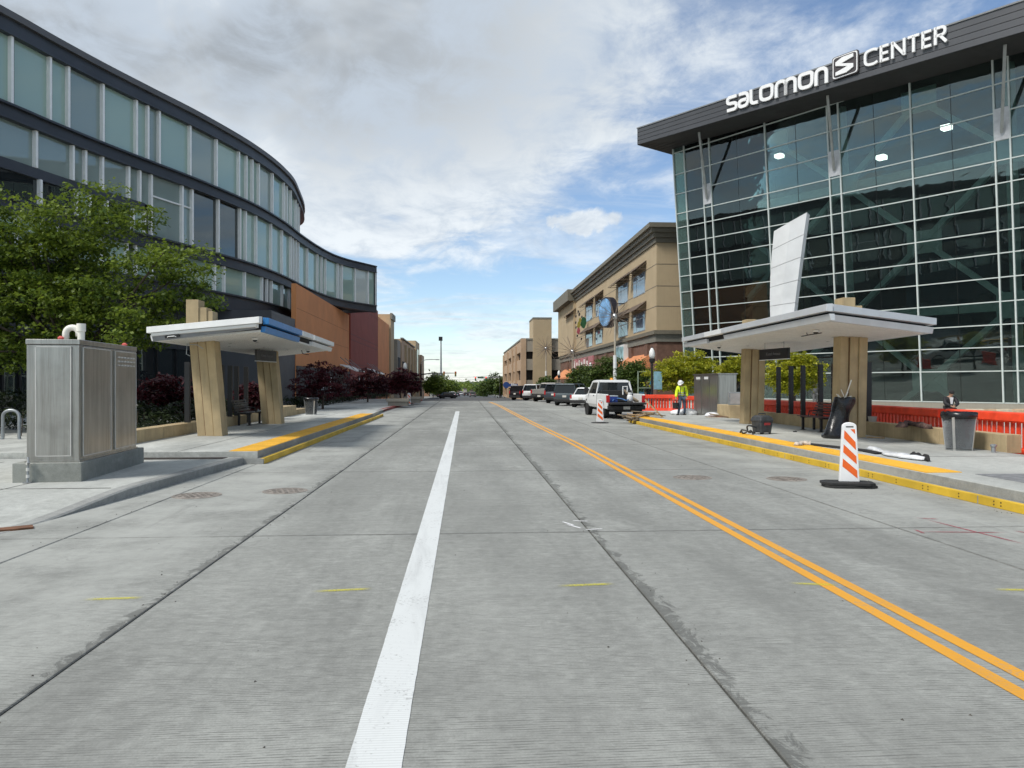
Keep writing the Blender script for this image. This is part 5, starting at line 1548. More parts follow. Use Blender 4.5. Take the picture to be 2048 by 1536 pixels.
def cabinet_right():
    v0, v1 = v_of(1437, 11.75), v_of(1388, 11.75)
    t = thing('equipment_cabinet', 'weathered stainless steel cabinet behind the worker in the yellow jacket', 'cabinet', (12.2, v0, .15))
    H = 2.05; w = .85
    mb = MB(); mb.box(-.45, .45 - .05, 0, v1 - v0, 0, H); mb.build('body', STEEL, t, bevel=.012)
    mb = MB(); mb.box(-.50, .45, -.05, v1 - v0 + .05, H + .002, H + .05); mb.build('roof', STEEL, t)
    Ls = v1 - v0
    for (a, b) in ((.02, .32), (.34, .64), (.67, .98)):
        mb = MB(); mb.box(-.472, -.451, Ls*a, Ls*b, .12, H - .06); d_ = mb.build('door', STEEL, t, bevel=.004)
        mb = MB(); mb.box(-.476, -.4725, Ls*a, Ls*a + .02, .12, H - .06); mb.build('door_edge', SEAMD, d_)
        if a > .3:
            mb = MB(); mb.box(-.478, -.4725, Ls*(a + .04), Ls*(b - .1), H - .22, H - .10); mb.build('label_plate', WHITEM, d_)
    mb = MB(); mb.box(-.42, .36, -.024, -.001, .12, H - .06); mb.build('door', STEEL, t, bevel=.004)
cabinet_right()
c = at(1472, 800, 32.6); mb = MB(); mb.box(-.32, .32, -.16, .16, 0, .56); o = mb.build('meter_box', GALV, bevel=.015); o.location = (c.x, c.y, PZ + .56); o.rotation_euler = (0, 0, R(-15)); tag(o, 'small grey metal box standing on the short tan wall', 'utility box')
mb = MB(); mb.box(-.25, .25, -.165, -.160, .06, .5); mb.box(-.28, -.24, -.18, -.16, .22, .32); mb.build('front_plate', mat('plate_grey', (.42, .40, .39), .4, metal=.4), o)

# serpentine bike rack at the left edge
pr = G(22, 888, .155)
t = thing('bike_rack', 'grey serpentine tube bike rack behind the big steel cabinet', 'bike rack', (pr.x, pr.y, .155))
pts = []; x = -1.05
for k in range(5):
    x0 = x + .42*k
    top = k % 2 == 0
    for a in range(0, 181, 20):
        s = math.sin(R(a)); cc_ = -math.cos(R(a))*.21
        pts.append((x0 + .21 + cc_, 0, (.74 + .16*s) if top else (.16 - .12*s)))
mb = MB(); mb.tube([(x, 0, 0)] + pts + [(x + 2.1, 0, 0)], .042, 10); mb.build('tube', GALV, t, smooth=True)

# ================================================================== red plastic barriers
BARV = {}
def barrier_proto():
    t = thing('plastic_barrier', 'x', 'barrier', (0, 0, 0))
    L = 2.0; Hh = .96
    mb = MB(); mb.prism([(-.10, -L/2, .73), (.10, -L/2, .73), (.12, -L/2, .77), (.10, -L/2, .93), (.07, -L/2, Hh), (-.07, -L/2, Hh), (-.10, -L/2, .93), (-.12, -L/2, .77)], (0, L - .02, 0)); mb.build('top_panel', REDP, t, bevel=.01)
    mb = MB(); mb.prism([(-.20, -L/2, 0), (.20, -L/2, 0), (.14, -L/2, .16), (-.14, -L/2, .16)], (0, L - .02, 0)); mb.build('foot_rail', REDP, t, bevel=.01)
    n = 11
    for k in range(n + 1):
        y = -L/2 + .045 + (L - .11)*k/n
        w = .06
        mb = MB(); mb.box(-.07, .07, y - w/2 - .005, y + w/2 + .005, .155, .605)
        if k == 0: PK = mb
        o = piece('picket', REDP, (0, y, .445), (.05, .085, .575), 0, t, world=False)
    mb = MB(); mb.box(-.03, .03, -L/2 - .04, -L/2 + .0, .2, .9); mb.build('hinge', REDP, t)
    return t
bp_ = barrier_proto()
brow = 'red barriers behind the right platform wall'
spots = [(12.42 + random.uniform(-.05, .07), 13.6 + 2.03*k, R(random.uniform(-2.4, 2.4))) for k in range(9)]
for k, (u, v, rz) in enumerate(spots):
    o = bp_ if k == 0 else copy_tree(bp_)
    place(o, (u, v, .15), rz, ['first', 'second', 'third', 'fourth', 'fifth', 'sixth', 'seventh', 'eighth', 'ninth'][k] + ' red barrier from the near end of the row behind the low wall', brow)
for (px, py, rz, lab) in ((1303, 815, 88, 'red plastic barrier right behind the white pickup tail'), (1339, 815, 70, 'red plastic barrier between the lamp post and the worker'), (1382, 814, 80, 'red plastic barrier just right of the worker, by the cabinet')):
    c = at(px, 790, 45.0 if px < 1370 else 40.0); o = copy_tree(bp_); place(o, (c.x, c.y, .15), R(rz), lab, 'red barriers round the pickup')
for k in range(4):     # the run of barriers behind the viewer that the steel cabinet mirrors
    o = copy_tree(bp_); place(o, (-20.5 + 2.05*k, -4.5, .15), R(90), ['first', 'second', 'third', 'fourth'][k] + ' of four red barriers behind the viewer, mirrored in the steel cabinet', 'barriers behind the viewer')
# things behind the barrier: pale crates along the hall
for k, (px, w) in enumerate(((1772, .8), (1842, 1.1), (1957, .9), (1983, .9), (2008, .9), (2040, .9))):
    c = at(px, 824, 31.5); mb = MB(); mb.box(-w/2, w/2, -.2, .2, 0, .55); o = mb.build('stone_block', mat('pale_block', (.55, .38, .24), .8, var=.2) if k % 2 else mat('cream_block', (.62, .52, .38), .8, var=.15), bevel=.02); o.location = (c.x, c.y, .15)
    tag(o, ['cream block behind the barrier, second seen from the right pier', 'tan block left of the seated person behind the barrier', 'cream block just right of the seated person behind the barrier', 'tan block in the middle of the three behind the barrier', 'cream block third right of the seated person behind the barrier', 'tan block at the right picture edge behind the barrier'][k], 'block', 'blocks behind the barrier')

# ================================================================== striped channelizer panels
WP = mat('channelizer_white', (.80, .80, .80), .4, var=.05); OP = mat('channelizer_orange', (.80, .13, .015), .45, var=.05)
def channelizer(loc, rz, label, h=1.08, base='rect'):
    t = thing('channelizer', label, 'channelizer', loc, rz, 'orange and white striped panels')
    if base == 'rect':
        for k, (z0, z1, a, dx) in enumerate(((0, .045, 3, .0), (.047, .092, -4, -.03))):
            M = Matrix.Rotation(R(a), 4, 'Z') @ Matrix.Translation((dx, 0, 0))
            mb = MB(); loop = [(-.42, -.10), (-.30, -.23), (.32, -.23), (.42, -.14), (.42, .14), (.30, .23), (-.30, .23), (-.42, .12)]
            mb.prism([(x, y, z0) for x, y in loop], (0, 0, z1 - z0), M); mb.build('rubber_base', RUBBER, t, bevel=.008)
        z0 = .092
    else:
        mb = MB(); mb.lathe([(.40, 0), (.38, .03), (.16, .05)], 20); mb.build('rubber_base', RUBBER, t); z0 = .05
    w0, w1 = .165, .115
    prof = []
    n = 8
    pts = [(-w0, z0), (w0, z0), (w1, h - .07)] + [(w1*math.cos(R(a)), h - .07 + .07*math.sin(R(a))) for a in range(15, 180, 15)] + [(-w1, h - .07)]
    mb = MB(); mb.prism([(x, -.035, z) for x, z in pts], (0, .07, 0)); body = mb.build('panel', WP, t, bevel=.012)
    mb = MB(); mb.box(-.06, .06, -.038, -.0352, h - .085, h - .065); mb.build('hand_slot', DARKM, body)
    # diagonal stripes, both faces
    for s in (-1, 1):
        zs = [z0 + .06, z0 + .30, z0 + .54, z0 + .78]
        for k, z in enumerate(zs):
            def wx(zz): return (w0 + (w1 - w0)*(zz - z0)/(h - .07 - z0)) - .035
            sh = .20; th = .135
            poly = [(-1, z + sh), (1, z), (1, z + th), (-1, z + sh + th)]
            top = h - .115; bot = z0 + .03
            # clip each stripe to the sheeting
            out = []
            for xs, zz in poly:
                zz = max(bot, min(top, zz)); out.append((xs*wx(zz), zz))
            if k == 3:
                zz = z; out = [(wx(top)*.15 - .0, top), (wx(zz), max(bot, zz + .03)), (wx(top), top)]
            mb = MB(); mb.prism([(x, s*.0355, zz) for x, zz in out], (0, s*.003, 0)); mb.build('stripe', OP, body)
    return t
c = G(1698, 974); channelizer((c.x, c.y, 0), R(-12), 'near striped traffic panel standing in the road by the right platform', 1.10)
c = G(1200, 846); channelizer((c.x, c.y, 0), R(-6), 'striped traffic panel behind the white pickup truck', 1.07, 'round')
c = G(818, 811); channelizer((c.x, c.y, 0), R(4), 'far striped traffic panel beside the left kerb planters', 1.02, 'round')

# ================================================================== loose gear on the right platform
# black rubbish bag leaning at the near pier, full of offcuts
b0 = G(1674, 876, PZ); t = thing('rubbish_bag', 'tall black rubbish bag with white sticks poking out, against the right pier', 'rubbish bag', (b0.x, b0.y - .1, PZ))
BAG = mat('bag_black', (0.012, 0.012, 0.014), .25, var=.3, vscale=8, bump=1.0, bscale=9)
mb = MB(); secs = []; n = 22; random.seed(12)
for j, (z, rx, ry, cx_) in enumerate(((0.0, .30, .24, -.12), (.04, .37, .28, -.12), (.16, .34, .27, -.10), (.32, .30, .24, -.05), (.5, .26, .22, .0), (.66, .24, .21, .05), (.80, .27, .23, .10), (.95, .29, .25, .13), (1.08, .29, .25, .15), (1.12, .27, .23, .15), (1.10, .20, .18, .15), (.98, .15, .14, .15))):
    ring = []
    for k in range(n):
        a = 2*math.pi*k/n; f = 1 + .10*math.sin(3*a + j*1.1) + .07*math.sin(7*a + j*2.3) + random.uniform(-.05, .05)
        ring.append((cx_ + rx*f*math.cos(a), ry*f*math.sin(a), z + (.03*math.sin(5*a + j) if j > 7 else .012*math.sin(6*a+j) if j > 1 else 0)))
    secs.append(ring)
mb.loft(secs); o = mb.build('bag', BAG, t, smooth=True)
sd = o.modifiers.new('subsurf', 'SUBSURF'); sd.levels = 1; sd.render_levels = 1
for (x0, x1, z0, z1, w) in ((.12, .34, 1.0, 1.58, .022), (.18, .05, 1.0, 1.32, .018), (.10, .24, 1.0, 1.25, .018), (.02, -.08, 1.06, 1.20, .016), (-.06, .04, 1.19, 1.10, .016), (.16, .34, 1.10, 1.14, .02)):
    mb = MB(); mb.bar((x0, -.05, z0), (x1, -.02, z1), w); mb.build('stick', PVC, t)
# wet and dry vacuum
c = G(1524, 868, PZ); t = thing('shop_vacuum', 'dusty dark shop vacuum with hose on the yellow platform edge', 'vacuum cleaner', (c.x, c.y, PZ), R(20))
VAC = mat('vac_body', (.045, .05, .055), .6, var=.3, vscale=8, grime=.3)
def rbox(w, d, z, r=.06): return [(p.x, p.y, z) for p in rounded([(-w/2, -d/2, 0), (w/2, -d/2, 0), (w/2, d/2, 0), (-w/2, d/2, 0)], r, 3, True)]
mb = MB(); mb.loft([rbox(.40, .36, .05), rbox(.42, .38, .10), rbox(.48, .42, .36), rbox(.50, .44, .38)]); mb.build('tank', VAC, t)
mb = MB(); mb.loft([rbox(.51, .45, .382), rbox(.51, .45, .42), rbox(.46, .40, .50), rbox(.34, .30, .55, .1)]); mb.build('lid', VAC, t)
mb = MB(); mb.box(-.10, .10, -.232, -.20, .27, .34); mb.build('red_badge', mat('vac_red', (.35, .04, .04), .5), t)
mb = MB(); mb.tube([(-.12, 0, .52), (-.12, 0, .60), (.12, 0, .60), (.12, 0, .52)], .018, 8); mb.build('handle', VAC, t)
for (x, y) in ((-.16, -.14), (.16, -.14), (-.16, .14), (.16, .14)):
    mb = MB(); mb.tube([(x - .02, y, .03), (x + .02, y, .03)], .03, 10); mb.build('caster', RUBBER, t)
mb = MB(); pts = [(-.22, 0, .2)]
for k in range(30):
    a = k*.35; pts.append((-.40 - .10*math.cos(a) - .014*k, -.06 + .22*math.sin(a)*.7, max(.03, .26*math.cos(a*.5)**2*(1 - k/30)) + .012*(k % 5)))
mb.tube(densify([Vector(p) for p in pts], 3), .024, 8); mb.build('hose', VAC, t, smooth=True)
# strip of black foam and crumpled white film on the tactile edge
def strip(name, label, cat, pxs, w, m, h=.02, crumple=0.0, z=PZ + .02):
    mb = MB(); secs = []; random.seed(len(label))
    P = [G(x, y, z) for x, y in pxs]; P = densify(P, 5)
    for i, p in enumerate(P):
        d = (P[min(i+1, len(P)-1)] - P[max(i-1, 0)]); d.z = 0; d.normalize(); n_ = Vector((-d.y, d.x, 0))
        c_ = crumple; ww = w*(1 + random.uniform(-c_, c_)*1.5)
        secs.append([p + n_*(-ww/2) + Vector((0,0,0)), p + n_*(-ww/4) + Vector((0,0,h + random.uniform(0, c_*.25))), p + Vector((0,0,h*.6 + random.uniform(0, c_*.3))), p + n_*(ww/4) + Vector((0,0,h + random.uniform(0, c_*.25))), p + n_*(ww/2)])
    mb.loft(secs); o = mb.build(name, m, smooth=crumple > 0); return tag(o, label, cat)
strip('foam_strip', 'flat black foam strip lying along the right tactile edge', 'foam strip', [(1606,887),(1660,893),(1720,900),(1758,907)], .17, DARKM, .03)
FILM = mat('white_film', (.72, .74, .76), .25, var=.12, vscale=8)
strip('plastic_film', 'crumpled white plastic film at the end of the black foam strip', 'plastic film', [(1740,899),(1770,907),(1800,914),(1850,920)], .20, FILM, .03, .25)
strip('black_film_end', 'scrap of black film at the right end of the white film', 'film scrap', [(1822,913),(1838,916),(1858,922)], .06, DARKM, .05, .25)
strip('paper_scrap', 'crumpled pale paper scrap at the left end of the black foam strip', 'paper scrap', [(1592,891),(1606,889),(1620,890)], .14, mat('pale_paper', (.50, .44, .38), .8, var=.3, vscale=9), .03, .3)
mb = MB(); p, q = G(1735, 874, PZ + .02), G(1768, 876, PZ + .02); mb.bar(p, q, .12, .03); tag(mb.build('wood_offcut', WOOD), 'pale wood offcut on the ground right of the near pier', 'wood offcut')
# dirty rag on the wall, paint tub
c = at(1822, 851, v_of(1822, 11.8)); strip('dirty_rag', 'crumpled dark rag on top of the low wall', 'rag', [(1800,855),(1815,850),(1830,852),(1860,858)], .2, mat('rag_dirty', (.10, .06, .05), .9, var=.5, vscale=9), .06, .3, PZ + .39)
c = Vector((11.8, v_of(1745, 11.8), PZ + .38)); mb = MB(); mb.lathe([(.10, 0), (.12, .14), (.13, .15), (.11, .15)], 16); o = mb.build('paint_tub', mat('tub_grey', (.38, .37, .35), .6)); o.location = c; tag(o, 'grey plastic tub on the low wall beside the near pier', 'tub')
c = G(1987, 905, PZ); mb = MB(); mb.lathe([(.045, 0), (.045, .12), (.065, .13), (.065, .17), (.03, .18)], 14); o = mb.build('pipe_stub', GALV); o.location = (c.x, c.y, PZ); tag(o, 'short grey pipe stub by the right end of the low wall', 'pipe stub')
c = G(1590, 864, PZ); mb = MB(); mb.box(-.05, .05, -.03, .03, 0, .03); o = mb.build('rubber_wedge', DARKM); o.location = c; tag(o, 'small black wedge on the platform in front of the bench', 'wedge')
# timber heap by the pickup
random.seed(5); c = G(1288, 838, .2); t = thing('timber_heap', 'heap of old timber offcuts at the far end of the right platform', 'timber heap', (c.x, c.y, 0.05))
for k in range(22):
    a = random.uniform(-.9, .9); L = random.uniform(.5, 1.3); x = random.uniform(-.6, .5); y = random.uniform(-.5, .6); z = .06 + .5*random.random()*max(.1, 1 - abs(x))
    d = Vector((math.cos(a), math.sin(a)*.8, random.uniform(-.14, .16)))
    mb = MB(); p = Vector((x, y, z)) - d*L/2; q = p + d*L; p.z = max(.03, p.z); q.z = max(.03, q.z); mb.bar(p, q, random.choice((.08, .14, .20)), .035); mb.build('plank', random.choice((WOOD, OLDW, OLDW)), t)
mb = MB(); mb.bar((.9, -.2, .12), (.1, .2, 1.0), .12, .05); mb.build('plank', WOOD, t)
# white sacks by the worker, sticks and bag further right
def sack(px, py, z, label, s=1.0, m=FILM):
    c = G(px, py, z); random.seed(int(px)); n = 14; secs = []
    for j, (zz, r_) in enumerate(((0, .30), (.06, .36), (.16, .33), (.25, .22), (.29, .08))):
        secs.append([(s*(r_*1.3*math.cos(2*math.pi*k/n)*(1 + random.uniform(-.15, .15))), s*(r_*math.sin(2*math.pi*k/n)*(1 + random.uniform(-.15, .15))), s*zz) for k in range(n)])
    mb = MB(); mb.loft(secs); o = mb.build('white_sack', m, smooth=True); o.location = (c.x, c.y, z); return tag(o, label, 'sack')
sack(1373, 831, .155, 'white sack on the ground just right of the worker', 1.25)
sack(1356, 829, .155, 'white sack on the ground behind the worker legs', .9)
sack(1424, 834, PZ, 'white plastic bag by the loose sticks near the right cabinet', .75)
t = thing('stick_bundle', 'loose sticks and lath on the platform near the right cabinet', 'sticks', (G(1440, 836, PZ).x, G(1440, 836, PZ).y, PZ))
for k, (a, L) in enumerate(((-.15, 1.3), (.1, 1.0), (.35, .9), (-.35, 1.1))):
    mb = MB(); mb.bar((-L/2*math.cos(a), L/2*math.sin(a)*.5, .05 + .05*k), (L/2*math.cos(a), -L/2*math.sin(a)*.5, .03), .04, .03); mb.build('stick', (WOOD, mat('red_lath', (.25, .06, .06), .7), OLDW, WOOD)[k], t)
# ================================================================== planting
LG = leafmat('leaf_green', (0.034, 0.074, 0.011), (0.21, 0.28, 0.034), .38)
LY = leafmat('leaf_yellow_green', (0.11, 0.16, 0.010), (0.52, 0.50, 0.035), .42)
LD = leafmat('leaf_dark_green', (0.026, 0.054, 0.012), (0.125, 0.18, 0.036), .32)
LR = leafmat('leaf_dark_red', (0.024, 0.004, 0.007), (0.100, 0.014, 0.022), .32)
LF = leafmat('leaf_far_green', (0.045, 0.085, 0.016), (0.24, 0.31, 0.05), .35)
LH = leafmat('leaf_hedge', (0.007, 0.014, 0.004), (0.034, 0.052, 0.013), .2)
def leaves(name, clumps, size, per, flat, m, parent, seed=1, droop=.35):
    """leaf-sized faces gathered in flattened clumps; clumps: (centre, radius, brightness)"""
    rng = random.Random(seed); V = []; F = []; T = []
    for (c, r, tone) in clumps:
        for _ in range(per):
            a = rng.uniform(0, 2*math.pi); q = math.sqrt(rng.random())*r
            x = c[0] + q*math.cos(a); y = c[1] + q*math.sin(a); z = c[2] + rng.gauss(0, r*flat) - droop*q*q/max(r, .01)*.5
            s = size*rng.uniform(.45, 1.6)
            b = rng.uniform(0, 2*math.pi); tilt = rng.gauss(-.35, .45)
            dx, dy = math.cos(b), math.sin(b)
            d = (dx*math.cos(tilt)*s, dy*math.cos(tilt)*s, math.sin(tilt)*s)
            roll = rng.gauss(0, .5)
            n = (-dy*s*.34*math.cos(roll), dx*s*.34*math.cos(roll), s*.34*math.sin(roll))
            o = len(V)
            V += [(x, y, z), (x + d[0]*.5 + n[0], y + d[1]*.5 + n[1], z + d[2]*.5 + n[2]), (x + d[0], y + d[1], z + d[2]), (x + d[0]*.5 - n[0], y + d[1]*.5 - n[1], z + d[2]*.5 - n[2])]
            F.append((o, o+1, o+2, o+3)); T.append(max(0, min(1, tone + rng.gauss(0, .22))))
    me = bpy.data.meshes.new(name); me.from_pydata(V, [], F); me.materials.append(m)
    at_ = me.attributes.new('tone', 'FLOAT', 'FACE'); at_.data.foreach_set('value', T)
    return link(name, me, parent)
def clumps_in(ells, n, r, seed, shell=.55):
    rng = random.Random(seed); out = []
    vol = [e[1][0]*e[1][1]*e[1][2] for e in ells]; tv = sum(vol)
    for e, v in zip(ells, vol):
        for _ in range(max(3, int(n*v/tv))):
            a = rng.uniform(0, 2*math.pi); cz = rng.uniform(-1, 1); rr = (shell + (1 - shell)*rng.random()) if rng.random() < .75 else rng.random()*shell
            sxy = math.sqrt(1 - cz*cz)
            p = (e[0][0] + e[1][0]*rr*sxy*math.cos(a), e[0][1] + e[1][1]*rr*sxy*math.sin(a), e[0][2] + e[1][2]*rr*cz)
            out.append((p, r*rng.uniform(.6, 1.35), rng.betavariate(2.2, 2.6)))
    return out
def branches(mb, base, tips, r0, rng, mid=.5):
    for tp in tips:
        b = Vector(base); t_ = Vector(tp); m_ = b.lerp(t_, mid) + Vector((rng.gauss(0, .15), rng.gauss(0, .15), rng.uniform(.0, .35)))
        mb.tube(densify([b, m_, t_], 4), [r0*(1 - .85*k/8) for k in range(9)], 6)
def tree(name, label, loc, th, tr, ells, nclump, crad, per, size, m, seed, group=None, cat='tree', flat=.18, lean=(0, 0), ntips=14):
    t = thing(name, label, cat, loc, 0, group)
    rng = random.Random(seed); cl = clumps_in(ells, nclump, crad, seed)
    mb = MB(); top = Vector((lean[0], lean[1], th))
    mb.tube(densify([Vector((0, 0, -.1)), Vector((lean[0]*.3 + .03, lean[1]*.3, th*.5)), top], 4), [tr*(1.25 - .6*k/8) for k in range(9)], 9)
    tips = [c[0] for c in rng.sample(cl, min(ntips, len(cl)))]
    branches(mb, top - Vector((0, 0, .15)), tips, tr*.5, rng); mb.build('trunk', BARK, t, smooth=True)
    for tp in tips[:ntips//2]: pass
    leaves('crown', cl, size, per, flat, m, t, seed)
    return t
# big tree beside the left cabinet
Zt = 23.5; base = at(150, 868, Zt); bx, by = base.x, base.y
def E(px, py, rx, ry, rd, dz=0.0):
    p = at(px, py, Zt + dz); s = Zt/FPX; return ((p.x - bx, p.y - by, p.z - .2), (rx*s, rd, ry*s))
ells = [E(90,470,150,75,1.9), E(225,425,90,62,1.3), E(335,520,85,58,1.4,-.4), E(385,575,52,44,1.0,-.5), E(50,610,140,70,2.0,-.6), E(200,615,120,80,1.7,-.4), E(285,650,85,46,1.3,-.8), E(-60,520,140,130,2.0), E(30,690,100,46,1.5,-.8), E(120,540,140,80,2.0,.6), E(190,380,40,25,.6), E(330,600,90,45,1.3,-.2), E(-110,650,130,80,1.8,-.5), E(60,710,110,34,1.2,-.6), E(170,690,90,36,1.3,-.5), E(-60,420,120,60,1.6), E(370,530,60,50,1.1,-.4)]
tree('street_tree', 'big spreading green tree on the left beside the steel cabinet', (bx, by, .15), 2.5, .17, ells, 820, .50, 84, .112, LG, 21, 'green street trees', ntips=26)
# small red maples: against the block, and in kerb planters
def maple(px, py, Z, w, h, label, seed, n=130, zb=None):
    b = at(px, py, Z); gzv = gz(b.y) + .15; s = Z/FPX
    zc = EYE + (768 - py)/FPX*Z - gzv
    ells = [((0, 0, zc), (w*s*.5, w*s*.42, h*s*.42)), ((-w*s*.22, -.1, zc - h*s*.15), (w*s*.3, w*s*.3, h*s*.3)), ((w*s*.25, 0, zc - h*s*.08), (w*s*.27, w*s*.25, h*s*.28)), ((.05, 0, zc + h*s*.25), (w*s*.22, w*s*.2, h*s*.22))]
    return tree('red_maple', label, (b.x, b.y, gzv), zc*.62, .07, ells, n, .30*max(1, Z/60), 42, .13*max(1, Z/55), LR, seed, 'dark red maples along the left pavement', ntips=10, flat=.12)
maple(645, 762, 48, 128, 96, 'largest dark red maple, next to the dark pier past the left shelter', 31, 190)
maple(735, 765, 66, 88, 62, 'dark red maple in front of the maroon wall', 32)
maple(773, 768, 74, 60, 54, 'dark red maple between the maroon wall and the planters', 33, 90)
maple(800, 760, 57, 50, 58, 'dark red maple growing in the nearer kerb planter', 34, 110)
maple(823, 764, 65, 40, 54, 'dark red maple growing in the farther kerb planter', 35, 90)
maple(330, 790, 27.5, 130, 110, 'low dark red maple behind the near left pier', 36, 110)
maple(505, 792, 31, 75, 80, 'low dark red maple seen between the left shelter piers', 37, 90)
for k, (px, py, Z) in enumerate(((797, 806, 55.5), (826, 801, 64))):
    c = at(px, 790, Z); mb = MB(); w = 1.15 if k == 0 else 1.0
    t = thing('kerb_planter', ['nearer grey stone kerb planter under a red maple', 'farther grey stone kerb planter under a red maple'][k], 'planter', (c.x, c.y, .15))
    mb.box(-w*.62, w*.62, -w*.62, w*.62, 0, .30); mb.build('base', PRECAST, t, bevel=.02)
    mb = MB(); mb.box(-w*.72, w*.72, -w*.72, w*.72, .30, .52); mb.build('rim', PRECAST, t, bevel=.03)
    mb = MB(); mb.box(-w*.5, w*.5, -w*.5, w*.5, .50, .54); mb.build('soil', OLDW, t)
# clipped hedge along the wall
def hedge(name, label, u0, u1, v0, v1, z0, z1, n, seed, m=LH):
    rng = random.Random(seed); cl = []
    for _ in range(n):
        cl.append(((rng.uniform(u0, u1) - (u0+u1)/2, rng.uniform(v0, v1) - (v0+v1)/2, z0 + (z1 - z0)*math.sqrt(rng.random())), .22, rng.betavariate(2, 3)))
    t = thing(name, label, 'hedge', ((u0+u1)/2, (v0+v1)/2, 0), 0); leaves('foliage', cl, .11, 32, .35, m, t, seed)
    mb = MB()
    for _ in range(max(6, n//10)):
        x, y = rng.uniform(u0, u1) - (u0+u1)/2, rng.uniform(v0, v1) - (v0+v1)/2; mb.tube([(x, y, z0 - .2), (x + .05, y + .03, z1 - .15)], .012, 4)
    mb.build('stem', BARK, t, fix=False)
hedge('hedge', 'clipped dark green hedge along the foot of the orange wall', -11.4, -10.3, 48, 78, .1, .85, 330, 41)
hedge('hedge', 'clipped hedge further on, along the maroon wall', -11.2, -10.2, 82, 106, .0, .75, 200, 42)
hedge('shrub_bed', 'dark low shrubs behind the left platform wall', -12.8, -8.8, 21.8, 36, .2, 1.1, 480, 43)
hedge('shrub_bed', 'dark low shrubs added to deepen the shade behind the bike rack', -20, -13.5, 19, 28, .1, 1.5, 420, 44)  # added bed: its dark leaves imitate the deep shade behind the cabinet
# right-hand trees
def rtree(name, label, px, py, Z, w, h, m, seed, n=150, per=44, size=.12, crad=.42, cat='tree', th=.55, flat=.18, grp='street trees on the right pavement'):
    b = at(px, py, Z); g0 = gz(b.y) + .15; s = Z/FPX; zc = b.z - g0
    ells = [((0, 0, zc), (w*s*.42, w*s*.4, h*s*.40)), ((-w*s*.27, -.2, zc - h*s*.06), (w*s*.25, w*s*.28, h*s*.30)), ((w*s*.27, .1, zc + h*s*.02), (w*s*.24, w*s*.26, h*s*.32)), ((w*s*.06, 0, zc + h*s*.27), (w*s*.26, w*s*.22, h*s*.22)), ((-w*s*.1, 0, zc - h*s*.28), (w*s*.30, w*s*.3, h*s*.2))]
    return tree(name, label, (b.x, b.y, g0), zc*th, .09, ells, n, crad, per, size, m, seed, grp, ntips=14, flat=flat)
rtree('honey_locust', 'yellow-green honey locust behind the worker, left of the steel cabinet', 1372, 744, 47, 158, 100, LY, 51, 300, 60, .12, .40)
rtree('honey_locust', 'yellow-green honey locust showing between the right shelter piers', 1588, 744, 38.5, 125, 95, LY, 52, 260, 60, .11, .36)
rtree('honey_locust', 'yellow-green honey locust right behind the far right pier', 1470, 738, 42, 70, 58, LY, 53, 100, 56, .11, .34)
rtree('street_tree', 'dark green tree right behind the white pickup cab', 1212, 748, 68, 104, 82, LD, 54, 240, 50, .16, .5)
rtree('street_tree', 'dark green tree below the coral awning right of the pickup', 1268, 751, 60, 86, 70, LD, 55, 210, 50, .15, .45)
rtree('street_tree', 'dark green tree left of the white sculpture pole', 1166, 755, 80, 70, 62, LD, 56, 170, 46, .18, .5)
rtree('street_tree', 'small dark green tree in front of the far garage tower', 1092, 765, 110, 34, 32, LD, 57, 80, 40, .24, .6)
# trees beyond the crossing
FG = 'trees lining the far street'
for k, (px, py, Z, w, h, lab) in enumerate(((866,766,190,40,44,'green tree left of the far left signal pole base'),(882,771,215,44,46,'bright green tree under the left signal heads'),(900,775,250,34,38,'green tree at the right end of the far left trees'),(990,768,230,38,50,'tall green tree nearest the far right garage'),(975,773,255,34,40,'green tree second from the far right garage'),(963,778,290,28,30,'green tree third from the far right garage'),(1003,772,215,22,40,'green tree hard against the far right garage'))):
    rtree('far_tree', lab, px, py, Z, w, h, LF if k < 3 else LD, 60 + k, 90, 34, .5, 1.3, grp=FG, th=.5)
# wood on the rising ground at the end of the street
rng = random.Random(9); cl = []
for _ in range(420):
    v = rng.uniform(430, 900); u = rng.gauss(0, 40) + v*.01; 
    if abs(u + .0) < 9 and v < 600: u += 20
    top = gz(v) + rng.uniform(1, 6) + max(0, (v - 520)*.012)
    cl.append(((u, v, top), rng.uniform(2.5, 5), rng.betavariate(2, 3)))
o = leaves('far_wood', cl, 2.2, 26, .35, LF, None, 77); o["kind"] = "stuff"; o["label"] = "mass of far trees at the end of the street"; o["category"] = "trees"
mb = MB(); us = [-400, -200, -90, -30, 0, 30, 90, 200, 400]
for v, h in ((640, -6.0), (760, -3.0), (1000, 3.0), (1500, 5.0)):
    for u in us: mb.v.append((u, v, h + 2*math.sin(u*.03 + v)))
for j in range(3):
    for i in range(8): mb.f.append((j*9+i, j*9+i+1, (j+1)*9+i+1, (j+1)*9+i))
struct(mb.build('hill', mat('hill_green', (.05, .07, .03), .95, var=.3, vscale=.02), fix=False))
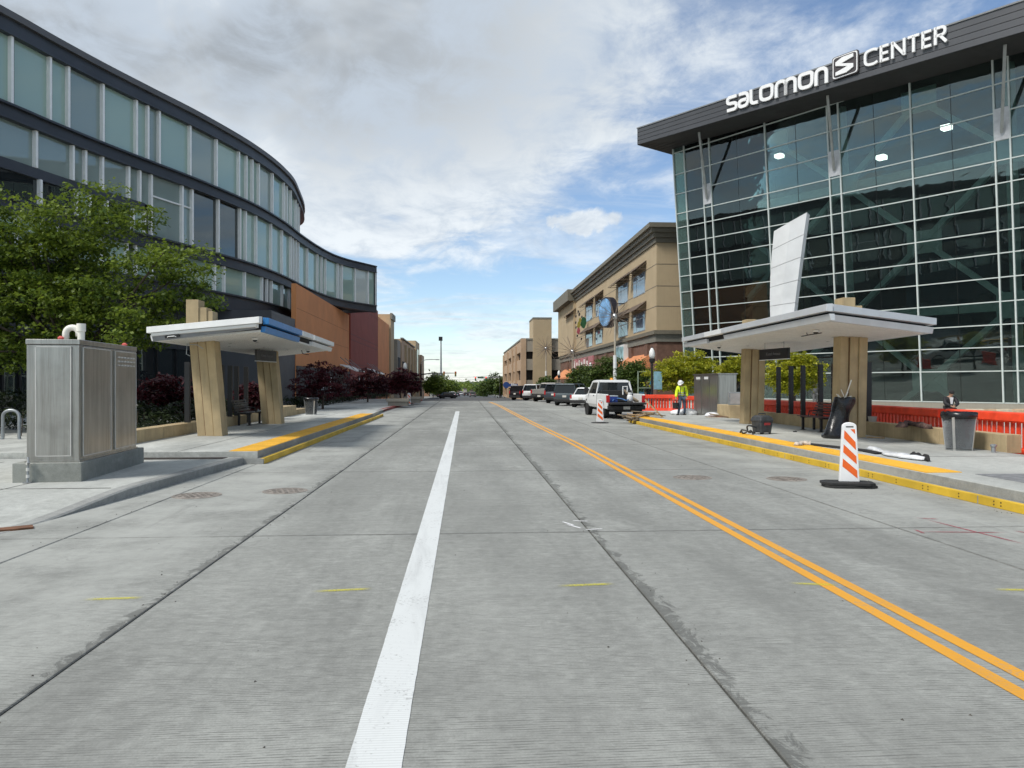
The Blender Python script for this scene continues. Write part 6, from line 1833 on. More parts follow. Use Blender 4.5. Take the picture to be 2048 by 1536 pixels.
for k, (px, py, w, h, c_) in enumerate(((918, 783, 8, 4, (.35, .26, .2)), (930, 779, 7, 4, (.42, .38, .34)), (943, 782, 6, 3, (.30, .24, .2)), (852, 778, 14, 12, (.30, .17, .11)), (873, 771, 10, 8, (.35, .25, .18)))):
    Z = 520 if k < 3 else 330
    p = at(px, py, Z); s = Z/FPX; t = thing('far_house', ['small tan house among the far trees, left one', 'pale house among the far trees, middle one', 'small brown house among the far trees, right one', 'brown building behind the far left trees', 'tan building behind the far left signal'][k], 'house', (p.x, p.y, p.z - 6))
    mb = MB(); mb.box(-w*s/2, w*s/2, -5, 5, 0, 6 + h*s/2); mb.build('wall', mat('far_house_%d' % k, c_, .9), t)
    mb = MB(); z = 6 + h*s/2; mb.prism([(-w*s*.55, -5.4, z), (w*s*.55, -5.4, z), (0, -5.4, z + h*s*.35)], (0, 10.8, 0)); mb.build('roof', mat('far_roof', (.12, .09, .08), .9), t)

# ================================================================== vehicles
CG = glass('car_glass', (.3, .33, .34), 0.0, (.012, .014, .016), refl=1.0)
TAIL = mat('tail_light', (.45, .012, .015), .25); PLATE = mat('number_plate', (.62, .60, .55), .5); TRIMB = mat('black_trim', (.02, .02, .021), .6); RIM = mat('alloy', (.42, .43, .44), .35, metal=.7)
def wheel(t, x, y, r=.36, w=.24):
    M = Matrix.Translation((x, y, r)) @ Matrix.Rotation(R(90), 4, 'Y')
    mb = MB(); mb.lathe([(r*.62, -w/2), (r*.93, -w/2), (r, -w*.34), (r, w*.34), (r*.93, w/2), (r*.62, w/2)], 20, M); o = mb.build('tyre', TYRE, t)
    s = 1 if x > 0 else -1
    mb = MB(); mb.lathe([(r*.60, -w*.40), (r*.60, w*.44), (r*.2, w*.36), (.03, w*.40)] if s > 0 else [(.03, -w*.40), (r*.2, -w*.36), (r*.60, -w*.44), (r*.60, w*.40)], 14, M); mb.build('rim', RIM, o)
def paintm(name, c, metal=.3): return mat('paint_' + name, c, .5, metal=metal*.4, var=.03, spec=.25)
def ring(y, w, z0, z1, tuck=.08): return [(-w + tuck, y, z0), (-w, y, z0 + .18), (-w - .01, y, z0 + .38), (-w + .02, y, z1 - .10), (-w + .09, y, z1), (w - .09, y, z1), (w - .02, y, z1 - .10), (w + .01, y, z0 + .38), (w, y, z0 + .18), (w - tuck, y, z0)]
def car(kind, pm, loc, rz, label):
    L, w, H, belt = dict(suv=(4.75, .95, 1.76, 1.08), van=(5.1, .98, 1.76, 1.04), sedan=(4.7, .91, 1.46, .95))[kind]
    t = thing({'suv': 'parked_suv', 'van': 'parked_minivan', 'sedan': 'parked_car'}[kind], label, {'suv': 'car', 'van': 'minivan', 'sedan': 'car'}[kind], loc, rz, 'vehicles parked at an angle')
    y0, y1 = -L/2, L/2
    z0 = .28
    mb = MB(); mb.loft([ring(y0, w - .12, z0 + .12, belt - .1), ring(y0 + .06, w - .05, z0 + .03, belt - .03), ring(y0 + .3, w, z0, belt), ring(y1 - 1.3, w, z0, belt), ring(y1 - .55, w - .03, z0, belt - .10), ring(y1 - .1, w - .13, z0 + .05, belt - .24), ring(y1, w - .25, z0 + .12, belt - .34)]); mb.build('body', pm, t, smooth=True)
    rb = y0 + (.10 if kind != 'sedan' else .95); rt = y0 + (.26 if kind != 'sedan' else 1.30); fb = y1 - 1.15; ft = y1 - 1.95
    def loop(ya, yb_, hw, z): return [(-hw, ya, z), (-hw + .0, yb_, z), (hw, yb_, z), (hw, ya, z)]
    mb = MB(); mb.loft([loop(rb, fb, w - .07, belt - .03), loop(rb + (rt-rb)*.5, (fb+ft)/2, w - .13, (belt + H - .09)/2), loop(rt, ft, w - .24, H - .06)]); mb.build('windows', CG, t)
    mb = MB(); mb.loft([loop(rt - .10, ft + .05, w - .235, H - .062), loop(rt - .06, ft - .1, w - .26, H), loop(rt + .2, ft - .5, w - .36, H + .03)]); mb.build('roof', pm, t, smooth=False)
    for s in (-1, 1):
        for (ya, yb_) in ((rb + .02, rt), (rb + (L*.30), rt + (L*.26)), (fb, ft)):
            mb = MB(); mb.bar((s*(w - .06), ya, belt - .04), (s*(w - .235), yb_, H - .04), .05, .11); mb.build('pillar', pm, t)
        mb = MB(); mb.box(s*(w - .15) - .065, s*(w - .15) + .065, y0 - .015 if kind == 'sedan' else y0 - .02, y0 + .18, belt - .30, belt - .02 if kind != 'suv' else belt + .06); mb.build('tail_light', TAIL, t, bevel=.02)
        for y in (y0 + .95, y1 - .95): wheel(t, s*(w - .12), y)
        for y in (y0 + .95, y1 - .95):
            mb = MB(); M = Matrix.Translation((s*(w - .02), y, .36)) @ Matrix.Rotation(R(90), 4, 'Y'); mb.lathe([(.43, -.012), (.43, .035), (.37, .035), (.37, -.012)], 18, M, ring=True); mb.build('wheel_arch', TRIMB, t)
        mb = MB(); mb.box(s*(w + .04) - .08, s*(w + .04) + .08, fb - .12, fb + .02, belt + .0, belt + .14); mb.build('mirror', pm, t, bevel=.02)
    mb = MB(); mb.box(-w + .08, w - .08, y0 - .06, y0 + .12, z0 + .04, z0 + .28); mb.build('bumper', TRIMB, t, bevel=.03)
    mb = MB(); mb.box(-.16, .16, y0 - .03, y0 + .02, belt - .36, belt - .20); mb.build('number_plate', PLATE, t)
    return t
def pickup_body(t, pm, L=5.9, w=.98, cabH=1.94, bed=True, bedL=2.0, tail_down=False):
    y0, y1 = -L/2, L/2; z0 = .50; bt = 1.24; yc = y0 + bedL
    # bed: floor and three walls
    mb = MB(); mb.box(-w, -w + .09, y0, yc, z0, bt); mb.build('bed_side', pm, t, bevel=.025)
    mb = MB(); mb.box(w - .09, w, y0, yc, z0, bt); mb.build('bed_side', pm, t, bevel=.025)
    mb = MB(); mb.box(-w + .09, w - .09, y0, yc, z0 + .22, z0 + .28); mb.build('bed_floor', TRIMB, t)
    if tail_down:
        mb = MB(); mb.box(-w + .11, w - .11, y0 - .62, y0 - .02, z0 + .23, z0 + .33); mb.build('tailgate', TRIMB, t, bevel=.02)
    else:
        mb = MB(); mb.box(-w + .10, w - .10, y0, y0 + .07, z0 + .2, bt); mb.build('tailgate', pm, t, bevel=.02)
    # cab and bonnet
    mb = MB(); mb.loft([ring(yc + .02, w, z0, bt + .02), ring(y1 - 1.35, w, z0, bt + .02), ring(y1 - .4, w - .03, z0, bt - .06), ring(y1, w - .10, z0, bt - .16)]); mb.build('cab_body', pm, t, smooth=False, bevel=.02)
    ca, cb_ = yc + .04, y1 - 1.25
    def loop(ya, yb_, hw, z): return [(-hw, ya, z), (-hw, yb_, z), (hw, yb_, z), (hw, ya, z)]
    mb = MB(); mb.loft([loop(ca, cb_, w - .06, bt), loop(ca + .12, cb_ - .62, w - .20, cabH - .07)]); mb.build('windows', CG, t)
    mb = MB(); mb.loft([loop(ca + .06, cb_ - .58, w - .19, cabH - .10), loop(ca + .10, cb_ - .66, w - .21, cabH), loop(ca + .3, cb_ - .9, w - .32, cabH + .03)]); mb.build('roof', pm, t)
    for s in (-1, 1):
        for (ya, yb_, ww) in ((ca + .03, ca + .13, .16), (cb_ - .02, cb_ - .62, .08)):
            mb = MB(); mb.bar((s*(w - .05), ya, bt - .02), (s*(w - .195), yb_, cabH - .06), .05, ww); mb.build('pillar', pm, t)
        mb = MB(); mb.box(s*(w - .07) - .085, s*(w - .07) + .085, y0 - .012, y0 + .10, bt - .42, bt - .06); mb.build('tail_light', TAIL, t, bevel=.015)
        for y in (y0 + 1.05, y1 - .95): wheel(t, s*(w - .15), y, .40, .27)
        for y in (y0 + 1.05, y1 - .95):
            mb = MB(); M = Matrix.Translation((s*(w - .03), y, .42)) @ Matrix.Rotation(R(90), 4, 'Y'); mb.lathe([(.50, -.03), (.50, .036), (.42, .036), (.42, -.03)], 22, M, ring=True); mb.build('wheel_arch', TRIMB, t)
        mb = MB(); mb.box(s*(w + .13) - .11, s*(w + .13) + .11, cb_ - .35, cb_ - .24, bt + .02, bt + .32); mb.build('mirror', TRIMB, t, bevel=.02)
        mb = MB(); mb.box(s*(w + .003) - .006, s*(w + .003) + .006, ca + .7, ca + .86, bt - .14, bt - .09); mb.build('door_handle', TRIMB, t)
    mb = MB(); mb.box(-w - .004, w + .004, yc - .012, yc + .014, z0, bt + .0); mb.build('cab_gap', DARKM, t)
    # rear window frame
    mb = MB(); mb.bar((-w + .14, ca + .0, bt + .04), (w - .14, ca + .0, bt + .04), .04, .10); mb.build('window_frame', pm, t)
    mb = MB(); mb.box(-w + .02, w - .02, y0 - .16, y0 - .0, z0 - .04, z0 + .17); mb.build('bumper', TRIMB, t, bevel=.03)
    mb = MB(); mb.box(-.17, .17, y0 - .175, y0 - .162, z0 - .02, z0 + .13); mb.build('number_plate', PLATE, t)
    mb = MB(); mb.box(-w + .25, w - .25, y0 + .1, y1 - .2, z0 - .16, z0 + .02); mb.build('chassis', TRIMB, t)
    mb = MB(); mb.box(-.05, .05, y0 - .30, y0 - .1, z0 - .12, z0 - .02); mb.build('tow_hitch', TRIMB, t)
    mb = MB(); mb.tube([(-.85, y0 + 1.05, .42), (.85, y0 + 1.05, .42)], .09, 8); mb.build('rear_axle', TRIMB, t)
# white pickup
pL = G(1212, 838); wx_ = 7.95
tp = thing('pickup_truck', 'white pickup truck with its tailgate down and a beacon on its roof', 'pickup truck', (8.02, 40.3, 0), R(1.5))
WH = paintm('white', (.70, .71, .71), .0)
pickup_body(tp, WH, L=6.3, bedL=2.5, tail_down=True)
mb = MB(); mb.box(-.82, .82, -1.12, -.72, .80, 1.42); mb.build('tool_box', TRIMB, tp, bevel=.03)
mb = MB(); mb.lathe([(.10, 0), (.10, .03), (.075, .10), (.05, .115)], 14, c=(.05, .3, 1.97)); mb.build('beacon', mat('amber', (.75, .30, .02), .3), tp)
mb = MB(); mb.box(-.95, .95, -.66, -.62, 1.30, 1.33); mb.build('rack_bar', TRIMB, tp)
# load in the bed: blue cloth, propane cylinder, hose, timber
BLUET = mat('tarp_blue', (.02, .05, .24), .6, var=.3, vscale=6)
def bedp(x, y, z): 
    M = Matrix.Translation((8.02, 40.3, 0)) @ Matrix.Rotation(R(1.5), 4, 'Z'); return M @ Vector((x, y, z))
t = thing('blue_crate', 'blue cloth-covered crate in the white pickup bed', 'crate', bedp(-.55, -2.2, .80), R(4)); mb = MB(); mb.box(-.26, .26, -.4, .4, 0, .34); mb.build('crate_body', BLUET, t, bevel=.04)
mb = MB(); mb.box(-.27, .27, -.405, .405, .32, .36); mb.build('pale_lid', mat('lid_pale', (.55, .6, .62), .5), t)
t = thing('gas_cylinder', 'white gas cylinder standing on the pickup tailgate', 'gas cylinder', bedp(.30, -2.75, .86))
mb = MB(); mb.lathe([(.12, 0), (.15, .03), (.15, .26), (.11, .34), (.05, .36)], 18); mb.build('tank', WHITEM, t, smooth=True); mb = MB(); mb.lathe([(.10, .36), (.10, .46), (.09, .46), (.09, .36)], 14); mb.lathe([(.03, .34), (.03, .44)], 8); mb.build('collar', WHITEM, t)
mb = MB(); pts = [bedp(-.6 + .1*k, -2.85 + .35*math.sin(k*.8), .90 + .12*abs(math.sin(k*.5)) + (.25 if k > 8 else 0)) for k in range(11)]; mb.tube(densify(pts, 3), .03, 7); tag(mb.build('blue_hose', mat('hose_blue', (.06, .16, .36), .5), smooth=True), 'blue hose looped over the lowered pickup tailgate', 'hose')
t = thing('bed_timber', 'pale timbers leaning in the right side of the pickup bed', 'timber', bedp(.6, -2.2, .82))
for k in range(3):
    mb = MB(); mb.bar((.0 + .08*k, -.5, .05), (-.25 + .05*k, .9, .60 - .08*k), .05, .09); mb.build('plank', OLDW, t)
mb = MB(); mb.tube([bedp(.12, -2.0, 1.2), bedp(.12, -2.0, 1.62), bedp(.35, -2.0, 1.62), bedp(.35, -2.0, 1.35)], .035, 8); tag(mb.build('sprayer_frame', WHITEM), 'white bent pipe frame standing in the pickup bed', 'pipe frame')
# angled row behind it
A_ = R(-40)
def park(px, Z, du=0.0): p = at(px, 790, Z); return (p.x, p.y, gz(p.y))
car('sedan', paintm('white', (.70, .71, .71), 0), park(1181, 58), R(-28), 'white car mostly hidden between the pickup and the grey minivan')
car('van', paintm('slate', (.070, .090, .100), .5), park(1146, 62.5), R(-24), 'slate grey minivan parked beyond the white pickup')
car('suv', paintm('navy', (.060, .070, .085), .5), park(1126, 70), R(-30), 'dark grey SUV parked between the minivan and the silver pickup')
t = thing('pickup_truck', 'silver-beige pickup parked between the dark SUV and the white SUV', 'pickup truck', park(1102, 77), R(-30), 'vehicles parked at an angle'); pickup_body(t, paintm('silver', (.27, .26, .24), .6), L=5.7, cabH=1.86)
car('suv', paintm('pearl', (.62, .63, .63), .1), park(1079, 84), R(-34), 'white SUV parked between the silver pickup and the black SUV')
car('suv', paintm('black', (.016, .015, .017), .3), park(1053, 93), R(-42), 'black SUV at the far end of the angled parking row')
# distant traffic
far = [(895, 794, 'sedan', (.02, .02, .025), 70, 178, 'dark car crossing near the far left kerb'), (903, 790, 'suv', (.6, .6, .6), 10, 235, 'white car parked in front of the far left trees'), (945, 790, 'suv', (.16, .15, .15), 2, 250, 'grey car driving away down the far street'), (932, 788, 'sedan', (.03, .03, .03), 2, 300, 'dark car in the far street, left of the grey one'), (914, 788, 'sedan', (.05, .06, .09), 5, 280, 'small dark car by the far left trees'), (938, 787, 'sedan', (.05, .05, .05), 2, 350, 'tiny dark car furthest down the street'), (922, 786, 'suv', (.7, .7, .7), 0, 360, 'tiny white car furthest down the street')]
for k, (px, py, kind, c_, a, Z, lab) in enumerate(far):
    p = at(px, py, Z); t = car(kind, paintm('far%d' % k, c_, .1), (p.x, p.y, gz(p.y)), R(a if k else -68), lab); t["group"] = 'cars far down the street'

# ================================================================== lamps, signals, sculptures
LG_ = mat('lamp_globe', (.75, .76, .74), .4)
def acorn_lamp(px, pyt, pyb_Z, label, h=None, banner=False):
    Z = pyb_Z; p = at(px, 780, Z); g0 = gz(p.y) + .15; top = EYE + (768 - pyt)/FPX*Z - g0
    t = thing('street_lamp', label, 'street lamp', (p.x, p.y, g0), 0, 'acorn street lamps')
    mb = MB(); mb.lathe([(.20, 0), (.20, .12), (.15, .2), (.13, .55), (.075, .75), (.06, top - 1.15), (.08, top - 1.1), (.055, top - 1.0)], 12); mb.build('post', BLACK, t)
    mb = MB(); mb.lathe([(.07, top - 1.0), (.17, top - .9), (.20, top - .72), (.10, top - .70)], 12); mb.build('collar', BLACK, t)
    mb = MB(); mb.lathe([(.13, top - .70), (.19, top - .52), (.17, top - .28), (.08, top - .10), (.04, top - .06)], 12); mb.build('globe', LG_, t, smooth=True)
    mb = MB(); mb.lathe([(.04, top - .06), (.03, top), (.005, top + .08)], 8); mb.build('finial', BLACK, t)
    if banner:
        mb = MB(); mb.box(.1, .62, -.01, .01, top - 2.6, top - 1.5); mb.build('banner', mat('banner_blue', (.22, .42, .50), .7), t)
        mb = MB(); mb.bar((0, 0, top - 1.47), (.65, 0, top - 1.47), .03); mb.build('banner_arm', BLACK, t)
acorn_lamp(1304, 694, 46, 'black acorn street lamp with a blue banner right of the pickup', banner=True)
acorn_lamp(1118, 740, 92, 'black acorn street lamp in front of the far garage')
acorn_lamp(1181, 724, 75, 'black acorn street lamp half hidden in trees behind the minivan')
acorn_lamp(810, 724, 70, 'black acorn street lamp above the kerb planter maples on the left')
def dandelion(px, pyc, Z, rad_px, label, seed, base_white=True):
    p = at(px, 780, Z); g0 = gz(p.y) + .15; zc = EYE + (768 - pyc)/FPX*Z - g0; r = rad_px/FPX*Z
    t = thing('dandelion_sculpture', label, 'sculpture', (p.x, p.y, g0), 0, 'metal dandelion sculptures')
    mb = MB(); mb.tube([(0, 0, 0), (0, 0, zc*.55)], .16, 10); mb.build('pole', WHITEM, t); mb = MB(); mb.tube([(0, 0, zc*.55), (0, 0, zc)], .09, 10); mb.build('upper_pole', mat('pole_tan', (.45, .40, .32), .5), t)
    mb = MB(); mb.lathe([(.02, -.28), (.2, -.2), (.28, 0), (.2, .2), (.02, .28)], 12, c=(0, 0, zc)); mb.build('hub', CHROME, t, smooth=True)
    rng_ = random.Random(seed); n = 46
    for k in range(n):
        z = 1 - 2*(k + .5)/n; a = k*2.39996; s = math.sqrt(1 - z*z); d = Vector((s*math.cos(a), s*math.sin(a), z))
        q = r*rng_.uniform(.85, 1.08)
        mb = MB(); mb.tube([(0, 0, zc), tuple(Vector((0, 0, zc)) + d*q)], [.022*Z/70, .012*Z/70], 4); mb.build('spoke', mat('spoke_brown', (.23, .18, .14), .6), t, fix=False)
dandelion(1230, 633, 64, 46, 'tall metal dandelion sculpture on a white pole behind the pickup', 3)
dandelion(1145, 703, 92, 40, 'middle metal dandelion sculpture in front of the tan building end', 4)
dandelion(1092, 697, 112, 26, 'far metal dandelion sculpture in front of the garage tower', 5)

SIGY = mat('signal_yellow', (.42, .25, .06), .5); SIGB = mat('signal_black', (.03, .025, .02), .5)
def signal_head(x, y, z, t, s=1.0, red=False):
    mb = MB(); mb.box(x - .19, x + .19, y - .12, y + .12, z - .55, z + .55); h = mb.build('signal_head', SIGB if red else SIGY, t, world=True)
    for k, c_ in enumerate(((.5, .02, .02), (.3, .18, .01), (.01, .2, .1))):
        mb = MB(); mb.tube([(x, y - .13, z + .36 - .36*k), (x, y - .26, z + .36 - .36*k)], .13, 10); mb.build('lens', (emit('lit_red', (1, .05, .03), 3.0) if (red and k == 0) else mat('lens_%d' % k, c_, .3)), h)
Zs = 163.0; p = at(842, 800, Zs); g0 = gz(p.y)
t = thing('traffic_signal', 'dark traffic signal pole with mast arm and street light, far left', 'traffic signal', (p.x, p.y, g0))
def sz(py): return EYE + (768 - py)/FPX*Zs
mb = MB(); mb.tube([(p.x, p.y, g0), (p.x, p.y, sz(728))], [.22, .14], 10); mb.build('pole', BLACK, t, world=True)
q = at(914, 746, Zs); mb = MB(); mb.tube([(p.x, p.y, sz(749)), (p.x + 2.2, p.y, sz(746.5)), (q.x, p.y, q.z)], [.14, .11, .06], 8); mb.build('mast_arm', BLACK, t, world=True)
q2 = at(876, 719, Zs); mb = MB(); mb.tube(densify([Vector((p.x, p.y, sz(730))), Vector((p.x + .25, p.y, sz(723))), Vector((p.x + 1.2, p.y, sz(719.3))), Vector((q2.x, p.y, q2.z))], 4), .07, 8); mb.build('lamp_arm', GREYM, t, world=True)
mb = MB(); mb.box(q2.x - .5, q2.x + .3, p.y - .15, p.y + .15, q2.z - .12, q2.z + .04); mb.build('lamp_head', GREYM, t, world=True)
for px in (888, 911):
    c = at(px, 748, Zs); signal_head(c.x, p.y, c.z, t)
Zs2 = 205.0; p2 = at(1000, 800, Zs2)
t = thing('traffic_signal', 'far right traffic signal arm with red lights and green street sign', 'traffic signal', (p2.x, p2.y, gz(p2.y)))
def s2(px, py): return at(px, py, Zs2)
mb = MB(); mb.tube([(p2.x, p2.y, gz(p2.y)), (p2.x, p2.y, s2(1000, 752).z)], [.22, .15], 10); mb.build('pole', BLACK, t, world=True)
a = s2(946, 754); mb = MB(); mb.tube([(p2.x, p2.y, s2(0, 755).z), (a.x, p2.y, a.z)], [.13, .06], 8); mb.build('mast_arm', GREYM, t, world=True)
for px in (951, 972):
    c = s2(px, 757.5); signal_head(c.x, p2.y, c.z, t, red=True)
c = s2(961, 755); mb = MB(); mb.box(c.x - .8, c.x + .8, p2.y - .05, p2.y, c.z - .25, c.z + .25); mb.build('street_sign', mat('sign_green', (.01, .22, .10), .5), t, world=True)
Zm = 300.0; p = at(882, 790, Zm); t = thing('light_mast', 'very tall slim mast with a small lamp cluster beyond the crossing', 'mast', (p.x, p.y, gz(p.y)))
tz = EYE + (768 - 677)/FPX*Zm; mb = MB(); mb.tube([(p.x, p.y, gz(p.y)), (p.x, p.y, tz)], [.5, .22], 8); mb.build('pole', GREYM, t, world=True); mb = MB(); mb.box(p.x - .9, p.x + .6, p.y - .5, p.y + .5, tz - .9, tz + .7); mb.build('lamp_cluster', BLACK, t, world=True)
b_ = at(876, 748, 310); t = thing('far_block', 'flat-roofed dark building with chimneys behind the far left trees', 'building', (b_.x, b_.y, gz(b_.y)))
s_ = 310/FPX; mb = MB(); mb.box(-11*s_, 11*s_, -6, 6, 0, b_.z - gz(b_.y)); mb.build('wall', mat('far_block_wall', (.13, .13, .14), .9), t)
for x in (-1, 2): mb = MB(); mb.box((x*3 - 1)*s_, (x*3 + .6)*s_, -1, 1, b_.z - gz(b_.y), b_.z - gz(b_.y) + (8 + 3*x)*s_*.6); mb.build('chimney', PRECAST, t)

# ================================================================== people
SKIN = mat('skin', (.42, .24, .16), .55, var=.05); SKIND = mat('skin_dark', (.20, .11, .07), .55)
def skinned(name, V, Eg, rad, m, parent, root=0, sub=1):
    me = bpy.data.meshes.new(name); me.from_pydata(V, Eg, []); me.materials.append(m)
    o = link(name, me, parent); md = o.modifiers.new('skin', 'SKIN'); md.use_smooth_shade = True
    lay = me.skin_vertices[0] if me.skin_vertices else None
    if lay is None:
        bpy.context.view_layer.update(); lay = me.skin_vertices[0] if me.skin_vertices else None
    if lay is None:
        bm = bmesh.new(); bm.from_mesh(me); bm.verts.layers.skin.verify(); bm.to_mesh(me); bm.free(); lay = me.skin_vertices[0]
    for i, r_ in enumerate(rad):
        rr_ = r_ if isinstance(r_, tuple) else (r_, r_); lay.data[i].radius = rr_; lay.data[i].use_root = (i == root)
    sb = o.modifiers.new('sub', 'SUBSURF'); sb.levels = sub; sb.render_levels = sub
    return o
def person(label, loc, rz, J, cloth, group=None, hat=None, bald=False, fingers=True):
    """J: joint positions; the body is one skinned surface, clothes are children over it"""
    t = thing('person', label, 'person', loc, rz, group)
    V = []; Eg = []; Rd = []; idx = {}
    def add(k, r_, par=None, pos=None):
        V.append(tuple(pos if pos is not None else J[k])); Rd.append(r_); idx[k] = len(V) - 1
        if par is not None: Eg.append((idx[par], idx[k]))
    add('pelvis', (.145, .11)); add('waist', (.135, .10), 'pelvis'); add('chest', (.165, .115), 'waist'); add('neck', .055, 'chest')
    h = Vector(J['head']); n_ = Vector(J['neck']); up = (h - n_).normalized(); f_ = Vector(J.get('face', (0, -1, 0))).normalized()
    add('jaw', (.068, .075), 'neck', h - up*.07 + f_*.015); add('skull', (.082, .095), 'jaw', h + up*.01); add('crown', (.06, .07), 'skull', h + up*.085)
    for s in 'lr':
        add('sh' + s, .062, 'chest'); add('el' + s, .043, 'sh' + s); add('wr' + s, .030, 'el' + s)
        w = Vector(J['wr' + s]); e = Vector(J['el' + s]); d = (w - e).normalized(); side = d.cross(Vector((0, 1, 0)) if abs(d.y) < .8 else Vector((1, 0, 0))).normalized(); nn = d.cross(side)
        add('palm' + s, (.038, .018), 'wr' + s, w + d*.075)
        for k in range(4):
            b = w + d*.105 + side*(-.030 + .020*k); add('f%d%s' % (k, s), .0085, 'palm' + s, b); add('g%d%s' % (k, s), .0075, 'f%d%s' % (k, s), b + d*(.035 + .006*(k in (1, 2))) + nn*.025)
        add('t0' + s, .010, 'palm' + s, w + d*.06 + side*.045); add('t1' + s, .008, 't0' + s, w + d*.095 + side*.055 + nn*.02)
        add('hip' + s, .085, 'pelvis'); add('kn' + s, .058, 'hip' + s); add('an' + s, .038, 'kn' + s); add('toe' + s, (.038, .028), 'an' + s)
    skinned('body', V, Eg, Rd, cloth['skin'], t)
    # face
    for k, sx_ in enumerate((-1, 1)):
        c = h + up*.0 + f_*.088 + f_.cross(up)*.032*sx_
        mb = MB(); mb.lathe([(.002, -.011), (.011, 0), (.002, .011)], 8, c=c); mb.build('eye', DARKM, t)
        c = h - up*.005 + f_.cross(up)*.084*sx_; mb = MB(); mb.lathe([(.004, -.03), (.018, 0), (.006, .03)], 8, c=c); mb.build('ear', cloth['skin'], t)
    mb = MB(); mb.tube([h + up*.01 + f_*.085, h - up*.035 + f_*.115], [.008, .016], 6); mb.build('nose', cloth['skin'], t)
    mb = MB(); mb.bar(h - up*.065 + f_*.088 - f_.cross(up)*.022, h - up*.065 + f_*.088 + f_.cross(up)*.022, .01, .01); mb.build('mouth', mat('lip', (.28, .10, .08), .5), t)
    # clothes
    def over(name, keys, edges, grow, m):
        ii = {k: i for i, k in enumerate(keys)}
        skinned(name, [V[idx[k]] for k in keys], [(ii[a], ii[b]) for a, b in edges], [((Rd[idx[k]] if isinstance(Rd[idx[k]], tuple) else (Rd[idx[k]],)*2)[0] + grow, (Rd[idx[k]] if isinstance(Rd[idx[k]], tuple) else (Rd[idx[k]],)*2)[1] + grow) for k in keys], m, t)
    over('jacket', ['pelvis', 'waist', 'chest', 'shl', 'ell', 'wrl', 'shr', 'elr', 'wrr'], [('pelvis', 'waist'), ('waist', 'chest'), ('chest', 'shl'), ('shl', 'ell'), ('ell', 'wrl'), ('chest', 'shr'), ('shr', 'elr'), ('elr', 'wrr')], .045, cloth['top'])
    over('trousers', ['pelvis', 'hipl', 'knl', 'anl', 'hipr', 'knr', 'anr'], [('pelvis', 'hipl'), ('hipl', 'knl'), ('knl', 'anl'), ('pelvis', 'hipr'), ('hipr', 'knr'), ('knr', 'anr')], .018, cloth['legs'])
    for s in 'lr':
        a = Vector(J['an' + s]); b = Vector(J['toe' + s]); d = (b - a); d.z = 0; d.normalize()
        mb = MB(); sd_ = Vector((-d.y, d.x, 0)); zf_ = min(a.z, b.z) - .045
        loop = [a - d*.09 - sd_*.045, a - d*.09 + sd_*.045, b + d*.04 + sd_*.05, b + d*.07, b + d*.04 - sd_*.05]
        mb.loft([[(p.x, p.y, zf_) for p in loop], [(p.x, p.y, zf_ + .06) for p in loop], [(a.x + (p.x - a.x)*.6, a.y + (p.y - a.y)*.6, zf_ + .12) for p in loop]]); mb.build('boot', cloth['boot'], t, bevel=.012)
    M = Matrix.Translation(h + up*.045) @ up.to_track_quat('Z', 'Y').to_matrix().to_4x4()
    if hat:
        mb = MB(); mb.lathe([(.155, 0), (.150, .015), (.122, .02), (.118, .06), (.095, .105), (.05, .13), (.01, .138)], 18, M); mb.build('hard_hat', hat, t, smooth=True)
        mb = MB(); mb.prism([(-.09, -.10, .0), (.09, -.10, .0), (.06, -.20, -.012), (-.06, -.20, -.012)], (0, 0, .012), M); mb.build('hat_peak', hat, t)
    elif not bald:
        mb = MB(); mb.lathe([(.098, -.03), (.106, .02), (.09, .07), (.05, .10), (.01, .108)], 14, M); mb.build('hair', cloth.get('hair', DARKM), t, smooth=True)
    return t, J
HIVIS = mat('hi_vis_yellow', (.72, .88, .02), .6, var=.06); JEAN = mat('denim', (.06, .085, .13), .8, var=.25, vscale=9); BOOT = mat('boot_dark', (.02, .018, .016), .7)
J = dict(pelvis=(0, 0, .96), waist=(-.02, 0, 1.12), chest=(-.03, -.03, 1.36), neck=(-.06, -.07, 1.50), head=(-.10, -.13, 1.61), face=(-.55, -.8, -.35),
         shl=(-.22, -.05, 1.42), ell=(-.29, -.03, 1.15), wrl=(-.34, -.13, .92), shr=(.16, -.01, 1.42), elr=(.25, .03, 1.16), wrr=(.20, -.10, .95),
         hipl=(-.09, 0, .92), knl=(-.15, -.12, .50), anl=(-.22, -.08, .085), toel=(-.30, -.18, .045), hipr=(.09, 0, .92), knr=(.13, -.02, .49), anr=(.15, .05, .085), toer=(.06, -.06, .045))
wp = at(1364, 780, 37.5)
tw, _ = person('worker in yellow hi-vis jacket, jeans and white hard hat walking with a bucket', (wp.x, wp.y, .155), R(0), J, dict(skin=SKIN, top=HIVIS, legs=JEAN, boot=BOOT), hat=WHITEM)
REFL = mat('reflective_tape', (.60, .62, .60), .35); NAVY = mat('tape_dark', (.03, .04, .03), .7)
for (z, cx_, rx, ry) in ((1.06, -.015, .198, .165), (1.16, -.02, .198, .165)):
    mb = MB(); mb.lathe([(1, -.024), (1, .024), (.96, .024), (.96, -.024)], 20, Matrix.Translation((cx_, -.005, z)) @ Matrix.Diagonal((rx, ry, 1, 1))); b_ = mb.build('reflective_band', NAVY, tw)
    mb = MB(); mb.lathe([(1.015, -.012), (1.015, .012), (.97, .012), (.97, -.012)], 20, Matrix.Translation((cx_, -.005, z)) @ Matrix.Diagonal((rx, ry, 1, 1))); mb.build('tape_stripe', REFL, b_)
for s in (-1, 1):
    mb = MB(); mb.bar((-.02 + s*.10, -.165, 1.08), (-.03 + s*.10, -.165, 1.42), .035, .012); mb.build('reflective_band', NAVY, tw)
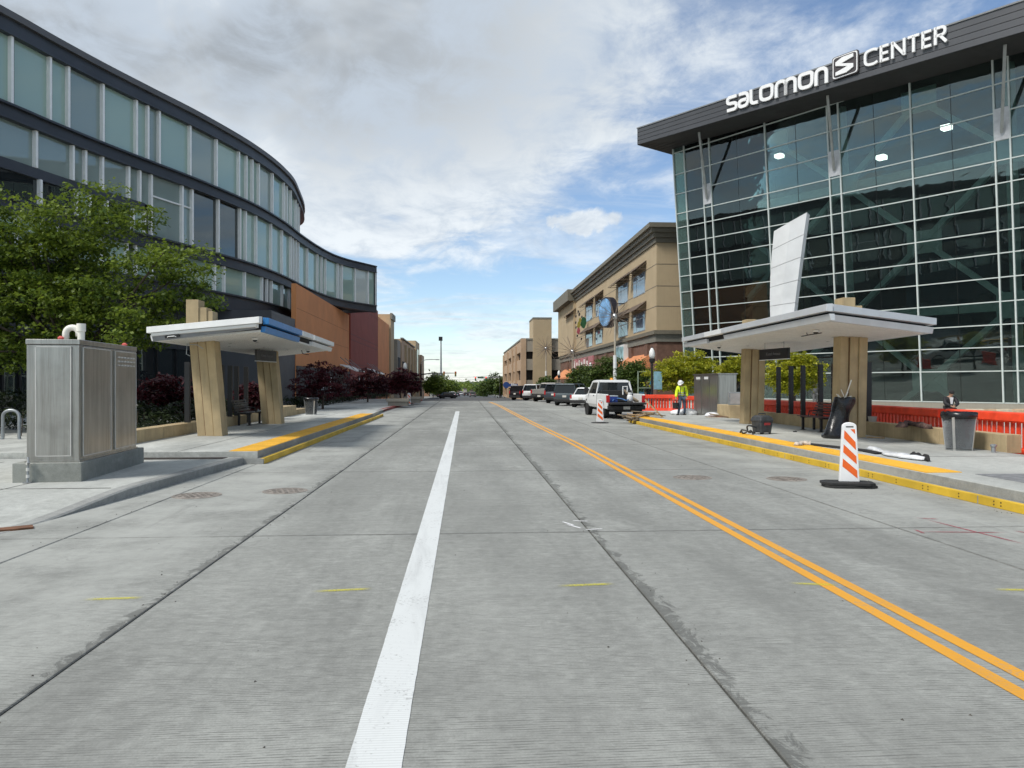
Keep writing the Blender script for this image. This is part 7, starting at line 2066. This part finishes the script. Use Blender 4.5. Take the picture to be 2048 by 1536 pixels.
hand = Vector((wp.x - .36, wp.y - .17, .155 + .83))
t = thing('bucket', 'black bucket with a red handle carried by the worker', 'bucket', (hand.x - .02, hand.y, .155 + .36))
mb = MB(); mb.lathe([(.12, 0), (.15, .30), (.16, .31), (.145, .31), (.115, .02)], 18); mb.build('pail', RUBBER, t)
mb = MB(); mb.tube(densify([Vector((-.15, 0, .29)), Vector((-.11, 0, .43)), Vector((.02, 0, .47)), Vector((.12, 0, .43)), Vector((.15, 0, .29))], 4), .008, 6); mb.build('bail', CHROME, t)
mb = MB(); mb.tube([(-.05, 0, .462), (.07, 0, .462)], .02, 8); mb.build('grip', mat('grip_red', (.55, .05, .04), .5), t)
# seated onlooker behind the barrier
DJ = mat('dark_jacket', (.012, .012, .015), .7); WS = mat('white_shirt', (.70, .70, .72), .6)
J = dict(pelvis=(0, 0, .50), waist=(0, -.04, .66), chest=(.0, -.14, .90), neck=(.02, -.18, 1.04), head=(.04, -.22, 1.16), face=(.25, -.9, -.1),
         shl=(-.18, -.12, .95), ell=(-.24, -.30, .72), wrl=(-.05, -.45, .62), shr=(.20, -.16, .95), elr=(.26, -.34, .72), wrr=(.08, -.48, .62),
         hipl=(-.09, -.02, .50), knl=(-.12, -.45, .50), anl=(-.12, -.45, .09), toel=(-.12, -.58, .045), hipr=(.09, -.02, .50), knr=(.13, -.45, .50), anr=(.13, -.45, .09), toer=(.13, -.58, .045))
sp_ = at(1897, 800, 33.0)
ts, _ = person('person in a black jacket and white shirt sitting behind the red barrier', (sp_.x, sp_.y, .17), R(-15), J, dict(skin=SKIN, top=DJ, legs=DJ, boot=BOOT, hair=DARKM))
mb = MB(); mb.prism([(-.05, -.285, 1.0), (.09, -.30, 1.0), (.07, -.27, .70), (-.01, -.26, .70)], (0, -.015, 0)); mb.build('shirt_front', WS, ts)
mb = MB(); mb.box(-.8, .8, -.25, .25, 0, .42); o = mb.build('stone_bench', PRECAST, bevel=.02); o.location = (sp_.x, sp_.y + .12, .15); o.rotation_euler = (0, 0, R(-15)); tag(o, 'grey stone seat under the person behind the barrier', 'seat')
# person cleaning the hall glass
GRY = mat('grey_hoodie', (.13, .13, .13), .8)
J = dict(pelvis=(0, 0, .96), waist=(0, 0, 1.12), chest=(-.02, .0, 1.36), neck=(-.03, 0, 1.50), head=(-.04, -.01, 1.62), face=(-.9, .3, .1),
         shl=(-.20, .03, 1.42), ell=(-.42, .10, 1.45), wrl=(-.60, .15, 1.66), shr=(.16, -.03, 1.42), elr=(.20, -.05, 1.15), wrr=(.05, .05, 1.0),
         hipl=(-.09, 0, .92), knl=(-.14, -.02, .50), anl=(-.16, .03, .085), toel=(-.28, .05, .045), hipr=(.09, 0, .92), knr=(.12, -.02, .49), anr=(.16, .05, .085), toer=(.05, .10, .045))
gp = at(1630, 780, 51.5)
person('person in grey clothes reaching up to the hall glass behind the barrier', (gp.x, gp.y, .15), R(20), J, dict(skin=SKIND, top=GRY, legs=GRY, boot=BOOT, hair=DARKM))
J = dict(pelvis=(0, 0, .96), waist=(0, 0, 1.12), chest=(0, .0, 1.36), neck=(0, -.02, 1.50), head=(0, -.03, 1.62), face=(-.3, -.9, 0),
         shl=(-.19, 0, 1.42), ell=(-.24, .03, 1.15), wrl=(-.24, -.05, .92), shr=(.19, 0, 1.42), elr=(.24, .03, 1.15), wrr=(.24, -.05, .92),
         hipl=(-.09, 0, .92), knl=(-.10, -.02, .50), anl=(-.11, .03, .085), toel=(-.12, -.10, .045), hipr=(.09, 0, .92), knr=(.10, -.02, .49), anr=(.11, .03, .085), toer=(.12, -.10, .045))
gp = at(1297, 790, 62)
person('person in dark clothes standing by the blue shop door', (gp.x, gp.y, .15), 0, J, dict(skin=SKIND, top=DJ, legs=DJ, boot=BOOT, hair=DARKM))
# green-grey frame stand by the shop
p = at(1290, 812, 58); t = thing('sign_frame', 'pale green metal sign frame on the pavement by the shop', 'sign frame', (p.x, p.y, .15))
for x in (-.55, .55): mb = MB(); mb.bar((x, 0, 0), (x, 0, 2.6), .08); mb.build('upright', mat('frame_green', (.22, .27, .20), .6), t)
mb = MB(); mb.bar((-.55, 0, 2.56), (.55, 0, 2.56), .08); mb.build('top_bar', MATS['frame_green'], t); mb = MB(); mb.bar((-.55, 0, 1.3), (.55, 0, 1.3), .06); mb.build('cross_bar', MATS['frame_green'], t)

# overhead wires across the far crossing
for k, (a, b, sag) in enumerate((((842, 748), (1000, 752), 1.2), ((800, 735), (1010, 745), 2.0))):
    p = at(a[0], a[1], 175 + 20*k); q = at(b[0], b[1], 200 + 20*k); pts = [p.lerp(q, i/10) - Vector((0, 0, sag*4*(i/10)*(1 - i/10))) for i in range(11)]
    mb = MB(); mb.tube(pts, .03, 4); tag(mb.build('overhead_wire', BLACK, fix=False), ['lower dark wire sagging across the far crossing', 'upper dark wire sagging across the far crossing'][k], 'wire')
